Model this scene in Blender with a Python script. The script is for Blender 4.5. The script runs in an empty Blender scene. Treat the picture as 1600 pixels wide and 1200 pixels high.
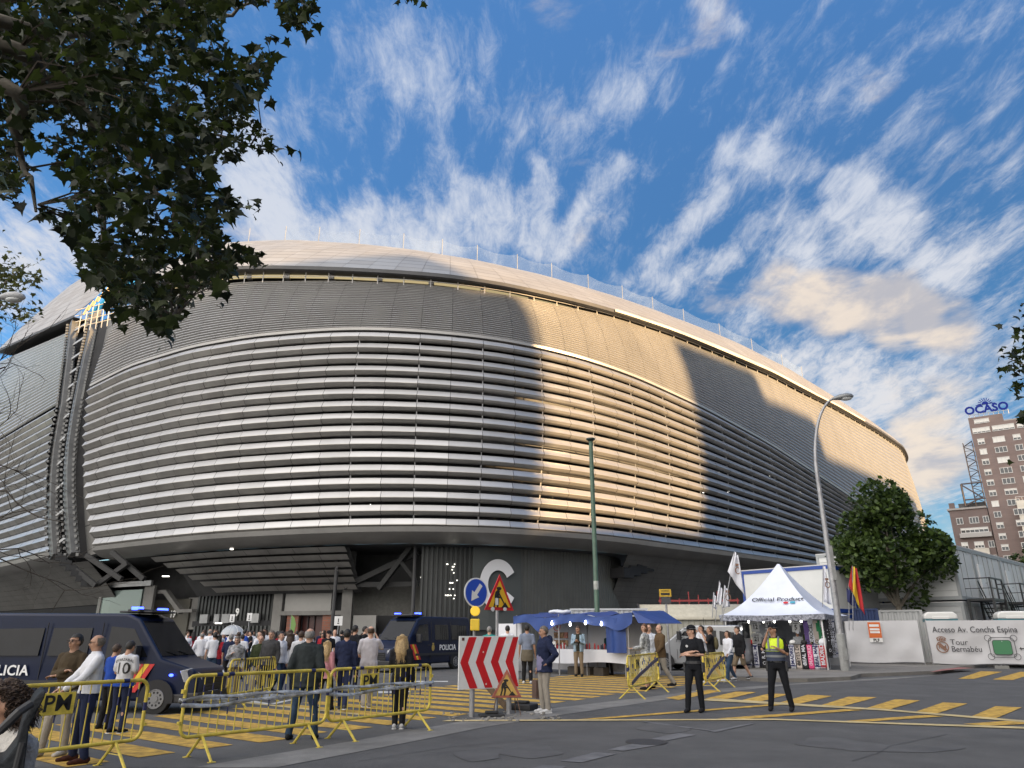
import bpy, bmesh, math, random
import numpy as np
from mathutils import Vector, Matrix
from mathutils.bvhtree import BVHTree
R = math.radians
random.seed(7); np.random.seed(7)
SC = bpy.context.scene
COL = SC.collection
# ------------------------------------------------------------------ camera
FPX = 1108.0; PITCH = math.atan(390/1108.0); CAMH = 1.62
CP, SP = math.cos(PITCH), math.sin(PITCH)
cam = bpy.data.cameras.new('camera'); cam.sensor_width = 36; cam.lens = 36*FPX/1600
cam.clip_start = 0.05; cam.clip_end = 6000
camo = bpy.data.objects.new('camera', cam); COL.objects.link(camo)
camo.location = (0, 0, CAMH); camo.rotation_euler = (math.pi/2+PITCH, 0, 0)
SC.camera = camo
# ------------------------------------------------------------------ light
SUN_AZ = math.atan2(0.80, -0.60)      # clockwise from +Y
SUN_EL = R(9.5)
SC.view_settings.view_transform = 'Standard'; SC.view_settings.look = 'None'
SC.view_settings.gamma = 1; SC.view_settings.exposure = 1.46
sd = Vector((math.sin(SUN_AZ)*math.cos(SUN_EL), math.cos(SUN_AZ)*math.cos(SUN_EL), math.sin(SUN_EL)))
sl = bpy.data.lights.new('sun', 'SUN'); sl.energy = 5.0; sl.angle = R(1.4); sl.color = (1.0, 0.66, 0.32)
so = bpy.data.objects.new('sun', sl); COL.objects.link(so)
so.rotation_euler = sd.to_track_quat('Z', 'Y').to_euler()
def pxdir(px, py):
    a, b = px-800, 600-py
    return Vector((a, FPX*CP-b*SP, b*CP+FPX*SP)).normalized()
def build_world():
    w = bpy.data.worlds.new('World'); SC.world = w; w.use_nodes = True
    nt = w.node_tree; N = nt.nodes; L = nt.links; N.clear()
    def nd(t, **k):
        n = N.new(t)
        for a, v in k.items(): setattr(n, a, v)
        return n
    def val(s, v):
        if hasattr(v, 'is_output'): L.new(v, s)
        else: s.default_value = v
    def mth(op, a, b=0.0, c=0.0, clamp=False):
        n = nd('ShaderNodeMath', operation=op); n.use_clamp = clamp
        val(n.inputs[0], a); val(n.inputs[1], b); val(n.inputs[2], c); return n.outputs[0]
    def rng(x, a, b, c=0.0, d=1.0):
        n = nd('ShaderNodeMapRange', interpolation_type='SMOOTHSTEP')
        val(n.inputs[0], x); n.inputs[1].default_value = a; n.inputs[2].default_value = b
        n.inputs[3].default_value = c; n.inputs[4].default_value = d; return n.outputs[0]
    def mix(f, a, b):
        n = nd('ShaderNodeMix', data_type='RGBA'); val(n.inputs[0], f); val(n.inputs[6], a); val(n.inputs[7], b); return n.outputs[2]
    def noise(v, sc, det, rough, dist=0.0):
        n = nd('ShaderNodeTexNoise'); L.new(v, n.inputs['Vector']); n.inputs['Scale'].default_value = sc
        n.inputs['Detail'].default_value = det; n.inputs['Roughness'].default_value = rough; n.inputs['Distortion'].default_value = dist
        return n.outputs['Fac']
    tc = nd('ShaderNodeTexCoord'); D = tc.outputs['Generated']
    sx = nd('ShaderNodeSeparateXYZ'); L.new(D, sx.inputs[0])
    X, Y, Z = sx.outputs
    zc = mth('ADD', mth('MAXIMUM', Z, 0.0), 0.10)
    cb = nd('ShaderNodeCombineXYZ'); L.new(mth('DIVIDE', X, zc), cb.inputs[0]); L.new(mth('DIVIDE', Y, zc), cb.inputs[1])
    P = cb.outputs[0]
    def mapping(v, rot, sc, loc=(0,0,0)):
        m = nd('ShaderNodeMapping'); L.new(v, m.inputs[0]); m.inputs[1].default_value = loc
        m.inputs[2].default_value = (0,0,rot); m.inputs[3].default_value = sc; return m.outputs[0]
    def blobs(lst):
        acc = None
        for px, py, deg, wt in lst:
            d = nd('ShaderNodeVectorMath', operation='DOT_PRODUCT'); L.new(D, d.inputs[0]); d.inputs[1].default_value = pxdir(px, py)
            g = rng(d.outputs['Value'], math.cos(R(deg)), 1.0, 0.0, wt)
            acc = g if acc is None else mth('ADD', acc, g)
        return acc
    sky = nd('ShaderNodeTexSky', sky_type='NISHITA'); sky.sun_disc = False; sky.sun_elevation = SUN_EL
    sky.sun_rotation = SUN_AZ; sky.altitude = 650; sky.air_density = 1.0; sky.dust_density = 0.4; sky.ozone_density = 3.0
    hs = nd('ShaderNodeHueSaturation'); hs.inputs['Saturation'].default_value = 1.12; hs.inputs['Value'].default_value = 1.0; hs.inputs['Hue'].default_value=0.5
    L.new(sky.outputs[0], hs.inputs['Color'])
    # deep blue overhead
    up = rng(Z, 0.25, 0.85)
    blue = mix(mth('MULTIPLY', up, 0.60), hs.outputs[0], (0.55, 1.50, 3.55, 1))
    # cirrus, streaked along a direction that runs away from the viewer
    wv = nd('ShaderNodeTexNoise'); L.new(P, wv.inputs['Vector']); wv.inputs['Scale'].default_value = 0.6; wv.inputs['Detail'].default_value = 2
    off = nd('ShaderNodeVectorMath', operation='SCALE'); L.new(wv.outputs['Color'], off.inputs[0]); off.inputs['Scale'].default_value = 0.42
    P2 = nd('ShaderNodeVectorMath', operation='ADD'); L.new(P, P2.inputs[0]); L.new(off.outputs[0], P2.inputs[1]); P2 = P2.outputs[0]
    st = noise(mapping(P2, R(24), (2.3, 0.62, 1), (3.1, 0.7, 0)), 3.0, 11, 0.62)
    st2 = noise(mapping(P2, R(-30), (2.3, 0.70, 1), (7.7, 2.3, 0)), 3.2, 11, 0.62)
    big = noise(mapping(P, 0, (1, 1, 1), (4.2, 1.9, 0)), 1.3, 4, 0.5)
    fine = noise(mapping(P2, R(-5), (4.0, 1.6, 1), (1.7, 5, 0)), 6.5, 9, 0.7, 0.4)
    sel = rng(X, -0.25, 0.35)
    stm = mth('ADD', mth('MULTIPLY', st2, mth('SUBTRACT', 1.0, sel)), mth('MULTIPLY', st, sel))
    tot = mth('ADD', mth('ADD', mth('MULTIPLY', stm, 0.48), mth('MULTIPLY', fine, 0.40)), mth('MULTIPLY', big, 0.12))
    # individual feathery plumes, laid out on a plane tangent to a fixed direction of the sky
    def dotc(v):
        n = nd('ShaderNodeVectorMath', operation='DOT_PRODUCT'); L.new(D, n.inputs[0]); n.inputs[1].default_value = v; return n.outputs['Value']
    fw = mth('MAXIMUM', dotc((0, CP, SP)), 0.05)
    cu = nd('ShaderNodeCombineXYZ'); L.new(mth('DIVIDE', dotc((1, 0, 0)), fw), cu.inputs[0]); L.new(mth('DIVIDE', dotc((0, -SP, CP)), fw), cu.inputs[1])
    wn = nd('ShaderNodeTexNoise'); L.new(cu.outputs[0], wn.inputs['Vector']); wn.inputs['Scale'].default_value = 9; wn.inputs['Detail'].default_value = 6; wn.inputs['Roughness'].default_value = .65
    ws = nd('ShaderNodeVectorMath', operation='SCALE'); L.new(wn.outputs['Color'], ws.inputs[0]); ws.inputs['Scale'].default_value = .075
    wp = nd('ShaderNodeVectorMath', operation='ADD'); L.new(cu.outputs[0], wp.inputs[0]); L.new(ws.outputs[0], wp.inputs[1])
    def vm(op, a, b):
        n = nd('ShaderNodeVectorMath', operation=op)
        for k, q in enumerate((a, b)):
            if hasattr(q, 'is_output'): L.new(q, n.inputs[k])
            elif q is not None: n.inputs[k].default_value = q
        return n
    cov = None
    for x0, y0, x1, y1, r, wt in [(838,395,852,255,30,1.0),(870,390,968,245,30,1.0),(985,450,1120,305,34,.9),(1060,450,1235,335,34,.95),(1180,430,1300,330,30,.6),(600,360,770,345,85,1.0),(440,370,400,240,110,1.1),(520,380,640,370,70,.8),(760,350,700,240,40,.7),(640,40,720,150,76,.65),(560,60,640,120,60,.4),(830,200,1000,120,60,.65),(900,200,990,160,34,.4),(1000,260,960,330,26,.4),(1150,240,1330,290,60,.85),(1330,290,1480,420,70,.7),(1180,240,1340,100,30,.5),(1345,150,1400,120,32,.55),(1400,200,1560,250,55,.4),(1270,400,1400,330,50,.6),(1500,430,1600,350,55,.7),(1480,560,1600,520,75,.8),(1240,560,1340,600,65,.8),(1350,620,1500,640,95,.8),(-100,440,160,370,110,1),(1100,0,1160,40,28,.6),(1440,50,1600,20,45,.35),(1160,500,1260,420,45,.6),(1560,150,1600,250,50,.35)]:
        a = Vector(((x0-800)/FPX+.037, (600-y0)/FPX+.037, .037)); b = Vector(((x1-800)/FPX+.037, (600-y1)/FPX+.037, .037)); ba = b-a
        pa = vm('SUBTRACT', wp.outputs[0], tuple(a)); h = mth('MULTIPLY', vm('DOT_PRODUCT', pa.outputs[0], tuple(ba)).outputs['Value'], 1/ba.length_squared, clamp=True)
        sc = vm('SCALE', tuple(ba), None); L.new(h, sc.inputs['Scale']); d = vm('LENGTH', vm('SUBTRACT', pa.outputs[0], sc.outputs[0]).outputs[0], None).outputs['Value']
        g = rng(d, r*1.25/FPX, 0.0, 0.0, wt); cov = g if cov is None else mth('ADD', cov, g)
    cov = mth('MULTIPLY', mth('MINIMUM', cov, 1.1), 0.36)
    hor = rng(Z, 0.02, 0.45, 0.07, 0.0)
    tot = mth('ADD', mth('MULTIPLY', tot, 2.3), -0.65)
    q = mth('ADD', mth('ADD', tot, cov), hor)
    a1 = mth('MULTIPLY', rng(q, 0.47, 1.08), 0.95)
    c1 = mix(rng(Z, 0.1, 0.75), (3.9, 3.85, 3.9, 1), (3.0, 3.3, 3.9, 1))
    s1 = mix(a1, blue, c1)
    # low warm cumulus on the right
    cn = noise(mapping(D, 0, (1.0, 1.0, 2.1)), 7.5, 9, 0.58, 0.3)
    cc = blobs([(1225,456,3.3,.38),(1310,470,3.7,.42),(1400,488,3.3,.42),(1475,498,2.8,.38),(1130,455,3,.16),(1395,438,2.5,.18),(1540,590,5,.16),(1420,585,5,.13),(1450,700,3.6,.24),(1480,765,4.5,.28),(1375,130,2.0,.2),(1130,20,3,.15),(860,45,3,.12),(930,370,2.5,.12)])
    a2 = rng(mth('ADD', cn, cc), 0.60, 0.98)
    dn = noise(mapping(D, 0, (1.0, 1.0, 2.1), (0.035, -0.02, 0.035)), 7.5, 6, 0.55, 0.3)
    lit = rng(mth('SUBTRACT', cn, dn), -0.09, 0.12)
    c2 = mix(lit, (2.7, 2.6, 2.7, 1), (4.5, 3.85, 3.2, 1))
    s2 = mix(mth('MULTIPLY', a2, 0.88), s1, c2)
    # broad glow added to the sky behind left of the viewer as fill light
    def lobe(v, a, b):
        d = nd('ShaderNodeVectorMath', operation='DOT_PRODUCT'); L.new(D, d.inputs[0]); d.inputs[1].default_value = Vector(v).normalized(); return rng(d.outputs['Value'], a, b)
    bk = mth('MULTIPLY', lobe((-.55, -.65, .50), 0.20, 0.95), rng(Z, -0.05, 0.2, 0.3, 1.0))
    s3 = mix(bk, s2, (15.0, 14.2, 13.4, 1))
    bg = nd('ShaderNodeBackground'); L.new(s3, bg.inputs[0]); bg.inputs[1].default_value = 0.076
    out = nd('ShaderNodeOutputWorld'); L.new(bg.outputs[0], out.inputs[0])
build_world()
# ------------------------------------------------------------------ pixel helpers (photo pixels, 1600x1200)
def ray(px, py):
    a, b = px-800.0, 600.0-py
    return a, FPX*CP-b*SP, b*CP+FPX*SP
def G(px, py, z=0.0):
    a, y, zz = ray(px, py); t = (z-CAMH)/zz; return Vector((a*t, y*t, z))
def AT(px, py, D):
    a, y, z = ray(px, py); t = D/y; return Vector((a*t, D, CAMH+z*t))
def proj(X, Y, Z):
    c = Y*CP+(Z-CAMH)*SP; u = -Y*SP+(Z-CAMH)*CP
    return 800+FPX*X/c, 600-FPX*u/c
# ------------------------------------------------------------------ materials
MATS = {}
def M(name, col=(.5,.5,.5), rough=.6, metal=0.0, var=0.0, scale=4.0, bump=0.0, bscale=40.0, emit=None, es=1.0, alpha=1.0, trans=0.0, spec=None, coat=0.0, var2=None, stretch=(1,1,1), sss=0.0):
    if name in MATS: return MATS[name]
    m = bpy.data.materials.new(name); m.use_nodes = True; MATS[name] = m
    nt = m.node_tree; b = nt.nodes['Principled BSDF']; L = nt.links
    c = (*col, 1); b.inputs['Base Color'].default_value = c; b.inputs['Roughness'].default_value = rough
    b.inputs['Metallic'].default_value = metal; b.inputs['Alpha'].default_value = alpha
    b.inputs['Transmission Weight'].default_value = trans; b.inputs['Coat Weight'].default_value = coat
    if spec is not None: b.inputs['Specular IOR Level'].default_value = spec
    if emit: b.inputs['Emission Color'].default_value = (*emit, 1); b.inputs['Emission Strength'].default_value = es
    if var or bump:
        tc = nt.nodes.new('ShaderNodeTexCoord'); mp = nt.nodes.new('ShaderNodeMapping'); mp.inputs[3].default_value = stretch
        L.new(tc.outputs['Object'], mp.inputs[0])
    if var:
        n = nt.nodes.new('ShaderNodeTexNoise'); n.inputs['Scale'].default_value = scale; n.inputs['Detail'].default_value = 6; n.inputs['Roughness'].default_value = .65
        L.new(mp.outputs[0], n.inputs['Vector'])
        rp = nt.nodes.new('ShaderNodeValToRGB'); rp.color_ramp.elements[0].position = .32; rp.color_ramp.elements[1].position = .70
        lo = tuple(max(0, v*(1-var)) for v in col); hi = var2 or tuple(min(1, v*(1+var)) for v in col)
        rp.color_ramp.elements[0].color = (*lo, 1); rp.color_ramp.elements[1].color = (*hi, 1)
        L.new(n.outputs['Fac'], rp.inputs[0]); L.new(rp.outputs[0], b.inputs['Base Color'])
        mr = nt.nodes.new('ShaderNodeMapRange'); mr.inputs[3].default_value = max(.02, rough-.12*min(1,var*2)); mr.inputs[4].default_value = min(1, rough+.12*min(1,var*2))
        L.new(n.outputs['Fac'], mr.inputs[0]); L.new(mr.outputs[0], b.inputs['Roughness'])
    if bump:
        n2 = nt.nodes.new('ShaderNodeTexNoise'); n2.inputs['Scale'].default_value = bscale; n2.inputs['Detail'].default_value = 4
        L.new(mp.outputs[0], n2.inputs['Vector'])
        bp = nt.nodes.new('ShaderNodeBump'); bp.inputs['Strength'].default_value = bump; bp.inputs['Distance'].default_value = .02
        L.new(n2.outputs['Fac'], bp.inputs['Height']); L.new(bp.outputs[0], b.inputs['Normal'])
    return m
def brick_mat(name, c1, c2, mortar, scale=1.0, bw=.5, rh=.25, msize=.02, rough=.85, metal=0.0, axis='XZ'):
    if name in MATS: return MATS[name]
    m = bpy.data.materials.new(name); m.use_nodes = True; MATS[name] = m
    nt = m.node_tree; b = nt.nodes['Principled BSDF']; L = nt.links
    tc = nt.nodes.new('ShaderNodeTexCoord'); sp = nt.nodes.new('ShaderNodeSeparateXYZ'); L.new(tc.outputs['Object'], sp.inputs[0])
    ad = nt.nodes.new('ShaderNodeMath'); L.new(sp.outputs[0], ad.inputs[0]); L.new(sp.outputs[1], ad.inputs[1])
    cb = nt.nodes.new('ShaderNodeCombineXYZ'); L.new(ad.outputs[0], cb.inputs[0]); L.new(sp.outputs[2], cb.inputs[1])
    t = nt.nodes.new('ShaderNodeTexBrick'); L.new(cb.outputs[0], t.inputs['Vector'])
    t.inputs['Color1'].default_value = (*c1,1); t.inputs['Color2'].default_value = (*c2,1); t.inputs['Mortar'].default_value = (*mortar,1)
    t.inputs['Scale'].default_value = scale; t.inputs['Brick Width'].default_value = bw; t.inputs['Row Height'].default_value = rh; t.inputs['Mortar Size'].default_value = msize
    n = nt.nodes.new('ShaderNodeTexNoise'); n.inputs['Scale'].default_value = .35; n.inputs['Detail'].default_value = 7; L.new(tc.outputs['Object'], n.inputs['Vector'])
    mr = nt.nodes.new('ShaderNodeMapRange'); mr.inputs[3].default_value = .75; mr.inputs[4].default_value = 1.25; L.new(n.outputs['Fac'], mr.inputs[0])
    mx = nt.nodes.new('ShaderNodeMix'); mx.data_type = 'RGBA'; mx.blend_type = 'MULTIPLY'; mx.inputs[0].default_value = 1
    L.new(t.outputs['Color'], mx.inputs[6]); L.new(mr.outputs[0], mx.inputs[7]); L.new(mx.outputs[2], b.inputs['Base Color'])
    b.inputs['Roughness'].default_value = rough; b.inputs['Metallic'].default_value = metal
    return m
# ------------------------------------------------------------------ objects
def tag(o, label=None, cat=None, group=None, kind=None):
    if label: o['label'] = label
    if cat: o['category'] = cat
    if group: o['group'] = group
    if kind: o['kind'] = kind
    return o
def thing(name, label, cat, loc=(0,0,0), rz=0.0, group=None):
    o = bpy.data.objects.new(name, None); COL.objects.link(o); o.empty_display_size = .1
    o.location = loc; o.rotation_euler = (0, 0, rz); return tag(o, label, cat, group)
def dup(root, loc=None, rz=None, label=None, group=None):
    r = root.copy(); COL.objects.link(r)
    if loc is not None: r.location = loc
    if rz is not None: r.rotation_euler = (0, 0, rz)
    if label: r['label'] = label
    if group: r['group'] = group
    def rec(a, b):
        for ch in list(a.children):
            c = ch.copy(); COL.objects.link(c); c.parent = b; rec(ch, c)
    rec(root, r); return r
class MB:
    def __init__(s, off=(0,0,0)): s.v = []; s.f = []; s.m = []; s.mats = []; s.cur = 0; s.off = Vector(off)
    def mat(s, m):
        if m not in s.mats: s.mats.append(m)
        s.cur = s.mats.index(m); return s
    def add(s, vs, fs):
        b = len(s.v); s.v += [tuple(Vector(p)-s.off) for p in vs]
        for f in fs: s.f.append(tuple(b+i for i in f)); s.m.append(s.cur)
        return s
    def quad(s, a, b, c, d): return s.add([a,b,c,d], [(0,1,2,3)])
    def poly(s, pts): return s.add(pts, [tuple(range(len(pts)))])
    def box(s, c, d, rz=0.0, rot=None):
        m = rot if rot is not None else Matrix.Rotation(rz, 3, 'Z'); c = Vector(c); h = [x/2 for x in d]
        vs = [c+m@Vector((sx*h[0], sy*h[1], sz*h[2])) for sx,sy,sz in ((-1,-1,-1),(1,-1,-1),(1,1,-1),(-1,1,-1),(-1,-1,1),(1,-1,1),(1,1,1),(-1,1,1))]
        return s.add(vs, [(0,3,2,1),(4,5,6,7),(0,1,5,4),(1,2,6,5),(2,3,7,6),(3,0,4,7)])
    def beam(s, a, b, w, h, up=(0,0,1)):
        a, b = Vector(a), Vector(b); d = (b-a); L = d.length
        if L < 1e-6: return s
        d = d/L; u = Vector(up); 
        if abs(d.dot(u)) > .98: u = Vector((1,0,0))
        x = d.cross(u).normalized(); z = x.cross(d)
        return s.box((a+b)/2, (w, L, h), rot=Matrix((x, d, z)).transposed())
    def tube(s, pts, r, n=8, cap=True, closed=False):
        pts = [Vector(p) for p in pts]; k = len(pts); rs = r if isinstance(r, (list,tuple)) else [r]*k
        ring = []; up = None
        for i, p in enumerate(pts):
            if closed: d = pts[(i+1)%k]-pts[i-1]
            else: d = pts[min(i+1,k-1)]-pts[max(i-1,0)]
            d.normalize()
            if up is None:
                up = Vector((0,0,1)) if abs(d.z) < .9 else Vector((0,1,0))
            x = d.cross(up)
            if x.length < 1e-4: x = d.cross(Vector((1,0,0)))
            x.normalize(); y = x.cross(d).normalized(); up = y
            ring.append([p+(x*math.cos(2*math.pi*j/n)+y*math.sin(2*math.pi*j/n))*rs[i] for j in range(n)])
        vs = [q for rg in ring for q in rg]; fs = []
        for i in range(k if closed else k-1):
            i2 = (i+1)%k
            for j in range(n): fs.append((i*n+j, i*n+(j+1)%n, i2*n+(j+1)%n, i2*n+j))
        if cap and not closed: fs.append(tuple(range(n))[::-1]); fs.append(tuple((k-1)*n+j for j in range(n)))
        return s.add(vs, fs)
    def cyl(s, a, b, r, n=16, r2=None): return s.tube([a, b], [r, r if r2 is None else r2], n)
    def ell(s, c, r, n=12, m=8, rot=None):
        c = Vector(c); vs = []; fs = []
        for i in range(1, m):
            t = math.pi*i/m
            for j in range(n):
                a = 2*math.pi*j/n; p = Vector((r[0]*math.sin(t)*math.cos(a), r[1]*math.sin(t)*math.sin(a), r[2]*math.cos(t)))
                vs.append(c+(rot@p if rot else p))
        for i in range(m-2):
            for j in range(n): fs.append((i*n+j, (i+1)*n+j, (i+1)*n+(j+1)%n, i*n+(j+1)%n))
        T = Vector((0,0,r[2])); vs += [c+(rot@T if rot else T), c-(rot@T if rot else T)]; a = len(vs)-2
        for j in range(n): fs.append((a, j, (j+1)%n)); fs.append((a+1, (m-2)*n+(j+1)%n, (m-2)*n+j))
        return s.add(vs, fs)
    def prism(s, pts, ext):
        e = Vector(ext); n = len(pts); pts = [Vector(p) for p in pts]
        vs = pts+[p+e for p in pts]
        return s.add(vs, [tuple(range(n))[::-1], tuple(range(n, 2*n))]+[(i, (i+1)%n, n+(i+1)%n, n+i) for i in range(n)])
    def grid(s, rows):
        n = len(rows[0]); vs = [p for r in rows for p in r]
        return s.add(vs, [(i*n+j, i*n+j+1, (i+1)*n+j+1, (i+1)*n+j) for i in range(len(rows)-1) for j in range(n-1)])
    def text(s, txt, size, O, U, V, depth=.004, bold=0.0, align='CENTER', xs=1.0, spacing=1.0):
        O, U, V = Vector(O), Vector(U).normalized(), Vector(V).normalized(); W = U.cross(V)
        vs, fs = text_geo(txt, depth, bold, align, spacing)
        k = size
        return s.add([O+U*(x*k*xs)+V*(y*k)+W*(z) for x,y,z in vs], fs)
    def build(s, name, m=None, parent=None, smooth=None, bevel=0.0, seg=2, solid=0.0):
        me = bpy.data.meshes.new(name); me.from_pydata(s.v, [], s.f)
        mats = s.mats or [m]
        for q in mats: me.materials.append(q)
        if s.mats and any(s.m): me.polygons.foreach_set('material_index', s.m)
        me.update()
        if smooth is not None:
            me.polygons.foreach_set('use_smooth', [True]*len(me.polygons)); me.set_sharp_from_angle(angle=R(smooth))
        o = bpy.data.objects.new(name, me); COL.objects.link(o)
        if parent is not None: o.parent = parent
        if solid:
            q = o.modifiers.new('thickness', 'SOLIDIFY'); q.thickness = solid; q.offset = 0
        if bevel:
            q = o.modifiers.new('bevel', 'BEVEL'); q.width = bevel; q.segments = seg; q.limit_method = 'ANGLE'; q.angle_limit = R(40)
        return o
_tg = {}
def text_geo(txt, depth, bold, align, spacing):
    k = (txt, depth, bold, align, spacing)
    if k in _tg: return _tg[k]
    c = bpy.data.curves.new('t', 'FONT'); c.body = txt; c.size = 1; c.extrude = depth; c.offset = bold; c.align_x = align; c.align_y = 'CENTER'; c.resolution_u = 3
    c.space_character = spacing
    o = bpy.data.objects.new('t', c); COL.objects.link(o)
    me = bpy.data.meshes.new_from_object(o.evaluated_get(bpy.context.evaluated_depsgraph_get()))
    r = ([tuple(v.co) for v in me.vertices], [tuple(p.vertices) for p in me.polygons])
    bpy.data.objects.remove(o); bpy.data.curves.remove(c); bpy.data.meshes.remove(me)
    _tg[k] = r; return r
def crom(pts, n):
    """Catmull-Rom through 2D points, n samples per span, returned as array"""
    p = np.array([2*np.array(pts[0])-np.array(pts[1])]+list(map(np.array, pts))+[2*np.array(pts[-1])-np.array(pts[-2])], float)
    out = []
    for i in range(1, len(p)-2):
        for k in range(n):
            t = k/n
            out.append(.5*((2*p[i])+(-p[i-1]+p[i+1])*t+(2*p[i-1]-5*p[i]+4*p[i+1]-p[i+2])*t*t+(-p[i-1]+3*p[i]-3*p[i+1]+p[i+2])*t**3))
    out.append(p[-2]); return np.array(out)
# ================================================================== ground
asphalt = M('asphalt_dark', (.084,.083,.083), .9, var=.22, scale=.9, bump=1.0, bscale=70)
MB().quad((-1500,-800,0),(1500,-800,0),(1500,2500,0),(-1500,2500,0)).build('ground', asphalt)
tag(bpy.data.objects['ground'], kind='structure')
# ================================================================== stadium
SO = Vector((0, 62, 0))
stad = thing('stadium', 'huge rounded grey metal stadium wrapped in curved louvres, big white C at its entrance', 'stadium', SO)
ZB = 9.4
Brow = [(85,867),(115,864),(150,860),(300,844),(420,836.5),(540,831.5),(650,830),(760,832),(850,837),(950,845),(1040,856),(1120,866),(1200,876.5),(1290,888)]
plan = [(-110,150),(-96,122),(-80,105)]
plan += [(-61,88.5)]
for x, y in Brow:
    if x in (115,): continue
    a, yy, zz = ray(x, y); t = (ZB-CAMH)/zz; plan.append((a*t, yy*t))
plan += [(62,116),(79,138),(85.5,151),(87,165),(83,180),(70,194),(50,204)]
PL = crom(plan, 24)
for _ in range(60): PL[1:-1] = .25*PL[:-2]+.5*PL[1:-1]+.25*PL[2:]
SL = np.concatenate([[0], np.cumsum(np.linalg.norm(np.diff(PL, axis=0), axis=1))])
SMAX = SL[-1]
def plan_at(s):
    s = np.asarray(s, float); x = np.interp(s, SL, PL[:,0]); y = np.interp(s, SL, PL[:,1])
    e = 1.2
    tx = np.interp(s+e, SL, PL[:,0])-np.interp(s-e, SL, PL[:,0]); ty = np.interp(s+e, SL, PL[:,1])-np.interp(s-e, SL, PL[:,1])
    l = np.hypot(tx, ty)+1e-9
    return x, y, ty/l, -tx/l          # outward normal
SS = np.linspace(0, SMAX, 500)
def solve_row(row, off, lim=None):
    rx = np.array([p[0] for p in row], float); ry = np.array([p[1] for p in row], float)
    x, y, nx, ny = plan_at(SS); o = np.interp(SS, *off) if isinstance(off, tuple) else off
    X = x+nx*o; Yy = y+ny*o
    lo = np.full(len(SS), -5.0); hi = np.full(len(SS), 90.0)
    for _ in range(50):
        mid = (lo+hi)/2; px, py = proj(X, Yy, mid)
        t = py-np.interp(px, rx, ry)          # >0: too low
        lo = np.where(t > 0, mid, lo); hi = np.where(t > 0, hi, mid)
    z = (lo+hi)/2
    px, py = proj(X, Yy, z)
    ok = (px >= rx[0]) & (px <= rx[-1]) & (SS < s_far)
    i0, i1 = np.where(ok)[0][[0,-1]]; z[:i0] = z[i0]; z[i1:] = z[i1]
    for _ in range(14): z[1:-1] = .25*z[:-2]+.5*z[1:-1]+.25*z[2:]
    return z, o
# arc length where the plan passes a photo column at the bottom edge
_x, _y, _a, _b = plan_at(SS); _px, _ = proj(_x, _y, np.full(len(SS), ZB))
imax = int(np.argmax(_px)); s_far = SS[imax]
def S_at(px, z=None, o=0.0):
    X, Y, nx, ny = plan_at(SS[:imax]); q, _ = proj(X+nx*o, Y+ny*o, np.full(imax, ZB if z is None else z)); return float(np.interp(px, q, SS[:imax]))
rowM = [(-200,775),(-60,718),(0,688),(40,664),(85,638),(140,607),(200,575),(300,545),(400,528),(500,519.5),(560,517.5),(650,521),(750,530),(850,547),(920,566),(1000,594),(1100,640),(1200,694),(1320,772),(1380,815),(1420,850)]
rowT = [(-200,700),(0,565),(105,520),(150,500),(190,482),(230,464),(300,450),(369,441),(512,438.5),(650,444),(701,449),(817,465),(960,496),(1050,526),(1136,562),(1200,588),(1245,612),(1297,637),(1367,676),(1406,702),(1425,740)]
rowR0 = [(-200,670),(0,545),(120,490),(170,468),(230,440),(300,423),(369,415.5),(419,414.5),(512,416.5),(600,421),(700,428),(800,444),(885,463),(960,483),(1042,510),(1132,545),(1200,575),(1266,610),(1301,631),(1367,671),(1406,699),(1425,735)]
rowR1 = [(-200,640),(0,523),(60,478),(130,433),(200,402),(280,386),(370,377.5),(450,374.5),(560,380.5),(640,389.5),(750,407.5),(850,430),(960,462),(1050,493.5),(1150,534),(1230,575),(1290,612),(1330,639),(1400,690),(1425,728)]
s1250, s1290 = S_at(1250), S_at(1290)
offT = -1.0; offM = 1.0; offR0 = -.2
zM, oM = solve_row(rowM, offM); zT, oT = solve_row(rowT, offT); zR0, oR0 = solve_row(rowR0, offR0)
offR1 = ([0, s1250-8, s1250+14, SMAX], [-9, -9, -4.0, -4.0])
zR1, oR1 = solve_row(rowR1, offR1)
zR0 = np.maximum(zR0, zT+.5); zR1 = np.maximum(zR1, zR0+.8)
def FP(s, o, z):
    x, y, nx, ny = plan_at(s); return Vector((float(x+nx*o), float(y+ny*o), float(z)))
def zi(arr, s): return float(np.interp(s, SS, arr))
sA_B, sA_M, sA_T = S_at(149, ZB), None, None
def s_px(px, zarr, o):   # arc length where row passes column px
    X, Y, nx, ny = plan_at(SS[:imax]); q, _ = proj(X+nx*o, Y+ny*o, zarr[:imax]); return float(np.interp(px, q, SS[:imax]))
sA_M = s_px(141, zM, offM); sA_T = s_px(192, zT, offT); sA_R = s_px(215, zR0, offR0)
sW_B, sW_M, sW_T = S_at(93, ZB), s_px(90, zM, offM), s_px(118, zT, offT)
alum = M('brushed_aluminium', (.36,.343,.315), .36, .55, var=.16, scale=.35)
alum_l = M('skylit_lip_aluminium', (.41,.41,.415), .36, .65, var=.08, scale=.25)  # louvre lips coloured brighter than the faces for the sky light they catch
alum_f = M('aluminium_slat', (.34,.33,.315), .42, .40, var=.10, scale=.3)
alum_r = M('roof_aluminium', (.29,.285,.28), .5, .35, var=.08, scale=.2)
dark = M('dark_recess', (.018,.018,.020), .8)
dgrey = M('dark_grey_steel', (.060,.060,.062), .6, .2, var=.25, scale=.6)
mgrey = M('mid_grey_concrete', (.17,.165,.155), .8, var=.2, scale=.5)
steel = M('galvanised_steel', (.30,.30,.30), .5, .5, var=.2, scale=1)
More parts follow.
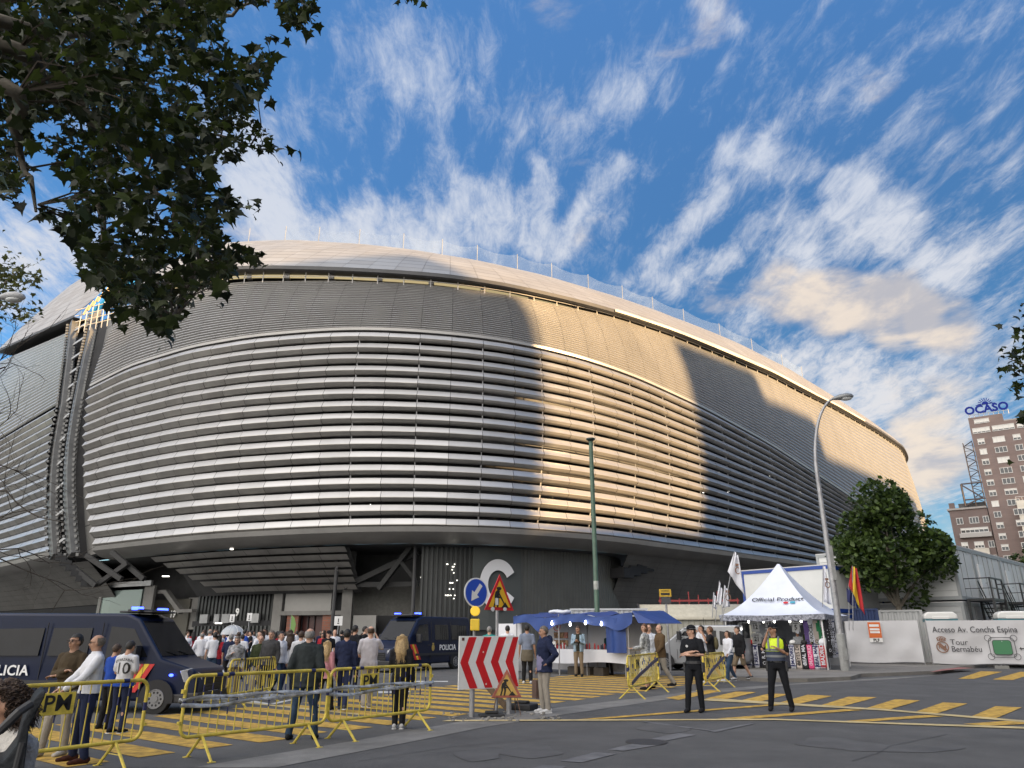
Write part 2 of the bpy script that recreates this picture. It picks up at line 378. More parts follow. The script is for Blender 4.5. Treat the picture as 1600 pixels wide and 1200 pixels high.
white_lamp = M('lamp_white', (.9,.9,.85), .4, emit=(1,.95,.85), es=1.2)
yellow_lamp = M('lamp_warm', (.9,.8,.5), .4, emit=(1,.85,.5), es=.7)
PANEL = 2.62
alums = [alum, M('brushed_aluminium_pale', (.36,.345,.32), .33, .55, var=.16, scale=.35), M('brushed_aluminium_dull', (.30,.287,.265), .42, .5, var=.18, scale=.4)]
alumls = [alum_l, M('skylit_lip_aluminium_dull', (.37,.37,.375), .40, .6, var=.1, scale=.3)]
roofs = [alum_r, M('roof_aluminium_dull', (.265,.26,.255), .55, .3, var=.1, scale=.2), M('roof_aluminium_pale', (.315,.31,.30), .47, .35, var=.1, scale=.2)]
prn = random.Random(99)
def panels(s0, s1, n=None):
    k = max(1, int(round((s1-s0)/PANEL))); return [(s0+(s1-s0)*i/k, s0+(s1-s0)*(i+1)/k) for i in range(k)]
def lerp(a, b, t): return a+(b-a)*t
def facade_pt(s, v, do=0.0, coarse=True):
    """v 0..1 from bottom to top inside the coarse (B..M) or fine (M..T) zone"""
    if coarse: return FP(s, lerp(0, offM, v)+.8*math.sin(math.pi*v)+do, lerp(ZB, zi(zM, s), v))
    return FP(s, lerp(offM, offT, v)+.35*math.sin(math.pi*v)+do, lerp(zi(zM, s)+.35, zi(zT, s), v))
NB = 16
def coarse_band(name, k, s0f, s1f, slo, shi):
    mb = MB(SO)
    pan = panels(slo, shi)
    v0 = (k+.15)/NB if k else .0; dv = 1.0/NB
    for (a, b) in pan:
        a += .018; b -= .018
        jo = prn.gauss(0,.005); jv = prn.gauss(0,.005); cols = []
        for s in np.linspace(a, b, 3):
            # louvres close up towards the left end and open to the right
            open_ = min(1, max(0, (s-sA_B-14)/22.0))
            lipd = lerp(.34, .27, open_); gap = lerp(.04, .20, open_)
            prof = [(-.05, 1.0-gap*.15), (.02, .97-gap*.15), (lipd, .52), (lipd+.02, .47), (lipd*.7, .32), (.05, gap+.05), (-.12, gap)]
            col = []
            for o, t in prof:
                v = (k+t+jv)*dv
                ss = min(max(s, s0f(v)), s1f(v)); col.append(facade_pt(ss, v, o+jo))
            cols.append(col)
        if (cols[-1][3]-cols[0][3]).length < .25: continue
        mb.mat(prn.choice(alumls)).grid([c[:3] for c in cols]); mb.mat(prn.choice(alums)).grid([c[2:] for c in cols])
    return mb.build(name, None, stad, smooth=28)
sA = lambda v: lerp(sA_B, sA_M, v)
sW = lambda v: lerp(sW_B, sW_M, v)
S_END = SMAX-2
for k in range(NB): coarse_band('louvre_band', k, sA, lambda v: 1e9, min(sA_B, sA_M), S_END)
for k in range(NB): coarse_band('louvre_band', k, lambda v: -1e9, sW, 4, max(sW_B, sW_M))
NF = 25
def fine(s0f, s1f, slo, shi):
    mb = MB(SO)
    for (a, b) in panels(slo, shi):
        a += .012; b -= .012
        for k in range(NF):
            cols = []
            for s in (a, b):
                col = []
                for o, t in ((.02,1.04),(.10,.62),(.105,.54),(-.02,.18),(-.12,.10)):
                    v = (k+t)/NF; ss = min(max(s, s0f(v)), s1f(v)); col.append(facade_pt(ss, v, o, False))
                cols.append(col)
            if (cols[1][2]-cols[0][2]).length < .2: continue
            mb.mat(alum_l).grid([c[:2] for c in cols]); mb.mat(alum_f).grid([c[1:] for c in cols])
    return mb.build('fine_louvre_screen', None, stad)
sAf = lambda v: lerp(sA_M, sA_T, v); sWf = lambda v: lerp(sW_M, sW_T, v)
fine(sAf, lambda v: 1e9, sA_M, S_END); fine(lambda v: -1e9, sWf, 4, max(sW_M, sW_T))
# backing wall, floors and columns behind the louvres
def strip(name, m, rows, s0, s1, n=90, thick=0):
    mb = MB(SO); mb.grid([[f(s) for s in np.linspace(s0, s1, n)] for f in rows]); return mb.build(name, m, stad, smooth=40)
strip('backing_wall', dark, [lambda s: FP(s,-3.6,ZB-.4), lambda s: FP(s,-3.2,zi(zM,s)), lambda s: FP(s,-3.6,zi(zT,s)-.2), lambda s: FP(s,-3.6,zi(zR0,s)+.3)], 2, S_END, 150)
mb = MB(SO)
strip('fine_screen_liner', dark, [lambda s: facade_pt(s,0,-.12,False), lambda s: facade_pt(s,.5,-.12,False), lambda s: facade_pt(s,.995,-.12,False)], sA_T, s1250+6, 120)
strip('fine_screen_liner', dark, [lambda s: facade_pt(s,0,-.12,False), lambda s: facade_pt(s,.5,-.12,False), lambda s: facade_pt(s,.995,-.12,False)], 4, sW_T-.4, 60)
fl = MB(SO).mat(dgrey)
for zf in (13.2, 17.4, 21.6):
    pts = [s for s in np.linspace(sA_B+4, S_END, 110) if zf < zi(zM, s)-.6]
    fl.grid([[FP(s,-.55,zf) for s in pts],[FP(s,-3.5,zf) for s in pts]]); fl.grid([[FP(s,-.55,zf-.45) for s in pts],[FP(s,-.55,zf) for s in pts]]); fl.grid([[FP(s,-3.5,zf-.45) for s in pts],[FP(s,-.55,zf-.45) for s in pts]])
fl.build('floor_slab', None, stad)
br = MB(SO).mat(steel); ps = panels(min(sA_B,sA_M), S_END)
for i, (a, b) in enumerate(ps):
    if a < S_at(545): continue
    for k in range(NB):
        if i % 2 == 0:
            br.beam(facade_pt(a, (k+.22)/NB, -.10), facade_pt(a, (k-.10)/NB, -.12), .11, .07)
br.build('louvre_bracket', None, stad)['kind'] = 'stuff'
rnd = random.Random(3)
for i in range(30):
    s = rnd.uniform(sA_B+28, s1290); k = rnd.choice([5,6,7,8,9,10,11,12,13,2,3]); v = (k+.10)/NB
    z = lerp(ZB, zi(zM, s), v); L = rnd.uniform(.15,.7)
    MB(SO).beam(FP(s,-1.2,z), FP(s+L,-1.2,z+rnd.uniform(-.05,.25)), .05, .05).build('interior_lamp', white_lamp, stad)
# boundary trim between coarse and fine louvres
mb = MB(SO)
mb.grid([[facade_pt(s, 0, d, False)+Vector((0,0,dz)) for s in np.linspace(sA_M, S_END, 160)] for d, dz in ((-.3,-.25),(.10,-.22),(.12,.02),(-.1,.06))])
mb.build('louvre_trim', alum_f, stad, smooth=40)
# roof panels
rf = MB(SO); NR = 10
def roof_pt(s, v, d=0): 
    o = lerp(offR0, float(np.interp(s, *offR1)), v); z0, z1 = zi(zR0, s), zi(zR1, s)
    return FP(s, o+d*.5, lerp(z0, z1, v)+.45*math.sin(math.pi*v)+d)
sR_main = sA_R-1
for (s0, s1) in ((4, sW_T+1.5), (sR_main, S_END)):
    for j, (a, b) in enumerate(panels(s0, s1)):
        for k in range(NR):
            e = .022
            rf.mat(prn.choice(roofs)).grid([[roof_pt(s, v) for s in (a+.014, b-.014)] for v in ((k+e)/NR, (k+1-e)/NR)])
    mb = MB(SO)
rf.build('roof_panel', None, stad)
mb = MB(SO)
for (s0, s1) in ((3, sW_T+1.5), (sR_main, S_END)):
    sx = np.linspace(s0, s1, 120)
    mb.grid([[roof_pt(s, v, -.06) for s in sx] for v in np.linspace(0, 1, 6)])
    mb.grid([[roof_pt(s, 1, -.06) for s in sx], [FP(s, float(np.interp(s,*offR1))-14, zi(zR1,s)-1.0) for s in sx]])
    mb.grid([[roof_pt(s, 0, 0)+Vector((0,0,-.35)) for s in sx],[roof_pt(s, 0, 0) for s in sx]])
    mb.grid([[FP(s,-3.6,zi(zR0,s)-.30) for s in sx],[roof_pt(s, 0, 0)+Vector((0,0,-.35)) for s in sx]])
mb.build('roof_deck', dgrey, stad, smooth=40)
# gap under the roof: lit girder, posts, rail
gd = MB(SO); sx = np.linspace(sA_R, s1250+10, 150)
gd.tube([FP(s,-1.6,lerp(zi(zT,s),zi(zR0,s),.62)) for s in sx], .17, 6)
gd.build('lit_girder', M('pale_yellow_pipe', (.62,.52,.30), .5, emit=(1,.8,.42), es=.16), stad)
gp = MB(SO)
for i, (a, b) in enumerate(panels(sA_R, S_END-8)):
    gp.cyl(FP(a,-.9,zi(zT,a)-.2), FP(a,-.9,zi(zR0,a)-.05), .055, 6)
    if i % 2: gp.box(FP(a,-1.5,lerp(zi(zT,a),zi(zR0,a),.55)), (.5,.5,.5))
sx = np.linspace(sA_R+10, S_END-8, 150)
gp.tube([FP(s,-.8,lerp(zi(zT,s),zi(zR0,s),.35)) for s in sx], .035, 5)
gp.build('gap_rail', M('pale_post', (.55,.53,.5), .5), stad)
eb = MB(SO); sx = np.linspace(s_px(960, zR0, offR0), s_px(1350, zR0, offR0), 120)
eb.grid([[FP(s,offR0+.12,lerp(zi(zT,s),zi(zR0,s),v)) for s in sx] for v in (.42,.98)]); eb.build('eave_board', M('cream_board', (.62,.55,.44), .6, var=.15, scale=.4), stad, solid=.06)
# safety net on the roof edge
netm = bpy.data.materials.new('safety_net'); netm.use_nodes = True; nt = netm.node_tree; b = nt.nodes['Principled BSDF']
b.inputs['Base Color'].default_value = (.30,.38,.48,1); b.inputs['Alpha'].default_value = .13; b.inputs['Roughness'].default_value = .9
nb = MB(SO); npn = []
sN0, sN1 = s_px(445, zR1, -9), S_at(1345)
k = 16; ss = np.linspace(sN0, sN1, k)
for i in range(k-1):
    for (a0, a1) in ((0,.25),(.25,.5),(.5,.75),(.75,1)):
        f = lambda t: lerp(ss[i], ss[i+1], t); h = lambda t: 1.75-.75*4*t*(1-t)*.55
        nb.quad(roof_pt(f(a0),1), roof_pt(f(a1),1), roof_pt(f(a1),1)+Vector((0,0,h(a1))), roof_pt(f(a0),1)+Vector((0,0,h(a0))))
nb.build('safety_net', netm, stad); nb = MB(SO)
nw0, nw1 = s_px(20, zR1, -9), s_px(120, zR1, -9)
for i in range(2):
    a, c = lerp(nw0,nw1,i/2), lerp(nw0,nw1,(i+1)/2)
    nb.quad(roof_pt(a,1), roof_pt(c,1), roof_pt(c,1)+Vector((0,0,1.7)), roof_pt(a,1)+Vector((0,0,1.7)))
nb.build('safety_net', netm, stad)
for s in list(ss)+[nw0, (nw0+nw1)/2, s_px(388,zR1,-9)]:
    MB(SO).cyl(roof_pt(s,1)-Vector((0,0,.4)), roof_pt(s,1)+Vector((0,0,1.85)), .045, 6).build('net_post', steel, stad)
# bottom skirt and soffit
strip('soffit', M('soffit_metal', (.30,.29,.275), .4, .45, var=.12, scale=.4), [lambda s: FP(s,.42,ZB+.35), lambda s: FP(s,.30,ZB-.05), lambda s: FP(s,-.5,ZB-.55), lambda s: FP(s,-1.6,ZB-.8)], sA_B, S_END, 160)
strip('soffit', MATS['soffit_metal'], [lambda s: FP(s,.42,ZB+.35), lambda s: FP(s,.30,ZB-.05), lambda s: FP(s,-.5,ZB-.55), lambda s: FP(s,-1.6,ZB-.8)], 4, sW_B, 60)
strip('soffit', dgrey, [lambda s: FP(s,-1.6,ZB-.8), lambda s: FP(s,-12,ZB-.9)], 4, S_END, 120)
# ------------------------------------------------------------------ stadium: lower storey
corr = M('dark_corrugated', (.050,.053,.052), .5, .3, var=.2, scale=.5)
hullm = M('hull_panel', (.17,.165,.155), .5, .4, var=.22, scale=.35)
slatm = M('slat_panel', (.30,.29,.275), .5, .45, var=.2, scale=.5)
def hull(s0, s1, z1, o1, n, name='hull_cladding'):
    mb = MB(SO); pans = panels(s0, s1)
    for (a, b) in pans:
        for k in range(n):
            r = []
            for t in (k/n, (k+.97)/n):
                r.append([FP(s, lerp(-1.5, o1, t)-.25*math.sin(math.pi*t)+(.05 if t == k/n else 0), lerp(8.65, z1, t)) for s in (a+.01, b-.01)])
            mb.grid(r)
    mb.build(name, hullm, stad)
    m2 = MB(SO); sx = np.linspace(s0, s1, 60)
    m2.grid([[FP(s, lerp(-1.6, o1-.2, t)-.25*math.sin(math.pi*t), lerp(8.6, z1, t)) for s in sx] for t in np.linspace(0,1,6)])
    m2.grid([[FP(s, o1-.1, z1) for s in sx],[FP(s, o1-2.5, 0) for s in sx]])
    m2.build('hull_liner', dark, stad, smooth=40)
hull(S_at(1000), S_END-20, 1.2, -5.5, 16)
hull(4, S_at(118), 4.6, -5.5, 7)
def sp(px, z=4.0, o=-6.0): return S_at(px, z, o)
def wallq(px0, px1, z0, z1, o, m, name, n=None, parent=None):
    a, b = sp(px0, (z0+z1)/2, o), sp(px1, (z0+z1)/2, o); n = n or max(2, int((b-a)/1.5)+1)
    mb = MB(SO); sx = np.linspace(a, b, n)
    mb.grid([[FP(s, o, z0) for s in sx],[FP(s, o, z1) for s in sx]]); mb.grid([[FP(s, o, z1) for s in sx],[FP(s, o-.25, z1) for s in sx]])
    mb.quad(FP(a,o,z0),FP(a,o,z1),FP(a,o-.25,z1),FP(a,o-.25,z0)); mb.quad(FP(b,o,z0),FP(b,o,z1),FP(b,o-.25,z1),FP(b,o-.25,z0))
    return mb.build(name, m, parent or stad)
def wtext(txt, px, z, size, o, m, name, bold=.02):
    s = sp(px, z, o); x, y, nx, ny = plan_at(s); U = Vector((-float(ny), float(nx), 0))
    if U.x < 0: U = -U
    mb = MB(SO); mb.text(txt, size, FP(s, o, z), U, (0,0,1), .03, bold); return mb.build(name, m, stad)
# inclined slats left of the truss bay
for i in range(6):
    mb = MB(SO); t0, t1 = i/6, (i+.66)/6
    a, b = S_at(215+i*13), S_at(545, 7.0, -2.5)
    for (u, v) in panels(a, b):
        q = []
        for t in (t0, t1):
            q.append([FP(s, lerp(-1.7,-4.8,t)+(.25 if t == t0 else 0), lerp(8.45, 5.0, t)) for s in (u+.02, v-.02)])
        mb.grid(q); mb.grid([q[1], [FP(s, lerp(-1.7,-4.8,t1)-.5, lerp(8.45,5.0,t1)+.05) for s in (u+.02, v-.02)]])
    mb.build('inclined_slat', slatm, stad)
strip('inclined_backing', dgrey, [lambda s: FP(s,-2.3,8.5), lambda s: FP(s,-5.6,5.0)], S_at(235), S_at(545,7,-2.5), 40)
numm = M('number_white', (.78,.78,.76), .5); numy = M('number_faded', (.32,.28,.15), .6)
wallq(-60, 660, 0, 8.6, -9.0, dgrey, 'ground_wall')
wallq(-20, 100, 0, 4.4, -6.2, corr, 'gate_panel'); wallq(108, 148, 2.6, 5.4, -6.4, mgrey, 'wall_panel')
for p in (118, 131): wallq(p, p+2.5, 2.6, 5.4, -6.3, dark, 'panel_joint')
wallq(104, 150, .0, 2.6, -6.4, dark, 'gate_panel')
for p in (27, 60): wallq(p, p+1.5, 1.9, 3.0, -6.1, mgrey, 'gate_post')
wallq(152, 219, 3.0, 5.9, -5.0, M('green_grey_glass', (.16,.20,.19), .15, .1), 'glass_box')
for p in (149, 219): wallq(p, p+4, 0, 6.6, -4.9, mgrey, 'column')
wallq(99, 106, 0, 5.4, -6.0, mgrey, 'column'); wallq(222, 234, 0, 6.2, -4.9, mgrey, 'column')
wallq(150, 236, 6.2, 6.7, -4.6, steel, 'lintel_beam')
wallq(236, 292, 0, 4.9, -6.6, M('brown_dark_panel', (.075,.07,.055), .6), 'gate_panel')
mb = MB(SO); mb.beam(FP(sp(262), -5.6, 5.6), FP(sp(290), -5.6, 3.6), .5, .45); mb.beam(FP(sp(240), -5.6, 5.6), FP(sp(262), -5.6, 5.6), .5, .35); mb.beam(FP(sp(289), -5.6, 3.7), FP(sp(310), -5.6, 3.7), .5, .3); mb.build('stair_flight', mgrey, stad)
wallq(292, 312, 2.0, 5.0, -6.8, mgrey, 'wall_panel')
def corrugated(px0, px1, z0, z1, o, m, pitch=.55, d=.16, name='corrugated_wall', of=None):
    a, b = sp(px0, (z0+z1)/2, o), sp(px1, (z0+z1)/2, o); mb = MB(SO); n = int((b-a)/pitch)
    r0, r1 = [], []
    for i in range(n):
        s = a+(b-a)*i/n; w = (b-a)/n
        for t, e in ((0,0),(.45,0),(.5,d),(.95,d)):
            oo = o+(of(s+t*w) if of else 0)-e; r0.append(FP(s+t*w, oo, z0)); r1.append(FP(s+t*w, oo, z1))
    mb.grid([r0, r1]); return mb.build(name, m, stad)
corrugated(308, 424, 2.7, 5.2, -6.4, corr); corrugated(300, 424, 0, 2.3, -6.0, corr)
wallq(300, 424, 2.2, 2.75, -6.2, dark, 'number_fascia')
for p0, p1 in ((312,324),(334,342),(346,358),(392,404)): wallq(p0, p1, 2.55, 3.35, -5.9, steel, 'vent_box')
wallq(424, 438, 0, 5.5, -5.6, mgrey, 'column'); wallq(438, 446, 0, 5.2, -7, dark, 'doorway')
wallq(446, 518, 3.5, 5.6, -5.8, M('pale_panel', (.27,.265,.25), .7, var=.1, scale=.5), 'wall_panel'); wallq(436, 534, 3.15, 3.5, -5.5, mgrey, 'lintel_beam')
brickm = brick_mat('red_brick', (.20,.075,.045), (.25,.095,.06), (.16,.10,.08), 1, .5, .2, .03)
for p0, p1 in ((446,464),(502,517)): wallq(p0, p1, 0, 3.15, -5.7, brickm, 'brick_pillar')
wallq(464, 502, 0, 3.15, -6.4, M('dark_red_door', (.055,.016,.014), .4), 'doorway')
for i in range(3): wallq(469+i*10, 470+i*10, 0, 3.1, -6.3, dark, 'door_bar')
wallq(518, 536, 0, 5.5, -6.6, dark, 'doorway'); wallq(534, 550, 0, 8.5, -5.4, mgrey, 'column')
wallq(440, 560, 0, 1.05, -5.2, M('pale_plinth', (.30,.29,.27), .8, var=.2), 'plinth')
wallq(550, 586, 0, 3.1, -5.6, MATS['pale_panel'], 'wall_panel'); wallq(586, 660, 0, 3.1, -7, dark, 'doorway')
wallq(550, 660, 3.1, 5.8, -7.4, M('bay_wall', (.10,.098,.09), .8, var=.2), 'bay_wall')
bt = MB(SO).mat(M('truss_dark', (.028,.028,.028), .7, .1, var=.2))
bt.beam(FP(sp(548), -4.6, 5.4), FP(sp(655), -4.2, 8.2), .4, .45); bt.beam(FP(sp(600), -4.4, 5.2), FP(sp(645), -3.6, 8.6), .35, .4); bt.beam(FP(sp(548), -4.8, 5.6), FP(sp(655), -4.8, 5.6), .35, .4)
bt.beam(FP(sp(628), -3.9, 7.6), FP(sp(655), -4.0, 5.6), .3, .3)
bt.build('bay_truss', None, stad)
for p in (546, 652): 
    mb = MB(SO); mb.cyl(FP(sp(p),-3.2,0), FP(sp(p),-3.2,8.6), .16, 8); mb.build('column', dgrey, stad)
for t_, px_n, o_n in (('27',78,-6.0),('25',121,-6.0),('19',270,-6.4),('9',371,-5.8)): wtext(t_, px_n, 3.45, .95, o_n, numm, 'gate_number')
wtext('23', 243, 3.45, .95, -6.4, numy, 'gate_number')
# entrance tower with the letter C
sC0, sC1 = sp(656, 5, -3), sp(1001, 5, -3)
def bend(s): 
    t = (s-sC0)/(sC1-sC0); return -2.2*max(0, (t-.72)/.28)**2.2
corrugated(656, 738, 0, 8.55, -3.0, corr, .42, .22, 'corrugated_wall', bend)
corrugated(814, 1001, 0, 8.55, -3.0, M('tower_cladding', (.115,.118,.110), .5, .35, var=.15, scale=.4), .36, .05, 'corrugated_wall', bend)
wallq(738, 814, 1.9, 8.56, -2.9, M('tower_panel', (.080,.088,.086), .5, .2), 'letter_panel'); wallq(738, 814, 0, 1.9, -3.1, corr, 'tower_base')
strip('tower_liner', dark, [lambda s: FP(s,-3.4+bend(s),0), lambda s: FP(s,-3.4+bend(s),8.5)], sC0, sC1, 40)
def letter_c():
    s = sp(777, 5.2, -2.9); x, y, nx, ny = plan_at(s); U = Vector((-float(ny), float(nx), 0)); U = U if U.x > 0 else -U
    O = FP(s, -2.72, 5.5); ro, ri = 1.0, .56; pts = []
    for k in range(41):
        a = R(30)+R(300)*k/40; pts.append((ro*math.cos(a), ro*math.sin(a)))
    for k in range(41):
        a = R(330)-R(300)*k/40; c, sn = ri*math.cos(a), ri*math.sin(a)
        pts.append((c, sn))
    # flat horizontal terminals
    n = Vector(plan_at(s)[2:4]).to_3d()
    mb = MB(SO); V = Vector((0,0,1)); A, B = 1.64, 2.08
    f = lambda p: O+U*(p[0]*A)+V*(p[1]*B)
    o = pts[:41]; i = pts[41:][::-1]
    y1 = o[0][1]; 
    for k in range(40): mb.prism([f(o[k]), f(o[k+1]), f(i[k+1]), f(i[k])], n*.08)
    mb.build('letter', M('letter_white', (.72,.72,.73), .5), stad)
letter_c()
mb = MB(SO); mb.tube([FP(sC1+.2, -5.4+.35*math.sin(t*3.1), 1.5+4.6*t) for t in np.linspace(0,1,8)], .12, 8); mb.build('light_strip', M('strip_white', (.9,.9,.92), .4, emit=(.9,.95,1), es=.5), stad)
rnd = random.Random(5)
for cx, cz in ((700,6.9),(703,5.6),(700,4.6),(760,1.6)):
    for i in range(7): MB(SO).box(FP(sp(cx+rnd.uniform(-6,6)),-2.95,cz+rnd.choice([0,0,-.25,.2,-.5])), (.09,.09,.07)).build('facade_lamp', white_lamp, stad)
for px, z in ((259,6.6),(655,6.1),(655,4.4),(645,8.75),(362,8.6),(300,2.5),(306,2.5)):
    MB(SO).box(FP(sp(px, z, -1.4), -1.4 if z > 6.5 else -4, z), (.6 if px == 259 else .25,.15,.10)).build('facade_lamp', white_lamp, stad)
# dark stepped boxes drawn in place of the shaded opening right of the tower
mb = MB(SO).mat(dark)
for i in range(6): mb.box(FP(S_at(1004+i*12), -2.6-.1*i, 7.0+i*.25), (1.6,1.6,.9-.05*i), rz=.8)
mb.build('opening_shade_boxes', None, stad)
# ------------------------------------------------------------------ slot between the two wings
frm = M('slot_steel', (.15,.15,.148), .55, .4, var=.25, scale=.7)
def slot_line(t, o):   # t 0 at left wing edge .. 1 at main edge, polyline bottom->top
    pts = []
    for v in np.linspace(0, 1, 7): s = lerp(sW(v), sA(v), t); pts.append(FP(s, o+.5*math.sin(math.pi*v), lerp(ZB-.3, zi(zM, s), v)))
    for v in np.linspace(.15, 1.06, 6): s = lerp(sWf(v), sAf(v), t); pts.append(FP(s, o-1.0*v, lerp(zi(zM, s), zi(zT, s), v)))
    return pts
for t, w in ((.02,1.2),(.55,1.3)):
    p = slot_line(t, .35); mb = MB(SO)
    for i in range(len(p)-1): mb.beam(p[i], p[i+1]+(p[i+1]-p[i])*.02, w, .8, up=(0.7,0.7,0))
    for i in range(len(p)-1):
        for k in range(5): q = p[i].lerp(p[i+1], k/5); mb.box(q+Vector((.62,-.3,0)), (.28,.35,.3)); mb.box(q+Vector((-.62,-.3,0)), (.25,.3,.25))
    mb.build('slot_column', frm, stad)
a, b = slot_line(.02,.3), slot_line(.55,.2)
for i in range(0, len(a)-1): MB(SO).beam(a[i]+(a[i+1]-a[i])*.4, b[i]+(b[i+1]-b[i])*.75, .22, .28).build('slot_strut', M('pale_strut', (.42,.42,.42), .5, .4), stad)
mb = MB(SO); q0, q1 = slot_line(.02,-1.6), slot_line(.98,-1.6); mb.grid([q0, q1]); mb.build('slot_backing', dark, stad)
mb = MB(SO); q0, q1 = slot_line(.62,-.8), slot_line(1.0,-.2); 
for i in range(len(q0)-1): mb.quad(q0[i], q0[i+1]-(q0[i+1]-q0[i])*.03, q1[i+1]-(q1[i+1]-q1[i])*.03, q1[i])
mb.build('slot_side_panel', M('slot_panel', (.21,.205,.195), .6, .3, var=.2), stad)
mb = MB(SO).mat(MATS['truss_dark'])
for (x0,y0),(x1,y1) in (((92,868),(150,915)),((135,868),(190,905)),((175,862),(225,905)),((150,915),(200,880))): mb.beam(AT(x0,y0,69), AT(x1,y1,68), .36, .42)
for i in range(6): mb.box(AT(95+i*8, 872+i*8, 68.4), (.9,.6,.5), rz=.5)
mb.build('lower_truss', None, stad)
rg = np.random.RandomState(2)
mb = MB(SO); tp = [(137,492),(147,468),(163,452),(186,434),(206,430),(214,444),(196,462),(170,474),(150,488)]
P = [AT(x,y,69.5) for x,y in tp]; c = AT(172,460,68.6)
for i in range(len(P)): mb.add([P[i], P[(i+1)%len(P)], c], [(0,1,2)])
mb.build('blue_tarpaulin', M('bright_blue_tarp', (.02,.25,.62), .5, bump=.4, bscale=3), stad, solid=.08)
mb = MB(SO).mat(M('scaffold_timber', (.42,.30,.16), .7))
for i in range(9): x = 134+i*7.5; y = 488-i*6.8; mb.beam(AT(x-4,y+4,68.2), AT(x+5,y-11,68.4), .12, .16)
mb.mat(M('scaffold_pipe', (.55,.52,.46), .5, .3))
for i in range(7): mb.cyl(AT(122+i*9,520-i*2,69), AT(128+i*9,486-i*4,69), .05, 5)
for i in range(4): mb.cyl(AT(118,512-i*9,69), AT(186,496-i*9,69), .05, 5)
mb.build('scaffold', None, stad)
# ================================================================== buildings
def window_mesh(mb, O, U, N, w, h, frame, glass, split=2, blind=0.0, bm=None):
    O, U, N = Vector(O), Vector(U), Vector(N); V = Vector((0,0,1)); d = .10
    mb.mat(glass); q = lambda a, b, e: O+U*a+V*b+N*e
    mb.quad(q(-w/2,-h/2,.02), q(w/2,-h/2,.02), q(w/2,h/2,.02), q(-w/2,h/2,.02))
    if blind: mb.mat(bm); mb.quad(q(-w/2,h/2-h*blind,.03), q(w/2,h/2-h*blind,.03), q(w/2,h/2,.03), q(-w/2,h/2,.03))
    mb.mat(frame); rot = Matrix((U, N, V)).transposed()
    for a, b, ww, hh in [(0,h/2,w+.2,.14),(0,-h/2,w+.2,.14)]+[(-w/2+w*i/split,0,.12,h) for i in range(split+1)]: mb.box(q(a,b,.05), (ww,.12,hh), rot=rot)
glassm = M('window_glass', (.03,.035,.04), .08, 0, spec=.6); framew = M('frame_white', (.55,.55,.54), .6); blindm = M('blind_white', (.62,.61,.58), .7, var=.1)
tb = brick_mat('tower_brick', (.165,.120,.110), (.19,.138,.126), (.16,.13,.122), 1, .6, .25, .03)
UO = Vector((.81,-.586,0)).normalized(); NO = Vector((-.586,-.81,0)).normalized()
C0 = Vector((134.8, 201.2, 0))
def base(name, label, cat, C): return thing(name, label, cat, C)
def blk(parent, C, t0, t1, z0, z1, d0, d1, m, name, rel):
    mb = MB(rel); p = [C+UO*t0-NO*d0, C+UO*t1-NO*d0, C+UO*t1-NO*d1, C+UO*t0-NO*d1]
    mb.prism([q+Vector((0,0,z0)) for q in p], (0,0,z1-z0)); return mb.build(name, m, parent)
ot = thing('brick_tower', 'tall dark red brick apartment tower with white windows carrying blue rooftop letters', 'building', C0)
blk(ot, C0, 0, 26, 0, 59.4, 0, 15, tb, 'wall', C0); blk(ot, C0, 0, 8.5, 59.4, 61.8, .4, 9, tb, 'penthouse', C0)
blk(ot, C0, 8.5, 26, 59.4, 59.8, .3, 14.7, M('roof_grey', (.3,.28,.27), .8), 'roof', C0)
cream = M('cream_render', (.52,.49,.43), .8, var=.15, scale=.4)
blk(ot, C0, 6.9, 26, 0, 36.2, -2.6, -.01, cream, 'wing', C0)
mb = MB(C0)
for i in range(14): a = C0+UO*(7+i*1.4)+NO*2.4; mb.beam(a+Vector((0,0,36.2)), a+Vector((0,0,37.2)), .06, .06)
mb.beam(C0+UO*6.9+NO*2.4+Vector((0,0,37.2)), C0+UO*26+NO*2.4+Vector((0,0,37.2)), .1, .1); mb.build('roof_railing', framew, ot)
rnd = random.Random(11)
for r in range(17):
    z = 54.3-3.02*r
    for ti, w in ((2.0,1.6),(6.3,2.8),(10.6,1.7),(15,2.8),(19.5,1.7)):
        if r > 16 or z < 2: continue
        mb = MB(C0); front = ti > 6.95-.7 and z < 36
        window_mesh(mb, C0+UO*(ti+(1.0 if ti == 6.3 and front else 0))+NO*(2.62 if front else .0)+Vector((0,0,z)), UO, NO, w, 1.55, framew, glassm, 3 if w > 2 else 2, rnd.choice([0,0,.4,.6,.95,.3]) if not (front or z < 30) else rnd.choice([0,0,0,.4]), blindm)
        mb.build('window', None, ot)
for ti, w in ((2.6,4.2),(8.0,5.2),(13.6,4.6)):
    mb = MB(C0); window_mesh(mb, C0+UO*ti+NO*.02+Vector((0,0,57.6)), UO, NO, w, 1.5, framew, glassm, 4, .75, blindm); mb.build('window', None, ot)
for ti, w in ((3.2,3.6),):
    mb = MB(C0); window_mesh(mb, C0+UO*ti-NO*.38+Vector((0,0,60.4)), UO, NO, w, 1.2, framew, glassm, 3, .8, blindm); mb.build('window', None, ot)
mb = MB(C0); mb.mat(M('fire_escape_metal', (.05,.035,.035), .6))
for tt in (-2.6,-.3): 
    for dd in (0,1.6): a = C0+UO*tt-NO*dd; mb.beam(a+Vector((0,0,36)), a+Vector((0,0,54.5)), .16, .16)
for i in range(12):
    z = 37+i*1.5; a, b = C0-UO*2.7+Vector((0,0,z)), C0-UO*.2+Vector((0,0,z)); mb.beam(a, b, .12, .12)
    mb.beam(a-NO*.8, b-NO*.8+Vector((0,0,1.5*(1 if i%2 else 0))), .7, .12) if i%2 else mb.beam(a-NO*.8+Vector((0,0,1.5)), b-NO*.8, .7, .12)
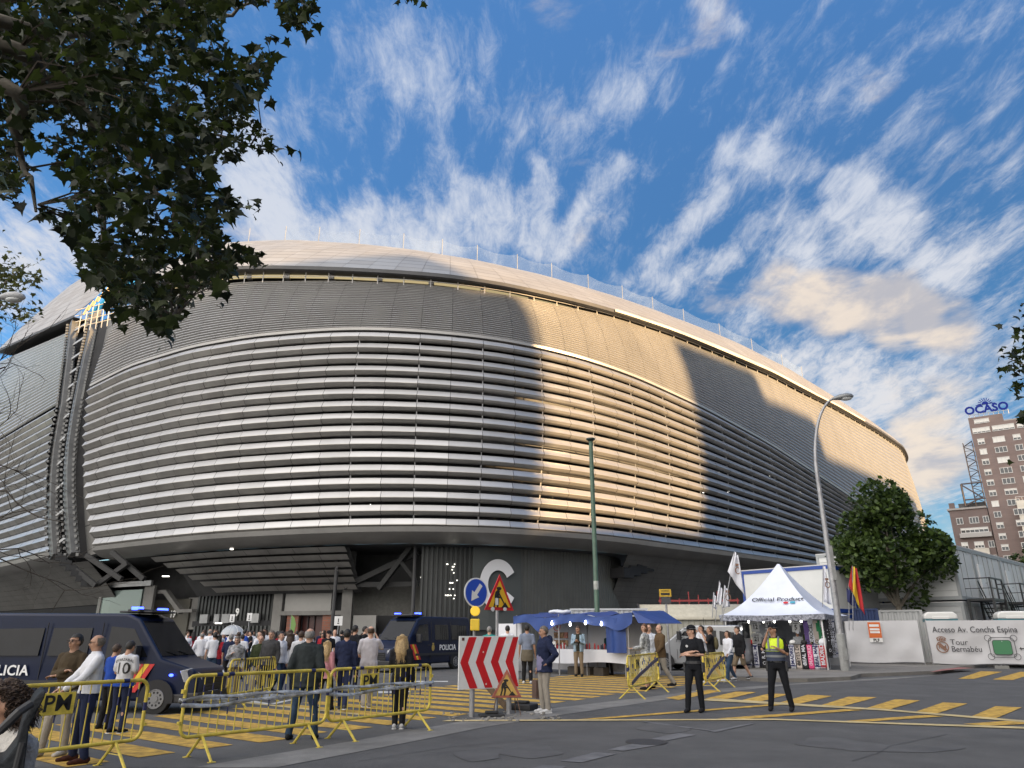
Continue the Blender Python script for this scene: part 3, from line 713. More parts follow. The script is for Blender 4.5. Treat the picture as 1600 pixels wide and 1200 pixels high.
for a, b in (((-5.2,36.3),(-5.2,42.6)),((-5.2,42.6),(0,42.6)),((-5.2,42.4),(-.6,38.2)),((-5.2,38),(0,38)),((-5.2,36.4),(-.6,38.4))): mb.beam(C0+UO*a[0]+Vector((0,0,a[1])), C0+UO*b[0]+Vector((0,0,b[1])), .4, .35)
mb.build('fire_escape', None, ot)
sgn = thing('rooftop_sign', 'blue rooftop letters with a small rising sun above them on the brick tower', 'sign', C0+UO*4-NO*1+Vector((0,0,61.8)))
so_ = C0+UO*4-NO*1; mb = MB(so_+Vector((0,0,61.8)))
blue = M('sign_blue', (.010,.022,.20), .6, spec=.1)
mb.text('OCASO', 3.2, so_+UO*1.0+Vector((0,0,64.0)), UO, (0,0,1), .12, .035, xs=.98); mb.build('lettering', blue, sgn)
mb = MB(so_+Vector((0,0,61.8))); cs = so_+UO*1.0+Vector((0,0,65.4)); V = Vector((0,0,1))
mb.prism([cs+UO*(.85*math.cos(R(a)))+V*(.85*math.sin(R(a))) for a in range(0,181,15)], NO*.2)
mb.beam(cs-UO*2.4, cs+UO*2.4, .2, .16)
for a in range(10,171,20): d = UO*math.cos(R(a))+V*math.sin(R(a)); mb.beam(cs+d*1.05, cs+d*1.9, .14, .2)
mb.build('emblem', blue, sgn)
mb = MB(so_+Vector((0,0,61.8)))
for i in range(9): a = so_+UO*(-3.5+i*1.2); mb.beam(a+V*61.6, a+V*63, .1, .1)
mb.beam(so_-UO*3.8+V*62.7, so_+UO*6.4+V*62.7, .12, .12); mb.build('sign_frame', steel, sgn)
# lower brick block left of the tower
CL = C0-UO*9.6-NO*.6
lb = thing('brick_block', 'low brick apartment block with a balcony left of the tall brick tower', 'building', CL)
blk(lb, CL, 0, 9.4, 0, 35.4, 0, 13, brick_mat('block_brick', (.135,.098,.091), (.155,.112,.103), (.13,.106,.10), 1, .6, .25, .03), 'wall', CL)
blk(lb, CL, -.4, 9.4, 35.4, 35.9, -.4, 13, MATS['roof_grey'], 'cornice', CL); blk(lb, CL, 2.6, 9.2, 35.9, 37.2, .5, 9, dgrey, 'roof_terrace', CL); blk(lb, CL, .2, 1.6, 35.9, 37.6, .6, 2, MATS['block_brick'], 'chimney', CL)
blk(lb, CL, 1.5, 9.2, 27.4, 28.6, -1.0, -.01, M('balcony_grey', (.33,.32,.31), .7), 'balcony', CL); blk(lb, CL, 4.2, 7.8, 15, 24.2, -1.2, -.01, cream, 'bay', CL)
for z in (32.2, 25.3, 21.4, 18, 15):
    for ti, w in ((2.2,1.5),(5.7,2.2),(8.6,1.3)):
        mb = MB(CL); window_mesh(mb, CL+UO*ti+NO*(1.22 if ti == 5.7 and z < 24 else .0)+Vector((0,0,z)), UO, NO, w, 1.7, framew, glassm, 3 if w > 2 else 2, rnd.choice([0,0,.3,.6]), blindm); mb.build('window', None, lb)
mb = MB(CL); window_mesh(mb, CL+UO*5.3+NO*.02+Vector((0,0,29.4)), UO, NO, 6.6, 1.3, framew, glassm, 6, .4, blindm); mb.build('window', None, lb)
# apartment blocks on the near side of the street (out of frame; they shade the street)
def cd(c, d): return Vector((.6*c+.8*d, .8*c-.6*d, 0))
def shade_block(c0, c1, d0, d1, h, label, m):
    o = cd(c0, d0); b = thing('apartment_block', label, 'building', o)
    mb = MB(o); mb.prism([cd(c0,d0), cd(c1,d0), cd(c1,d1), cd(c0,d1)], (0,0,h)); mb.build('wall', m, b)
    mb = MB(o); mb.prism([p+Vector((0,0,h)) for p in (cd(c0+.4,d0+.4), cd(c1-.4,d0+.4), cd(c1-.4,d1-.4), cd(c0+.4,d1-.4))], (0,0,.7)); mb.build('roof', MATS['roof_grey'], b)
    mb = MB(o); U = (cd(1,0)-cd(0,0)).normalized(); N = (cd(0,0)-cd(0,1)).normalized()
    for r in range(int(h/3.1)):
        for i in range(int((c1-c0)/3.4)): window_mesh(mb, cd(c0+1.8+3.4*i, d0)+Vector((0,0,1.8+3.1*r)), U, N, 1.6, 1.6, framew, glassm)
    w = mb.build('windows', None, b); w['kind'] = 'stuff'
shade_block(44.4, 49.0, 42.2, 58.3, 44.5, 'narrow brick stair tower at the end of the longest street block', tb)
shade_block(-25, 44.7, 42, 58, 51.5, 'long brick apartment block across the street from the stadium', tb)
shade_block(48.8, 70.5, 42.4, 55.8, 22.5, 'low brick apartment block between the two taller street blocks', tb)
shade_block(69.5, 87, 56, 78, 46.5, 'tall cream apartment tower across the street beyond the low block', cream)
shade_block(86.8, 101, 62.4, 78.3, 43.5, 'cream apartment block one storey lower than the cream tower beside it', cream)
shade_block(100.5, 150, 62.8, 78.6, 38.0, 'long low cream apartment block at the far end of the street', cream)
# ================================================================== road surface, markings, pavement
U = Vector((.8,-.6,0)); V = Vector((.6,.8,0)); Z = Vector((0,0,1))
yel = M('road_yellow', (.46,.285,.05), .85, var=.5, scale=5, bump=.5, bscale=90)
yel2 = M('road_yellow_thin', (.45,.36,.18), .8, var=.35, scale=1.2)
greyp = M('road_worn_paint', (.12,.12,.125), .9, var=.35, scale=3)
whitep = M('road_white_paint', (.48,.48,.47), .8, var=.3, scale=2)
conc = M('gutter_concrete', (.17,.165,.155), .9, var=.3, scale=1.2, bump=.5, bscale=60)
road2 = M('asphalt_worn', (.095,.094,.092), .9, var=.22, scale=.5, bump=.7, bscale=90)
def flat(name, polys, m, z, px=True):
    mb = MB()
    for p in polys: mb.poly([(G(*q) if px else Vector(q))*1.0+Z*z for q in p])
    o = mb.build(name, m); tag(o, kind='structure'); return o
# older, paler asphalt of the closed side street
flat('side_road', [[(330,1200),(560,1160),(740,1127),(880,1108),(1000,1094),(1090,1080),(1080,1062),(1000,1046),(500,1012),(-300,1012),(-500,1200)]], road2, .003)
flat('gutter', [[(300,1200),(430,1200),(640,1160),(760,1136),(880,1117),(1010,1098),(1110,1084),(1240,1070),(1400,1061),(1480,1054),(1340,1062),(1200,1071),(1090,1079),(1000,1091),(880,1105),(740,1124),(560,1157)]], conc, .006)
A0 = G(839,1102); pol = []
for i in range(-14, 15):
    c = A0+V*(.93*i); w = V*.27; L = 5.0 if i < 2 else 6.2
    rr = random.Random(i); a, b = c-U*(L+rr.uniform(-.15,.15)), c+U*rr.uniform(-.1,.1)
    if (a-w).y < 7.5: continue
    pol.append([tuple(a-w), tuple(b-w), tuple(b+w), tuple(a+w)])
flat('crosswalk', pol, yel, .010, False)
st2 = [[(1040,1091),(1060,1094),(1128,1080),(1108,1078)],[(1102,1092),(1131,1094),(1182,1082),(1150,1081)],[(1153,1096),(1183,1098),(1234,1085),(1203,1084)],[(1216,1099),(1246,1101),(1300,1088),(1262,1086)],[(1281,1103),(1313,1105),(1370,1090),(1326,1089)],[(1354,1107),(1387,1110),(1438,1095),(1399,1093)],[(1430,1113),(1465,1115),(1512,1100),(1474,1098)],[(1518,1120),(1556,1123),(1597,1106),(1556,1104)],[(1610,1128),(1655,1131),(1690,1113),(1645,1111)],
       [(1497,1061),(1522,1061),(1566,1050),(1533,1049)],[(1551,1062),(1582,1063),(1626,1050),(1594,1050)]]
flat('crosswalk', st2, yel, .010)
flat('lane_marking', [[(900,1125),(950,1123.5),(1235,1101),(1215,1100)],[(1120,1123.5),(1160,1124.5),(1350,1110),(1318,1109)],[(1318,1127.5),(1352,1128.5),(1475,1120),(1445,1118)],[(1505,1132),(1545,1135),(1640,1130),(1590,1126)]], yel, .011)
flat('lane_line', [[(690,1128),(700,1126),(1210,1124),(1605,1137),(1605,1140),(1210,1126)],[(1090,1094.5),(1117,1092),(1380,1108.5),(1605,1127),(1605,1130),(1380,1111)]], yel2, .014)
flat('worn_marking', [[(875,1190),(930,1176),(962,1179),(910,1192)],[(950,1172),(1000,1160),(1040,1163),(975,1174)],[(1018,1155),(1060,1146),(1088,1149),(1040,1158)],[(800,1210),(850,1196),(885,1199),(840,1214)]], greyp, .008)
flat('worn_marking', [[(1000,1128),(1110,1143),(1117,1145),(1180,1131),(1172,1131),(1115,1142),(1010,1128)]], greyp, .009)
flat('white_marking', [[(380,1096),(420,1103),(428,1101),(388,1094)],[(420,1103),(470,1092),(470,1090),(418,1101)],[(620,1066),(700,1066),(700,1064.5),(620,1064.5)],[(590,1084),(640,1082),(640,1080),(590,1081)]], whitep, .012)
flat('thin_line', [[(290,1090),(560,1118),(562,1116),(292,1088)]], yel2, .013)
# cracks: thin tarred lines in the dark asphalt
mb = MB()
for pts in (((1330,1190),(1370,1178),(1392,1166),(1430,1158),(1480,1148)),((560,1190),(700,1168),(900,1150))):
    g = [G(*p)+Z*.009 for p in pts]
    for a, b in zip(g[:-1], g[1:]):
        n = (b-a).cross(Z).normalized()*.007; mb.quad(a-n, b-n, b+n, a+n)
tag(mb.build('tar_seam', M('tar', (.035,.035,.037), .7)), kind='structure')
mh = flat('manhole', [[tuple(G(1010,1160)+Vector((.33*math.cos(t),.33*math.sin(t),0))) for t in np.linspace(0,2*math.pi,25)[:-1]]], M('cast_iron', (.05,.05,.052), .6, .4, bump=.9, bscale=60), .012, False)
rr = random.Random(41); pp = []
for i in range(5):
    c = G(rr.uniform(700,1580), rr.uniform(1120,1195)); a = rr.uniform(.3,1.1); b_ = rr.uniform(.2,.7); ph = rr.uniform(0,6)
    pp.append([tuple(c+Vector((a*(1+.25*math.sin(3*t+ph))*math.cos(t), b_*(1+.25*math.cos(2*t+ph))*math.sin(t), 0))) for t in np.linspace(0,2*math.pi,25)[:-1]])
for i, q in enumerate(pp): flat('asphalt_stain', [q], M('oil_stain', (.074,.073,.073), .85, var=.25, scale=2), .005+.0004*i, False)
# pavement under the tent and the banner fence
pv = M('paving', (.175,.165,.15), .9, var=.25, scale=.9, bump=.4, bscale=50)
kb = [G(x,y) for x,y in ((1092,1048),(1100,1056),(1140,1062),(1200,1066),(1262,1066),(1330,1063),(1346,1058),(1385,1056.5),(1470,1053),(1500,1046),(1545,1042.5))]+[Vector((60,38,0)),Vector((60,80,0)),Vector((12,60,0))]
mb = MB(); n = len(kb); mb.add([p for p in kb]+[p+Z*.13 for p in kb], [tuple(range(n, 2*n))]+[(i,(i+1)%n,n+(i+1)%n,n+i) for i in range(n)])
tag(mb.build('pavement', pv), kind='structure')
flat('ramp_paving', [[(1453,1056),(1483,1052),(1523,1048.5),(1500,1047.5),(1470,1051)]], M('pink_tactile', (.27,.12,.11), .9, var=.2), .135)
# ================================================================== crowd barriers
ylp = M('barrier_yellow', (.58,.45,.065), .5, var=.3, scale=6); navy = M('barrier_navy', (.012,.016,.075), .5)
tape = M('silver_tape', (.50,.51,.52), .35, .3, var=.5, scale=9, bump=.3, bscale=30)
def barrier(label, P0, P1, H=1.06, group=None, sign=None, tapes=False, ends=True, flip=False, navy_r=1, zig=False):
    """P0,P1: ground points of the two ends (left,right in view)"""
    P0, P1 = Vector(P0), Vector(P1); L = (P1-P0).length; a = math.atan2(P1.y-P0.y, P1.x-P0.x)
    b = thing('crowd_barrier', label, 'barrier', P0, a, group)
    r = .12; zl = .30; fr = [(r,zl),(L-r,zl)]; pts = []
    def arc(cx, cz, a0): return [(cx+r*math.cos(R(a0+k*22.5)), cz+r*math.sin(R(a0+k*22.5))) for k in range(5)]
    loop = arc(L-r, H-r, 0)+arc(r, H-r, 90)+arc(r, zl+r, 180)+arc(L-r, zl+r, 270)
    m = MB(); m.tube([(x,0,z) for x,z in loop], .024, 8, closed=True); m.build('frame', ylp, b, smooth=50)
    m = MB(); nb = int(L/.125)
    for i in range(1, nb): x = L*i/nb; m.cyl((x,0,zl), (x,0,H), .0085, 6)
    o = m.build('bars', ylp, b, smooth=50)
    for x in (.32, L-.32):
        m = MB(); m.cyl((x,0,zl), (x+.0,-.34,.0), .02, 6); m.cyl((x,0,zl), (x,.34,.0), .02, 6); m.box((x,-.34,.006),(.10,.05,.012)); m.box((x,.34,.006),(.10,.05,.012)); m.cyl((x,-.16,.16),(x,.16,.16),.006,5)
        m.build('leg', ylp, b)
    m = MB(); rr = random.Random(int(L*1000)+len(label))
    for x in ([.42,.60] if navy_r == 1 else [.35,.55,1.5,1.62]): m.cyl((x,0,H), (x+.09,0,H), .0265, 8)
    m.cyl((L-.35,0,H),(L-.27,0,H),.0265,8); m.cyl((L,0,H-.38),(L,0,H-.28),.0265,8); m.cyl((0,0,H-.38),(0,0,H-.28),.0265,8)
    for i in range(1, nb):
        if rr.random() < .75: x = L*i/nb; z0 = zl+ (H-zl)*(.25+.5*abs(math.sin(i*.6))); m.cyl((x,0,z0), (x,0,z0+.10), .0102, 6)
    m.build('navy_bands', navy, b)
    m = MB()
    for x in (-.03, L+.03): m.cyl((x,0,H-.22),(x,0,H-.17),.03,8); m.cyl((x,0,zl+.16),(x,0,zl+.20),.03,8)
    m.build('coupling', ylp, b)
    if sign is not None:
        m = MB(); m.box((sign,0,H-.22),(.40,.03,.25)); p = m.build('sign_plate', ylp, b, bevel=.004)
        m = MB(); m.text('PM', .26, (sign,-.018,H-.22), (1,0,0), (0,0,1), .001, .012) ; m.text('PM', .26, (sign,.018,H-.22), (-1,0,0), (0,0,1), .001, .012); m.build('lettering', M('sign_black', (.015,.015,.015), .5), p)
    if tapes:
        for k in range(3):
            m = MB(); lo, hi = [], []; n_ = 60
            for i in range(n_+1):
                t = i/n_; x = -.06+(L+.12)*t; zc = H-.31-.030*k+.022*math.sin(5*t+k*1.7)+.012*math.sin(13*t+k)+.03*t; w = .017+.012*math.sin(11*t+k*2)**2; y = (-.030 if k != 1 else .030)+.012*math.sin(9*t+k*2); tw = .014*math.sin(17*t+k)
                lo.append((x, y+tw, zc-w)); hi.append((x, y-tw, zc+w))
            m.grid([lo, hi]); m.build('tape_wrap', tape, b, smooth=80, solid=.003)
    if zig:
        m = MB(); pts = [(L*.08,-.03,zl+.08),(L*.3,-.035,zl+.25),(L*.55,-.03,zl+.38),(L*.75,-.035,H-.25),(L*.97,-.03,H-.16)]
        for a_, b_ in zip(pts[:-1], pts[1:]): m.beam(a_, b_, .02, .09)
        m.build('tape_wrap', M('navy_tape', (.02,.025,.10), .4, var=.4), b)
    return b
def gx(px, py): g = G(px, py); g.z = 0; return g
def ext(p, q, e0, e1): d = (q-p).normalized(); return p-d*e0, q+d*e1
gb = 'yellow police crowd barriers'
f0, f1 = gx(-30,1262), gx(182,1203); p0, p1 = Vector((-6.35,8.35,0)), Vector((-4.93,10.42,0))
barrier('yellow police barrier nearest us, an older man in white leaning on it', p0, p1, 1.03, gb, sign=1.38)
p0, p1 = ext(gx(315,1187), gx(480,1165), .36, .30); barrier('yellow police barrier wrapped in silver tape in front of the man in a dark jacket', p0, p1, 1.07, gb, sign=None, tapes=True)
p0, p1 = ext(gx(538,1156), gx(655,1139), .38, .25); barrier('yellow police barrier wrapped in silver tape in front of the blonde woman in black', p0, p1, 1.07, gb, sign=.85, tapes=True)
p0, p1 = ext(gx(985,1093), gx(1037,1078), .12, -.5); barrier('yellow police barrier with dark tape in front of the man in a brown jacket', p0, p1, 1.06, gb, sign=.95, zig=True)
p0, p1 = ext(gx(1104,1081), gx(1136,1072), .12, -.1); barrier('yellow police barrier between the bare armed officer and the white tent', p0, p1, 1.04, gb, sign=.5, zig=True)
p0, p1 = gx(352,1108), gx(424,1094); barrier('yellow police barrier standing behind the silver taped one, plate without letters', p0, p1, 1.04, gb)
# ================================================================== vans
carpaint = M('navy_paint', (.006,.011,.034), .30, 0, coat=.10, spec=.2, var=.15, scale=.8)
vglass = M('van_glass', (.008,.009,.011), .08, 0, spec=.22, var=.3, scale=2.5); tyre = M('tyre_rubber', (.018,.018,.018), .85); blackp = M('black_plastic', (.022,.022,.024), .55); rimm = M('wheel_rim', (.20,.20,.205), .5, .5)
chrome = M('lamp_clear', (.55,.56,.58), .12, .3); redm = M('stripe_red', (.52,.02,.02), .4); yelm = M('stripe_yellow', (.72,.48,.03), .4); whm = M('lettering_white', (.75,.75,.75), .5)
blue_l = M('beacon_blue', (.02,.03,.6), .2, emit=(.03,.06,1), es=4)
def van(name, label, cat, loc, rz, k=1.0, paint=carpaint, police=True, prof=None, W=1.95, wb=(.95,4.6), L=5.9, wins=None, wr=.35, group=None):
    """front at x=0 looking towards +x? local: x runs from nose (0) to tail (-L); y left/right"""
    b = thing(name, label, cat, loc, rz, group); b.scale = (k,k,k)
    P = prof or [(0,.35),(.02,.75),(-.10,1.02),(-.95,1.28),(-1.75,2.25),(-2.1,2.38),(-5.75,2.40),(-5.88,2.2),(-5.9,.42),(-5.7,.32),(-.1,.28)]
    zmax = max(p[1] for p in P)
    def hw(z, x=-3): 
        w = W/2; w -= max(0, z-1.15)/(zmax-1.15)*.13*W/2*1.0
        if x > -.6: w -= (.6+x)*.22
        return w
    m = MB()
    n = len(P); vs = [(x, hw(z,x), z) for x,z in P]+[(x, -hw(z,x), z) for x,z in P]
    m.add(vs, [tuple(range(n)), tuple(range(2*n-1, n-1, -1))]+[(i, n+i, n+(i+1)%n, (i+1)%n) for i in range(n)])
    m.build('body', paint, b, smooth=35, bevel=.07, seg=3)
    def panel(name, pts, m_, par=b, e=.012, sides=(1,-1), names=None):
        for s in sides:
            mm = MB(); q = [Vector((x, s*(hw(z,x)+e), z)) for x,z in pts]; mm.prism(q if s > 0 else q[::-1], (0,-s*.03,0)); mm.build(name, m_, par)
    def strip(name, pts, w, m_, e=.016, sides=(1,-1)):
        for s in sides:
            mm = MB()
            for (a, c) in zip(pts[:-1], pts[1:]): mm.beam((a[0], s*(hw(a[1],a[0])+e-.01), a[1]), (c[0], s*(hw(c[1],c[0])+e-.01), c[1]), .02, w) if abs(a[0]-c[0]) > .01 else mm.box((a[0], s*(hw((a[1]+c[1])/2)+e-.012), (a[1]+c[1])/2), (w,.02,abs(a[1]-c[1])))
            mm.build(name, m_, b)
    # glazing
    if wins is None:
        wins = [[(-1.32,1.32),(-1.82,2.0),(-2.45,2.06),(-2.45,1.3)],[(-2.95,1.35),(-2.95,2.02),(-4.0,2.02),(-4.0,1.35)],[(-4.25,1.35),(-4.25,2.02),(-5.5,2.0),(-5.5,1.35)]]
    for w in wins: panel('side_window', w, vglass)
    if police and k > .9:
        for w in wins[1:]:
            xs = [p[0] for p in w]; 
            for s in (1,-1):
                mm = MB()
                for i in range(1, 5): x = min(xs)+(max(xs)-min(xs))*i/7; mm.cyl((x,s*(hw(1.38)+.03),1.37),(x,s*(hw(2.0)+.03),2.0),.008,5)
                mm.build('window_guard', blackp, b)
    i0 = max(range(n), key=lambda i: P[i][0] if .95 < P[i][1] < 1.35 and P[i][0] < -.5 else -99); a, c = P[i0], P[i0+1]
    if a[0] > -3:
        d = Vector((c[0]-a[0],0,c[1]-a[1])); nn = Vector((d.z,0,-d.x)).normalized()
        m = MB(); q = []
        for t, f in ((.06,1),(.94,1),(.94,-1),(.06,-1)): x, z = a[0]+d.x*t, a[1]+d.z*t; q.append(Vector((x, f*(hw(z)-.10), z))+nn*.012)
        m.prism(q, -nn*.03); m.build('windscreen', vglass, b)
        m = MB()
        for y in (-.1,.5): q0 = Vector((a[0]+d.x*.05,y,a[1]+d.z*.05))+nn*.03; m.beam(q0, q0+Vector((d.x*.12,-.45,d.z*.12)), .02, .02)
        m.build('wiper', blackp, b)
    # front
    m = MB(); 
    for i in range(4): m.box((.03,0,.56+.085*i), (.05,1.05-.03*i,.035))
    m.box((.0,0,.62),(.04,1.1,.36)); m.build('grille', blackp, b, bevel=.008)
    m = MB(); m.box((-.08,0,.36),(.34,W*.9,.26)); m.box((-.55,W*.47,.36),(.7,.06,.2)); m.box((-.55,-W*.47,.36),(.7,.06,.2)); m.build('bumper', blackp, b, bevel=.04)
    for s in (1,-1):
        m = MB(); m.prism([(-.02,s*.58,.64),(-.02,s*.60,.90),(-.22,s*.80,1.06),(-.42,s*(W/2-.0),1.0),(-.30,s*(W/2-.03),.74)], (.035,s*.02,0)); m.build('headlight', chrome, b, bevel=.01)
        m = MB(); m.box((-1.55,s*(W/2+.16),1.42),(.14,.24,.36)); m.cyl((-1.62,s*(hw(1.3)-.03),1.34),(-1.58,s*(W/2+.14),1.36),.03,6); mo = m.build('mirror', blackp, b, bevel=.04)
        if police: m = MB(); m.ell((-.62,s*(W/2+.01),.90),(.06,.02,.035)); m.build('flashing_light', blue_l, b)
        m = MB(); m.box((-L+.02,s*(W/2-.12),1.0),(.05,.12,.5)); m.build('tail_light', redm, b)
    m = MB(); m.box((.045,0,.44),(.02,.5,.11)); m.build('number_plate', whm, b)
    m = MB(); m.box((-L+.02,0,1.62),(.03,W*.62,.6)); m.build('rear_window', vglass, b)
    for x in wb:
        for s in (1,-1):
            w = thing('wheel', None, None, (-x, s*(W/2-.10), wr)); w.parent = b
            mm = MB(); mm.tube([(0,-.1,0),(0,-.105,0),(0,.105,0),(0,.1,0)], [wr*.86,wr,wr,wr*.86], 24); mm.build('tyre', tyre, w, smooth=50)
            mm = MB(); mm.cyl((0,s*.07,0),(0,s*.112,0),wr*.62,20); mm.cyl((0,s*.10,0),(0,s*.135,0),wr*.22,12)
            mm.tube([(wr*.62*math.cos(an),s*.112,wr*.62*math.sin(an)) for an in np.linspace(0,2*math.pi,21)[:-1]], .014, 6, closed=True); mm.mat(dark)
            for q in range(10): an = q*math.pi/5; mm.cyl((wr*.43*math.cos(an),s*.10,wr*.43*math.sin(an)),(wr*.43*math.cos(an),s*.1145,wr*.43*math.sin(an)),.028,8)
            mm.mats = [rimm]+mm.mats; n0 = len(mm.f)-10*8-10*2; mm.m = [0]*n0+[1]*(len(mm.f)-n0); mm.build('rim', None, w)
        for s in (1,-1):
            mm = MB(); an = [math.pi*i/12 for i in range(13)]
            po = [(-x+(wr+.10)*math.cos(t), s*(W/2+.008), wr+(wr+.10)*math.sin(t)) for t in an]
            mm.prism((po+[(-x-(wr+.10),s*(W/2+.008),.25),(-x+(wr+.10),s*(W/2+.008),.25)])[::s], (0,-s*.012,0)); mm.build('wheel_arch', dark, b)
    strip('side_moulding', [(-1.5,.72),(-L+.25,.72)], .10, blackp); strip('door_seam', [(-1.38,.45),(-1.38,1.28)], .012, dark); strip('door_seam', [(-2.62,.45),(-2.62,2.15)], .014, dark); strip('door_seam', [(-4.12,.45),(-4.12,2.15)], .014, dark)
    for s in (1,-1):
        m = MB(); m.box((-2.45,s*(W/2+.02),1.12),(.2,.03,.04)); m.build('handle', blackp, b)
    if police:
        for s in (1,-1):
            fl_ = []
            for k_, (m_, w_) in enumerate(((redm,.13),(yelm,.13),(redm,.13))):
                mm = MB(); x0 = -1.32-.14*k_; q = [(x0+.42,.48),(x0+.42-.13,.48),(x0-.13,1.14),(x0,1.14)]
                q = [(x0-.30+.13,.50),(x0-.30,.50),(x0+.10,1.16),(x0+.10+.13,1.16)]
                q = [Vector((x, s*(hw(z,x)+.014), z)) for x,z in q]; mm.prism(q if s > 0 else q[::-1], (0,-s*.02,0)); mm.build('flag_stripe', m_, b)
            mm = MB(); mm.text('POLICIA', .34, (-5.05 if k < .9 else -3.9, s*(W/2+.02), .99), (-s,0,0), (0,0,1), .004, .02, spacing=1.05); mm.build('lettering', whm, b)
            mm = MB(); mm.ell((-2.78,s*(W/2+.006),1.0),(.11,.012,.15)); mm.box((-2.78,s*(W/2+.006),1.18),(.12,.012,.06)); mm.build('emblem', M('crest_gold', (.35,.25,.06), .5), b)
            m = MB(); m.box((-2.0, s*.62, zmax+.10),(.20,.26,.10)); m.build('beacon', blue_l if s > 0 else blue_l, b, bevel=.02)
        m = MB(); m.box((-2.02,0,zmax+.05),(.34,1.5,.09)); m.box((-2.05,0,zmax+.03),(.9,1.2,.05)); m.build('light_bar', blackp, b, bevel=.02)
    return b
gv = 'police vans'
# near van, side-on, nose to the right
van('police_van', 'dark navy police van parked side on behind the nearest yellow barrier', 'van', (-6.75,17.3,0), R(-4), .86, group=gv)
van('police_van', 'dark navy police van at an angle, its windscreen towards us, beside the chevron board', 'van', (-6.0,33.6,0), R(180+58), 1.0, group=gv)
# ================================================================== chevron board, signs, rubble
galv = M('galvanised_post', (.33,.33,.34), .5, .5, var=.25, scale=4); whs = M('sign_white', (.66,.66,.65), .5, var=.08, scale=3); reds = M('sign_red', (.52,.015,.02), .4, var=.12, scale=3); blk_ = M('sign_black', (.015,.015,.015), .5); ylw = M('sign_yellow', (.72,.42,.02), .45); blus = M('sign_blue_bright', (.02,.07,.42), .4)
CB0 = gx(735,1121); CB1 = CB0+Vector((.92,.62,0)); du = (CB1-CB0).normalized(); dn = Vector((du.y,-du.x,0))
cbd = thing('chevron_board', 'large white board with red chevrons pointing left standing on two grey posts', 'road sign', CB0, math.atan2(du.y,du.x))
m = MB(); m.box((.44,0,1.05),(1.50,.03,1.04)); m.build('board', whs, cbd, bevel=.004)
x0 = -.22
for i in range(4):
    x = -.28+i*.375; w = .19; m = MB(); y = -.017
    a = [(x+.20,1.55),(x+.20+w,1.55),(x+w,1.05),(x+.24+w,.545),(x+.24,.545),(x,1.05)]
    m.prism([(min(p,1.185),y,z) for p,z in a], (0,-.002,0)); m.build('chevron', reds, cbd)
for x in (.06,.98): m = MB(); m.cyl((x,.05,-.02),(x,.05,1.5),.055,14); m.build('post', galv, cbd, smooth=50)
m = MB(); m.box((-.22,-.017,1.51),(.06,.004,.06)); m.build('sticker', M('sticker_dark', (.10,.03,.03), .5), cbd)
m = MB()
for x, z in ((.25,1.5),(.28,1.25),(.62,1.46),(.36,.62)): m.ell((x,-.02,z),(.018,.004,.018))
m.build('bolt', M('paint_chip', (.6,.55,.5), .6), cbd)
# blue keep-left arrow and flashing lamp on one pole
pb = CB0+du*.02+Vector((.02,.25,0))
bs = thing('arrow_sign', 'round blue road sign with a white arrow pointing down left', 'road sign', pb, R(38))
m = MB(); m.cyl((0,0,0),(0,0,2.62),.03,10); m.build('post', galv, bs, smooth=50)
m = MB(); m.cyl((0,-.035,2.47),(0,-.05,2.47),.315,36); m.build('rim', whs, bs, smooth=40); m = MB(); m.cyl((0,-.05,2.47),(0,-.054,2.47),.285,36); m.build('disc', blus, bs, smooth=40)
m = MB(); d = Vector((-.6,0,-.8)); pn = Vector((.8,0,-.6)); c = Vector((0,-.055,2.47)); f = lambda a, q: c+d*a+pn*q
m.prism([f(-.21,.045),f(.03,.045),f(.03,.12),f(.22,0),f(.03,-.12),f(.03,-.045),f(-.21,-.045)], (0,-.002,0)); m.build('arrow', whs, bs)
wl = thing('warning_lamp', 'yellow battery flashing lamp mounted under the round blue sign', 'lamp', pb+Vector((.02,-.06,1.72)), R(0))
m = MB(); m.box((0,-.04,.08),(.20,.14,.24)); m.build('battery_box', M('lamp_yellow_plastic', (.70,.47,.02), .35), wl, bevel=.02); m = MB(); m.cyl((0,-.10,.36),(0,.02,.36),.105,20); m.build('lens', M('amber_lens', (.75,.48,.02), .15, emit=(1,.6,.05), es=.12), wl, bevel=.015); m = MB(); m.box((0,-.04,.22),(.12,.10,.06)); m.build('neck', blk_, wl)
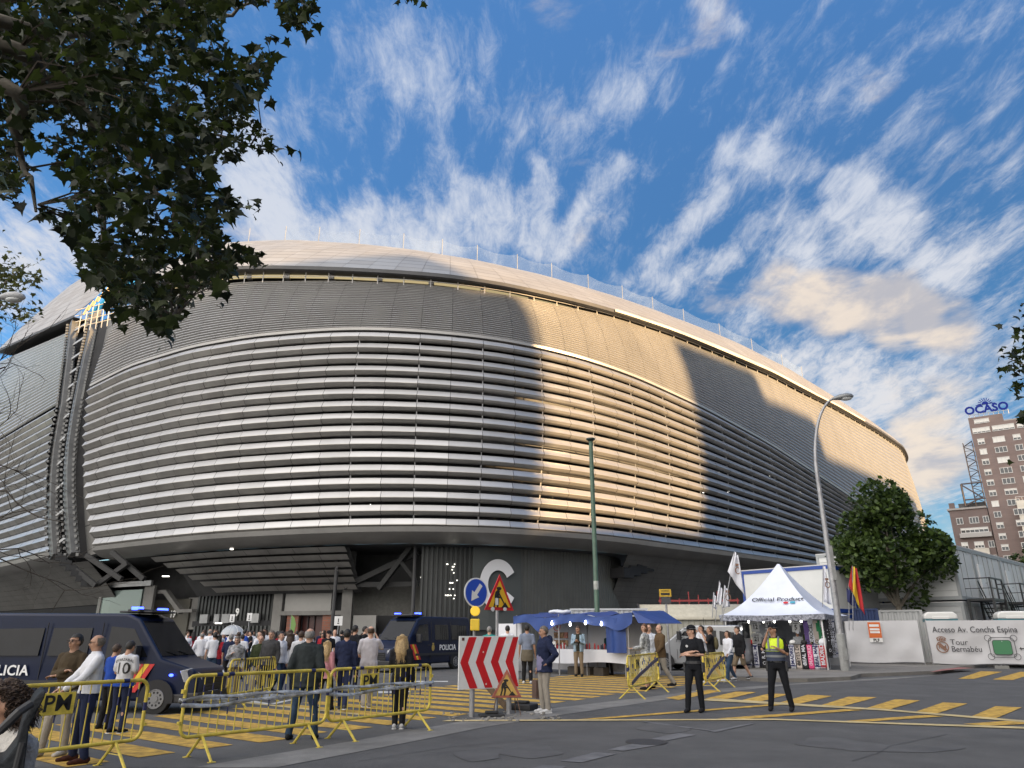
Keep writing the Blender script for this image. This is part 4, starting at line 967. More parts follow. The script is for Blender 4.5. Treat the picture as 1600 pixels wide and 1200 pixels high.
def triangle_sign(name, label, loc, rz, s, zb, tilt=0, worn=False, post=True):
    t = thing(name, label, 'road sign', loc, rz); h = s*.866; rt = Matrix.Rotation(tilt, 4, 'X')
    def T(sc, y): return [Vector((math.sin(a)*s/math.sqrt(3)*sc, y, zb+h/3+math.cos(a)*s/math.sqrt(3)*sc)) for a in (0, R(120), R(240))]
    q = [rt@p for p in T(1.0,0)]; e = rt.to_3x3()@Vector((0,.02,0)); m = MB(); m.prism(q, e); m.build('rim', M('sign_faded_red', (.34,.10,.07), .6, var=.3, scale=6) if worn else reds, t, bevel=.012)
    m = MB(); m.prism([rt@p for p in T(.74,-.004)], e*.15); m.build('face', M('sign_dirty_yellow', (.50,.32,.08), .6, var=.3, scale=5) if worn else ylw, t)
    m = MB(); k = s/1.0; c = lambda x, z: rt@Vector((x*k, -.008, zb+h*.30+z*k)); ex = rt.to_3x3()@Vector((0,-.002,0))
    m.prism([c(.17*math.cos(a)*.5-.03, .26+.085*math.sin(a)*.5) for a in [R(i*30) for i in range(12)]], ex)
    for pl in ([(-.16,.17),(-.06,.24),(.0,.20),(-.04,.08),(-.02,-.02),(-.05,-.19),(-.10,-.19),(-.08,-.02),(-.11,.05),(-.13,-.06),(-.17,-.19),(-.22,-.19),(-.17,-.02),(-.18,.06)],[(-.02,.16),(.06,.06),(.15,-.08),(.13,-.10),(.03,.03),(-.05,.12)],[(.06,-.19),(.30,-.19),(.18,-.06)],[(-.07,.08),(.05,.06),(.04,.03),(-.07,.04)]): m.prism([c(*p) for p in pl], ex)
    m.build('pictogram', blk_, t)
    return t
tp_ = gx(789,1113)+Vector((.0,.0,0))
ts = triangle_sign('roadworks_sign', 'red bordered yellow roadworks triangle on a tall post above the chevron board', tp_+Vector((-.13,0,0)), R(44), .92, 2.12)
m = MB(); m.cyl((-.03,.05,0),(-.03,.05,2.6),.035,12); m.build('post', galv, ts, smooth=50)
m = MB(); m.box((-.10,-.012,2.31),(.09,.004,.15)); m.ell((-.22,-.012,2.14),(.06,.004,.05)); m.ell((.16,-.012,2.15),(.06,.004,.04)); m.build('sticker', whs, ts)
t2 = triangle_sign('roadworks_sign', 'small faded roadworks triangle leaning on wire legs in front of the chevron board', gx(789,1116)+Vector((.03,-.18,0)), R(8), .66, .34, R(6), True)
m = MB()
for s in (-1,1): m.cyl((s*.22,-.02,.36),(s*.30,-.05,0),.01,5); m.cyl((s*.18,.0,.5),(s*.24,.35,0),.01,5)
m.build('leg', M('rusty_wire', (.14,.08,.05), .7), t2)
rub = M('black_rubber', (.022,.022,.023), .8, bump=.4, bscale=30)
def pad(label, c, d, rz):
    m = MB(Vector(c)); m.box(Vector(c)+Z*d[2]/2, d, rz); m.box(Vector(c)+Z*(d[2]+.03), (d[0]*.5,d[1]*.5,.06), rz); o = m.build('rubber_base', rub, None, bevel=.03); o.location = Vector(c)
    return tag(o, label, 'sign base', 'rubber sign bases')
pad('flat thin round looking black rubber base beside the left post of the board', G(768,1120)+Vector((0,.05,0)), (.52,.36,.05), .2)
pad('thick black rubber base block right of the small triangle sign', G(816,1109), (.62,.42,.13), -.5)
c = G(745,1085)
m = MB(); m.beam(G(760,1104)+Z*.62+Vector((-.14,-.1,0)), G(795,1114)+Z*.04+Vector((0,.25,0)), .05, .14); tag(m.build('wooden_plank', M('wet_timber', (.10,.065,.035), .8, var=.3, scale=6)), 'dark wooden plank propped behind the chevron board', 'plank')
rr = random.Random(8); m = MB()
for i in range(70):
    p = G(rr.uniform(690,880), rr.uniform(1112,1128)); s = rr.uniform(.015,.05); m.ell(p+Z*s*.4, (s,s*rr.uniform(.6,1),s*.6), 6, 4)
tag(m.build('rubble', M('rubble_stone', (.2,.19,.17), .9, var=.3)), 'scattered small stones and grit round the post bases', 'rubble', kind='stuff')
# ================================================================== posts and lamps
gp_ = thing('green_post', 'tall slim green metal post with a small flat cap behind the blue stall', 'post', (G(936,1048).x, 35.2, 0))
topz = AT(918,690,35.2).z
m = MB(); m.tube([(0,0,0),(0,0,1.4),(0,0,1.45),(0,0,topz)], [.15,.15,.125,.10], 14); m.build('shaft', M('green_paint', (.060,.11,.075), .5, var=.3, scale=2.5), gp_, smooth=50)
m = MB(); m.cyl((0,0,topz),(0,0,topz+.10),.10,14,.20); m.cyl((0,0,topz+.10),(0,0,topz+.16),.23,16); m.build('cap', M('green_dark', (.02,.035,.028), .5), gp_, smooth=40)
m = MB(); m.cyl((0,0,3.6),(0,0,4.0),.128,12); m.build('sticker', M('sticker_pale', (.32,.33,.30), .7, var=.4), gp_)
def lamp_head(o, p, d, L=1.0, m_=None):
    d = Vector(d).normalized(); m = MB(); p = Vector(p); pts = [p+d*L*t+Z*(.04*math.sin(t*3)) for t in (0,.15,.4,.7,.92,1.0)]
    m.tube(pts, [L*v for v in (.05,.09,.145,.165,.11,.03)], 12); a = m.build('lamp_head', m_ or M('lamp_grey', (.22,.23,.235), .4, .3), o, smooth=60)
    m = MB(); m.ell(p+d*L*.62-Z*L*.06, (L*.30,L*.14,L*.11), 12, 8, rot=Matrix.Rotation(math.atan2(d.y,d.x), 3, 'Z')); m.build('diffuser', M('lamp_bowl', (.5,.52,.52), .25), o, smooth=60)
lb_ = G(1322,1053); lp = thing('street_lamp', 'tall grey street lamp with a curved arm, at the right end of the white tent', 'street lamp', lb_)
T_ = AT(1268,668,lb_.y)-lb_; E_ = AT(1309,627,lb_.y-.1)-lb_; pts = [(0,0,0),(0,0,T_.z-2.2)]
for t in np.linspace(.1,1,9):
    a = t*math.pi/2*.86; rx = E_.x*1.05; rz_ = E_.z-T_.z+2.4; pts.append((rx*(1-math.cos(a)), -.1*t, T_.z-2.2+rz_*math.sin(a)))
m = MB(); m.tube(pts, [.16,.095]+[.085-.004*i for i in range(9)], 12); m.build('pole', galv, lp, smooth=60)
m = MB(); m.tube([(0,0,0),(0,0,1.6),(0,0,1.65)], [.19,.19,.11], 12); m.box((0,-.2,.8),(.18,.03,.5)); m.box((.05,-.14,4.6),(.14,.12,1.5)); m.build('base_sleeve', M('grey_sleeve', (.25,.255,.25), .6, var=.2), lp, smooth=50)
lamp_head(lp, pts[-1], (1,-.1,.12), 1.02)
hl = AT(-6,466,9.5); l2 = thing('street_lamp', 'pale street lamp head reaching in at the left edge in front of the stadium', 'street lamp', (hl.x-2.2,9.5,0))
m = MB(); q = hl-Vector((hl.x-2.2,9.5,0)); m.tube([(0,0,0),(0,0,q.z-.9),(.15,0,q.z-.45),(.6,0,q.z-.12),(q.x+.03,0,q.z)], [.10,.07,.06,.05,.045], 12); m.build('pole', galv, l2, smooth=60)
lamp_head(l2, q, (1,0,.0), .43, M('lamp_pale', (.45,.46,.47), .4))
# small yellow plate on a post
sp_ = gx(1048,1049); st_ = thing('street_name_post', 'thin grey post with a small yellow plate above a dark plate', 'sign post', sp_)
h_ = AT(1043,921,sp_.y).z; m = MB(); m.cyl((0,0,0),(0,0,h_),.05,10); m.build('post', galv, st_, smooth=50)
m = MB(); m.box((-.02,-.06,h_-.16),(.56,.03,.34)); p_ = m.build('plate', M('plate_yellow', (.52,.33,.03), .5), st_); m = MB(); m.box((-.02,-.08,h_-.21),(.42,.004,.10)); m.box((-.02,-.08,h_-.07),(.36,.004,.03)); m.build('lettering', blk_, p_)
m = MB(); m.box((.0,-.06,h_-.50),(.44,.03,.30)); m.build('plate', M('plate_dark', (.06,.06,.065), .5), st_)
# ================================================================== banner fence
fabw = M('banner_white', (.50,.50,.515), .7, var=.05, scale=.8, bump=.5, bscale=1.6)
def banner(label, A, B, z0, z1, seed):
    A, B = Vector(A), Vector(B); d = (B-A); L = d.length; d.normalize(); n_ = Vector((d.y,-d.x,0)); a = math.atan2(d.y,d.x)
    t = thing('banner_fence', label, 'fence', A, a); rr = np.random.RandomState(seed); m = MB(); nx, nz = int(L/.12), 14; ph = rr.uniform(0,6,8)
    rows = []
    for j in range(nz+1):
        row = []
        for i in range(nx+1):
            x = L*i/nx; v = j/nz; w = .022*math.sin(x*2.1+v*3+ph[0])+.016*math.sin(x*4.3-v*5+ph[1])+.012*math.sin(x*.8+v*9+ph[2]); w *= 1.6*math.sin(math.pi*min(1,v+.1))+.2
            sag = .03*math.sin(x*1.7+ph[3])*(1-v); row.append((x, w, z0+(z1-z0)*v+sag))
        rows.append(row)
    m.grid(rows); m.build('banner', fabw, t, smooth=80)
    m = MB(); k = max(2, int(L/2.4)+1)
    for i in range(k): x = L*i/(k-1); m.cyl((x,.09,0),(x,.09,z1+.04),.03,8)
    m.cyl((0,.09,z1-.02),(L,.09,z1-.02),.025,8); m.cyl((0,.09,z0),(L,.09,z0),.025,8); m.build('fence_frame', galv, t)
    m = MB()
    for i in range(k): m.box((L*i/(k-1),.1,.07),(.6,.28,.14))
    m.build('foot', M('foot_concrete', (.2,.2,.19), .9), t); return t
FA, FB = Vector((17.3,40.5,0)), Vector((20.9,38.55,0)); FC, FD = Vector((21.25,38.4,0)), Vector((29.5,35.3,0))
b1 = banner('plain white banner fence with an orange notice, right of the street lamp', FA, FB, .22, 2.26, 1); b2 = banner('white banner fence printed with access lettering, a crest and a green pitch plan', FC, FD, .2, 2.25, 2)
m = MB(); m.box((2.05,-.09,1.70),(.62,.02,1.0)); pn_ = m.build('notice', whs, b1); m = MB(); m.box((2.05,-.105,1.80),(.60,.01,.78)); m.build('orange_panel', M('notice_orange', (.55,.12,.02), .5), pn_)
m = MB()
for z, h in ((2.02,.12),(1.83,.10),(1.69,.10)): m.box((2.05,-.115,z),(.46,.006,h))
m.build('notice_text', whs, pn_); m = MB(); m.text('PLF', .2, (2.06,-.108,1.29), (1,0,0), (0,0,1), .003, .03); m.build('lettering', blk_, pn_)
prt = M('banner_print', (.05,.05,.055), .7); yb = -.075
m = MB(); m.text('Acceso Av. Concha Espina', .40, (2.06,yb,1.80), (1,0,0), (0,0,1), .003, .004, xs=.86); m.build('lettering', prt, b2)
m = MB(); m.text('Tour', .38, (.90,yb,1.20), (1,0,0), (0,0,1), .003, 0, align='LEFT'); m.text('Bernabéu', .38, (.90,yb,.88), (1,0,0), (0,0,1), .003, 0.004, align='LEFT', xs=.92); m.build('lettering', prt, b2)
def ring(m, c, rx, rz, w, y, n=28, a0=0, a1=360):
    for k in range(n):
        t0, t1 = R(a0+(a1-a0)*k/n), R(a0+(a1-a0)*(k+1)/n)
        f = lambda t, q: (c[0]+(rx-q)*math.cos(t), y, c[1]+(rz-q)*math.sin(t)); m.prism([f(t0,0),f(t1,0),f(t1,w),f(t0,w)], (0,-.003,0))
cr = M('crest_brown', (.22,.12,.08), .6); cx, cz = .53, .98
m = MB(); ring(m, (cx,cz), .28,.28,.05, yb); m.prism([(cx-.20,yb,cz+.12),(cx-.08,yb,cz+.2),(cx+.2,yb,cz-.1),(cx+.08,yb,cz-.2)], (0,-.003,0))
for k in range(5): x = cx-.16+.08*k; m.prism([(x-.035,yb,cz+.30),(x+.035,yb,cz+.30),(x+.02,yb,cz+.48-.03*abs(k-2)),(x-.02,yb,cz+.48-.03*abs(k-2))], (0,-.003,0))
ring(m, (cx,cz+.38), .22,.13,.03, yb, 14, 0, 180); m.text('RM', .26, (cx,yb-.003,cz), (1,0,0), (0,0,1), .002, .01); m.build('crest', cr, b2)
px_, pz_ = 3.12, .98
def rrect(hx, hz, r): return [(px_+sx*(hx-r)+r*math.cos(R(a)), pz_+sz*(hz-r)+r*math.sin(R(a))) for sx,sz,a0 in ((1,1,0),(-1,1,90),(-1,-1,180),(1,-1,270)) for a in range(a0,a0+91,18)]
m = MB(); o_, i_ = rrect(.56,.47,.20), rrect(.535,.445,.18)
for k in range(len(o_)): q = (k+1)%len(o_); m.prism([(o_[k][0],yb,o_[k][1]),(o_[q][0],yb,o_[q][1]),(i_[q][0],yb,i_[q][1]),(i_[k][0],yb,i_[k][1])], (0,-.003,0))
for sx in (1,-1):
    for sz in (1,-1): ring(m, (px_+sx*.55,pz_+sz*.43), .15,.15,.022, yb-.004)
m.box((px_+.82,yb,pz_-.05),(.16,.004,.04)); m.prism([(px_+.70,yb,pz_-.05),(px_+.78,yb,pz_+.03),(px_+.78,yb,pz_-.13)], (0,-.003,0)); m.build('plan_outline', prt, b2)
m = MB(); m.prism([(x,yb,z) for x,z in rrect(.38,.32,.10)], (0,-.004,0)); m.build('pitch', M('pitch_green', (.055,.19,.09), .7), b2)
m = MB(); o_, i_ = rrect(.405,.345,.12), rrect(.38,.32,.10)
for k in range(len(o_)): q = (k+1)%len(o_); m.prism([(o_[k][0],yb,o_[k][1]),(o_[q][0],yb,o_[q][1]),(i_[q][0],yb,i_[q][1]),(i_[k][0],yb,i_[k][1])], (0,-.005,0))
m.build('pitch_outline', prt, b2)
# ================================================================== portable toilets, cabins
def toilet(label, loc, rz):
    t = thing('portable_toilet', label, 'toilet', loc, rz, 'portable toilets'); wh = M('toilet_white', (.62,.62,.60), .45); te = M('toilet_teal', (.03,.16,.20), .45)
    m = MB(); m.box((0,0,1.05),(1.5,1.3,2.1)); m.build('body', wh, t, bevel=.06); m = MB(); m.box((0,0,2.15),(1.53,1.33,.12)); m.build('roof_band', te, t); m = MB(); m.prism([(-.78,-.68,2.2),(-.78,-.68,2.42),(-.6,-.68,2.58),(.6,-.68,2.58),(.78,-.68,2.42),(.78,-.68,2.2)], (0,1.36,0)); m.build('roof', wh, t, bevel=.08, seg=3)
    m = MB(); m.box((0,-.68,2.28),(.8,.06,.14)); m.box((0,-.66,1.05),(.75,.05,1.9)); m.build('door', wh, t, bevel=.02); m = MB(); m.box((.28,-.70,1.05),(.04,.05,.16)); m.build('handle', blk_, t)
toilet('white roofed portable toilet behind the gap between the two banner fences', (22.9,40.0,.13), R(-24)); toilet('white roofed portable toilet behind the fence at the right edge', (25.9,38.6,.13), R(-24))
cabw = M('cabin_white', (.60,.61,.60), .5, .1, var=.08, scale=.6); cabg = M('cabin_grey', (.45,.46,.46), .5, .1, var=.08, scale=.6); cabf = M('cabin_frame', (.30,.315,.32), .5, .2)
cu = Vector((.716,.698,0)); cn_ = Vector((.698,-.716,0)); CA = Vector((25.6,42.1,0))
def cabin(label, O, L, D, z0, z1, door, frame=cabf, wall=cabw, uu=cu, nn=cn_, seams=True, group='white site cabins'):
    t = thing('site_cabin', label, 'cabin', O, math.atan2(uu.y,uu.x), group); h = z1-z0
    m = MB(); m.box((L/2,D/2,(z0+z1)/2),(L-.06,D-.06,h-.04)); m.build('wall', wall, t)
    m = MB()
    for x in (.07,L-.07):
        for y in (.07,D-.07): m.box((x,y,(z0+z1)/2),(.16,.16,h))
    for y in (.06,D-.06): m.box((L/2,y,z1-.1),(L-.3,.15,.2)); m.box((L/2,y,z0+.1),(L-.3,.15,.2))
    for x in (.06,L-.06): m.box((x,D/2,z1-.1),(.15,D-.3,.2)); m.box((x,D/2,z0+.1),(.15,D-.3,.2))
    m.build('frame', frame, t)
    m = MB(); m.box((L/2,D/2,z1+.03),(L+.04,D+.04,.06)); m.build('roof', M('cabin_roof', (.5,.5,.5), .6), t)
    if seams:
        m = MB()
        for i in range(1, int(L/1.1)): m.box((i*1.1,.02,(z0+z1)/2),(.015,.03,h-.4))
        for i in range(1, 6): m.box((.02,D/2,z0+h*i/6),(.03,D-.4,.012))
        m.build('panel_seam', M('cabin_seam', (.2,.21,.21), .6), t)
    if door is not None:
        m = MB(); m.box((door,.0,z0+1.2),(1.0,.08,2.1)); dr = m.build('door', M('door_white', (.62,.63,.64), .4), t, bevel=.01); m = MB(); m.box((door+.38,-.06,z0+1.15),(.12,.04,.03)); m.build('handle', blk_, dr)
    return t
Ls = [4.05, 6.3, 5.8, 6.0]; o = CA.copy(); nm = ['nearest', 'second', 'third', 'farthest']
for i, L in enumerate(Ls):
    cabin(f'white upper site cabin, {nm[i]} in the row behind the black metal stairs', o, L-.12, 8, 3.45, 6.5, [None,1.2,1.6,2][i]); cabin(f'white ground floor site cabin, {nm[i]} in the row behind the banner fence', o, L-.12, 8, .13, 3.30, None, wall=cabg); o = o+cu*L
def stairs(label, O, flip=1):
    t = thing('metal_stairs', label, 'stairs', O, math.atan2(cu.y,cu.x), 'black metal stairs'); bm_ = M('black_steel', (.02,.021,.023), .45, .2)
    zt = 3.5; W_ = 2.6; D_ = 1.3
    m = MB(); m.box((W_/2,-D_/2,zt-.06),(W_,D_,.12)); m.build('platform', bm_, t)
    m = MB()
    for x in (0,W_):
        for y in (-.05,-D_): m.box((x,y,zt/2),(.13,.13,zt))
    m.beam((0,-D_,.3),(W_,-D_,zt-.3),.06,.06); m.beam((W_,-D_,.3),(0,-D_,zt-.3),.06,.06); m.box((W_/2,-D_,1.2),(W_,.06,.06)); m.build('support_frame', bm_, t)
    m = MB()
    for x in (0,W_/2,W_): m.box((x,-D_,zt+.55),(.08,.08,1.1))
    m.box((W_/2,-D_,zt+1.1),(W_,.09,.09)); m.box((W_/2,-D_,zt+.55),(W_,.06,.06)); m.box((0,-D_/2,zt+1.1),(.06,D_,.06)); m.box((0,-D_/2,zt+.55),(.04,D_,.04))
    m.build('railing', bm_, t)
    m = MB(); n_ = 14
    for i in range(n_): x = W_+.02+i*.27; z = zt-(i+1)*zt/(n_+1); m.box((x,-D_/2,z),(.28,D_-.15,.05))
    for y in (-.1,-D_): m.beam((W_,y,zt-.1),(W_+n_*.27,y,.1),.06,.22); m.beam((W_,y,zt+1.1),(W_+n_*.27,y,1.2),.05,.06); m.beam((W_,y,zt+.6),(W_+n_*.27,y,.7),.04,.05); m.box((W_+n_*.135,y,zt/2+.4),(.05,.05,1.3)); m.box((W_+n_*.27,y,.65),(.05,.05,1.2))
    m.build('flight', bm_, t)
stairs('black metal stairs up to the first white cabin door, left of the pair', CA+cu*.5+cn_*.12); stairs('black metal stairs up to the second white cabin door, right of the pair', CA+cu*7.6+cn_*.12)
bu = Vector((.63,-.777,0)).normalized(); BA = Vector((14.55,46.5,0)); bfm = M('cabin_blue', (.012,.05,.27), .4)
cabin('upper white cabin with a bright blue frame right behind the white tent', BA, 5.9, 6, 2.75, 5.35, None, bfm, cabw, bu, None, False, 'blue framed cabins'); cabin('ground level white cabin with a bright blue frame behind the white tent', BA, 5.9, 6, .13, 2.65, None, bfm, cabw, bu, None, False, 'blue framed cabins')
cabin('upper white cabin with blue corner posts behind the street lamp and tree', BA+bu*5.95+Vector((.777,.63,0))*.1, 2.4, 6, 2.75, 5.3, None, bfm, cabw, Vector((.777,.63,0)), None, False, 'blue framed cabins')
m = MB(Vector((19.4,43.2,0))); corr_b = []
def container(label, O, L, D, H, rz, mt, n=None):
    t = thing('container', label, 'container', O, rz); m = MB(); n = n or int(L/.28); r0, r1 = [], []
    for i in range(n):
        for f, e in ((0,0),(.4,0),(.5,.05),(.9,.05)): x = L*(i+f)/n; r0.append((x,e,.1)); r1.append((x,e,H-.1))
    m.grid([r0,r1]); m.build('corrugated_side', mt, t); m = MB(); m.box((L/2,D/2+.08,H/2),(L-.02,D-.1,H-.04)); m.build('shell', mt, t)
    m = MB()
    for x in (0,L): m.box((x,.03,H/2),(.12,.14,H))
    m.box((L/2,.03,H-.05),(L-.12,.14,.1)); m.box((L/2,.03,.05),(L-.12,.14,.1)); m.build('edge_frame', mt, t); return t
container('dark blue corrugated container behind the plain banner fence', (18.6,43.4,.13), 2.4, 2.4, 2.85, R(-24), M('container_blue', (.012,.035,.13), .5)); container('pale grey corrugated container beside the dark blue one', (20.9,42.4,.13), 2.1, 2.4, 2.75, R(-24), M('container_grey', (.42,.43,.43), .5))
# ================================================================== white tent with scarves and shirts
TF, TL = Vector((13.75,33.2,.13)), Vector((10.2,35.75,.13)); tu = (TF-TL).normalized(); tw = (TF-TL).length; tv = Vector((-tu.y,tu.x,0)); tr = math.atan2(tu.y,tu.x)
tent = thing('market_tent', 'white pagoda tent of a scarf seller with a pointed roof and black lettering', 'tent', TL, tr)
cloth = M('tent_cloth', (.60,.64,.74), .55, var=.06, scale=1.2, bump=.5, bscale=2.2)
zE, zA, W_ = 2.32, 4.75, tw
m = MB(); K = 14; rows = []
for j in range(K+1):
    t = j/K; hz = zE+(zA-zE)*(t**1.55); s_ = (1-t)*.5*W_+.05*t; ext_ = .22*(1-t); row = []
    for side in range(4):
        for i in range(10):
            a = -1+2*i/10; e = s_+ext_; sag = -.10*(1-a*a)*(1-t)*0-.05*(1-a*a)*t*(1-t)*4
            x, y = [(a,-1),(1,a),(-a,1),(-1,-a)][side]; row.append((W_/2+x*(e+sag*1.5), W_/2+y*(e+sag*1.5), hz-.05*(1-abs(a))*(1-t)))
    row.append(row[0]); rows.append(row)
m.grid(rows); m.build('roof_canopy', cloth, tent, smooth=35)
m = MB(); m.grid([[tuple(p) for p in rows[0]], [(p[0]*.985+W_*.0075,p[1]*.985+W_*.0075,p[2]-.24-.03*math.sin(i*1.9)) for i,p in enumerate(rows[0])]]); m.build('valance', M('valance_print', (.10,.11,.26), .7, var=.9, scale=9, var2=(.5,.52,.6)), tent)
m = MB()
for x,y in ((0,0),(W_,0),(W_,W_),(0,W_)): m.box((x,y,zE/2),(.06,.06,zE))
for x0,y0,x1,y1 in ((0,0,W_,0),(W_,0,W_,W_),(W_,W_,0,W_),(0,W_,0,0)): m.beam((x0,y0,zE-.08),(x1,y1,zE-.08),.05,.05)
m.build('frame', whs, tent)
def roofpt(x, z): # point on the front slope
    t = ((z-zE)/(zA-zE))**(1/1.55); s_ = (1-t)*.5*W_+.05*t+.22*(1-t); return Vector((x, W_/2-s_-.03, z))
def rooftext(txt, size, x, z, mt, bold=.0):
    vs, fs = text_geo(txt, .0, bold, 'CENTER', 1.0); m = MB(); m.add([roofpt(x+a*size, z+b*size*.62) for a,b,_ in vs], fs); return m.build('lettering', mt, tent)
rooftext('Official Product', .38, W_*.53, 3.02, blk_, .012)
m = MB(); m.poly([roofpt(W_*.53+.42+.12*math.cos(R(a)), 2.86+.05*math.sin(R(a))) for a in range(0,360,30)]); m.build('printed_mark', reds, tent); m = MB(); m.poly([roofpt(W_*.53+.62,2.82),roofpt(W_*.53+.84,2.82),roofpt(W_*.53+.84,2.92),roofpt(W_*.53+.62,2.92)]); m.build('printed_mark', M('mark_cyan', (.05,.3,.42), .5), tent)
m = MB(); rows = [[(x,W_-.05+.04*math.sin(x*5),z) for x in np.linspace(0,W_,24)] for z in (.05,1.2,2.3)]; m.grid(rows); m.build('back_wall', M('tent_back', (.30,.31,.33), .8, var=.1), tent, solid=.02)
lampb = M('bulb_white', (.9,.9,.9), .3, emit=(1,.97,.9), es=5)
def bulb(label, p, group):
    o = MB(Vector(p)); o.ell(p, (.045,.045,.06), 10, 8); o.cyl(Vector(p)+Z*.04, Vector(p)+Z*.11, .022, 8); b = o.build('light_bulb', lampb, None, smooth=60); b.location = Vector(p); return tag(b, label, 'light bulb', group)
def tl(x, y, z): return TL+tu*x+tv*y+Z*z
for i, x in enumerate((1.0,1.7,2.2,2.9,3.4)): bulb('small bright bulb hanging inside the front edge of the white tent', tl(x,.35,2.02), 'bulbs in the white tent')
shirtw = M('shirt_cloth_white', (.60,.60,.61), .8, bump=.4, bscale=6)
def hung_shirt(label, num, x, y, z, rz=0, s=.62, face=None, mt=shirtw, nm=None):
    o = thing('football_shirt', label, 'shirt', tl(x,y,z), tr+rz, 'football shirts hung in the tent'); w = s*.5; h = s*1.25
    pl = [(-.5,0),(-.78,-.34),(-.58,-.46),(-.48,-.34),(-.48,-1.22),(.48,-1.22),(.48,-.34),(.58,-.46),(.78,-.34),(.5,0),(.17,.06),(0,-.03),(-.17,.06)]
    m = MB(); m.prism([(a*s*.62,0,b*s*.62) for a,b in pl], (0,.03,0)); m.build('cloth', mt, o, bevel=.01)
    m = MB(); m.text(num, s*.48, (0,-.006,-s*.42), (1,0,0), (0,0,1), .002, .025, xs=.85); m.build('number', blk_, o); m = MB(); m.box((0,-.003,-s*.13),(s*.36,.006,.035)); m.build('name_strip', M('name_grey', (.12,.12,.13), .6), o); return o
for (x,z,n,l) in ((.95,2.05,'12','top of the left shirt column'),(.97,1.50,'21','middle of the left shirt column'),(.98,.98,'30','bottom of the left shirt column'),(1.62,2.12,'15','topmost 15 of the second shirt column'),(1.63,1.60,'15','middle 15 of the second shirt column'),(1.64,1.06,'15','lowest 15 of the second shirt column'),(2.85,2.02,'5','right of the hi-vis officer'),(3.45,2.10,'20','top right near the scarves'),(.42,2.0,'9','hung at the left tent corner'),(.42,1.45,'6','under the nine at the left tent corner')):
    hung_shirt(f'white football shirt numbered {n}, {l}', n, x, 1.4 if x > .5 else 1.2, z)
scw = M('scarf_white', (.56,.57,.62), .85, bump=.4, bscale=40)
def scarf(label, x, y, z, L, col, txt, tcol, rz=0, w=.22, band=None):
    o = thing('scarf', label, 'scarf', tl(x,y,z), tr+rz, 'scarves for sale at the tent'); m = MB(); N_ = 8
    m.grid([[(a,-.02-.015*math.sin(k*1.1+x*9),-L*k/N_) for a in (-w/2,0,w/2)] for k in range(N_+1)]); m.build('cloth', col, o, solid=.02)
    if txt: m = MB(); m.text(txt, w*.95, (0,-.05,-L*.44), (0,0,1), (-1,0,0), .003, .02, spacing=1.0); m.build('lettering', tcol, o)
    m = MB()
    if band: m.box((0,-.045,-L*.06),(w*.98,.01,.05)); m.box((0,-.045,-L*.93),(w*.98,.01,.05)); m.build('stripe', band, o)
    m = MB(); ring(m, (0,-L*.84), .07,.07,.02, -.05, 12); m.build('crest', tcol, o)
    m = MB(); [m.box((-w/2+w*(i+.5)/7,-.02,-L-.03),(w*.05,.015,.08)) for i in range(7)]; m.build('fringe', col, o); return o
nav = M('scarf_navy', (.02,.025,.10), .8); blks = M('scarf_black', (.018,.018,.02), .85); pnk = M('scarf_pink', (.62,.06,.20), .8); grn = M('scarf_green', (.03,.22,.09), .85); bei = M('scarf_beige', (.46,.40,.36), .85); redsc = M('scarf_red', (.42,.025,.03), .85); pur = M('scarf_purple', (.10,.06,.2), .85)
row = [(.75,nav,'MADRID',scw,'navy scarf, leftmost on the tent counter'),(1.05,scw,'REAL M',blk_,'white scarf lettered REAL, second from left on the counter'),(1.4,scw,'REAL M',nav,'white scarf lettered REAL, third from left on the counter'),(1.75,blks,'R. M',scw,'black scarf left of the hi-vis officer'),(2.1,bei,'HALA',blk_,'pale scarf partly behind the hi-vis officer'),(3.02,scw,'MADRID',nav,'white scarf just right of the hi-vis officer'),(3.28,bei,'REYES DE',blk_,'beige scarf with dark lettering on the counter'),(3.54,blks,'REAL MA',scw,'black scarf lettered REAL on the counter'),(3.8,pnk,'MADRID',M('scarf_pale_pink',(.7,.4,.5),.8),'bright pink scarf on the counter'),(4.05,scw,'REAL MAD',nav,'white scarf right of the pink one'),(4.28,scw,'REAL M',nav,'white scarf at the right end of the counter')]
for x, c, t, tc_, l in row: scarf(l, x-.1, .02, 1.02, .95, c, t, tc_, band=(nav if c is scw else None))
for x, c, l in ((3.55,pur,'purple scarf hung high inside the tent on the right'),(3.75,scw,'white scarf hung high inside the tent'),(3.95,bei,'beige scarf hung high inside the tent'),(4.10,grn,'left green scarf hung high inside the tent'),(4.28,scw,'white scarf between the two green ones'),(4.42,grn,'right green scarf hung high inside the tent')): scarf(l, x-.1, .9, 2.05, 1.05, c, 'ROCEL' if c is scw else None, blk_)
for dx, c, t, l in ((.05,blks,'· · · ·','black patterned scarf on the outside right corner of the tent'),(.42,scw,'REAL MADRID','white scarf on the right tent side, left of two'),(.75,scw,'REAL MADRID','white scarf on the right tent side, right of two'),(1.15,scw,'HALA','wide blue and white scarf at the far right of the tent')): scarf(l, W_+.12, dx+.1, 2.1, 1.55, c, t, blk_ if c is scw else scw, R(62), .28, nav if dx > 1 else None)
scarf('red scarf on the low stand at the right end of the tent', W_-.1, -.25, 1.0, .85, redsc, 'MADRID', scw, R(15), .24)
tb_ = thing('market_table', 'long low table draped in dark cloth carrying scarves and caps at the tent front', 'table', tl(.6,.1,0), tr)
m = MB(); m.box((1.85,.5,1.02),(3.7,.9,.05)); m.build('table_top', blks, tb_); m = MB(); m.box((1.85,.35,.52),(3.66,.5,.9)); m.build('table_cloth', M('counter_dark', (.03,.032,.05), .9, var=.4, scale=5), tb_)
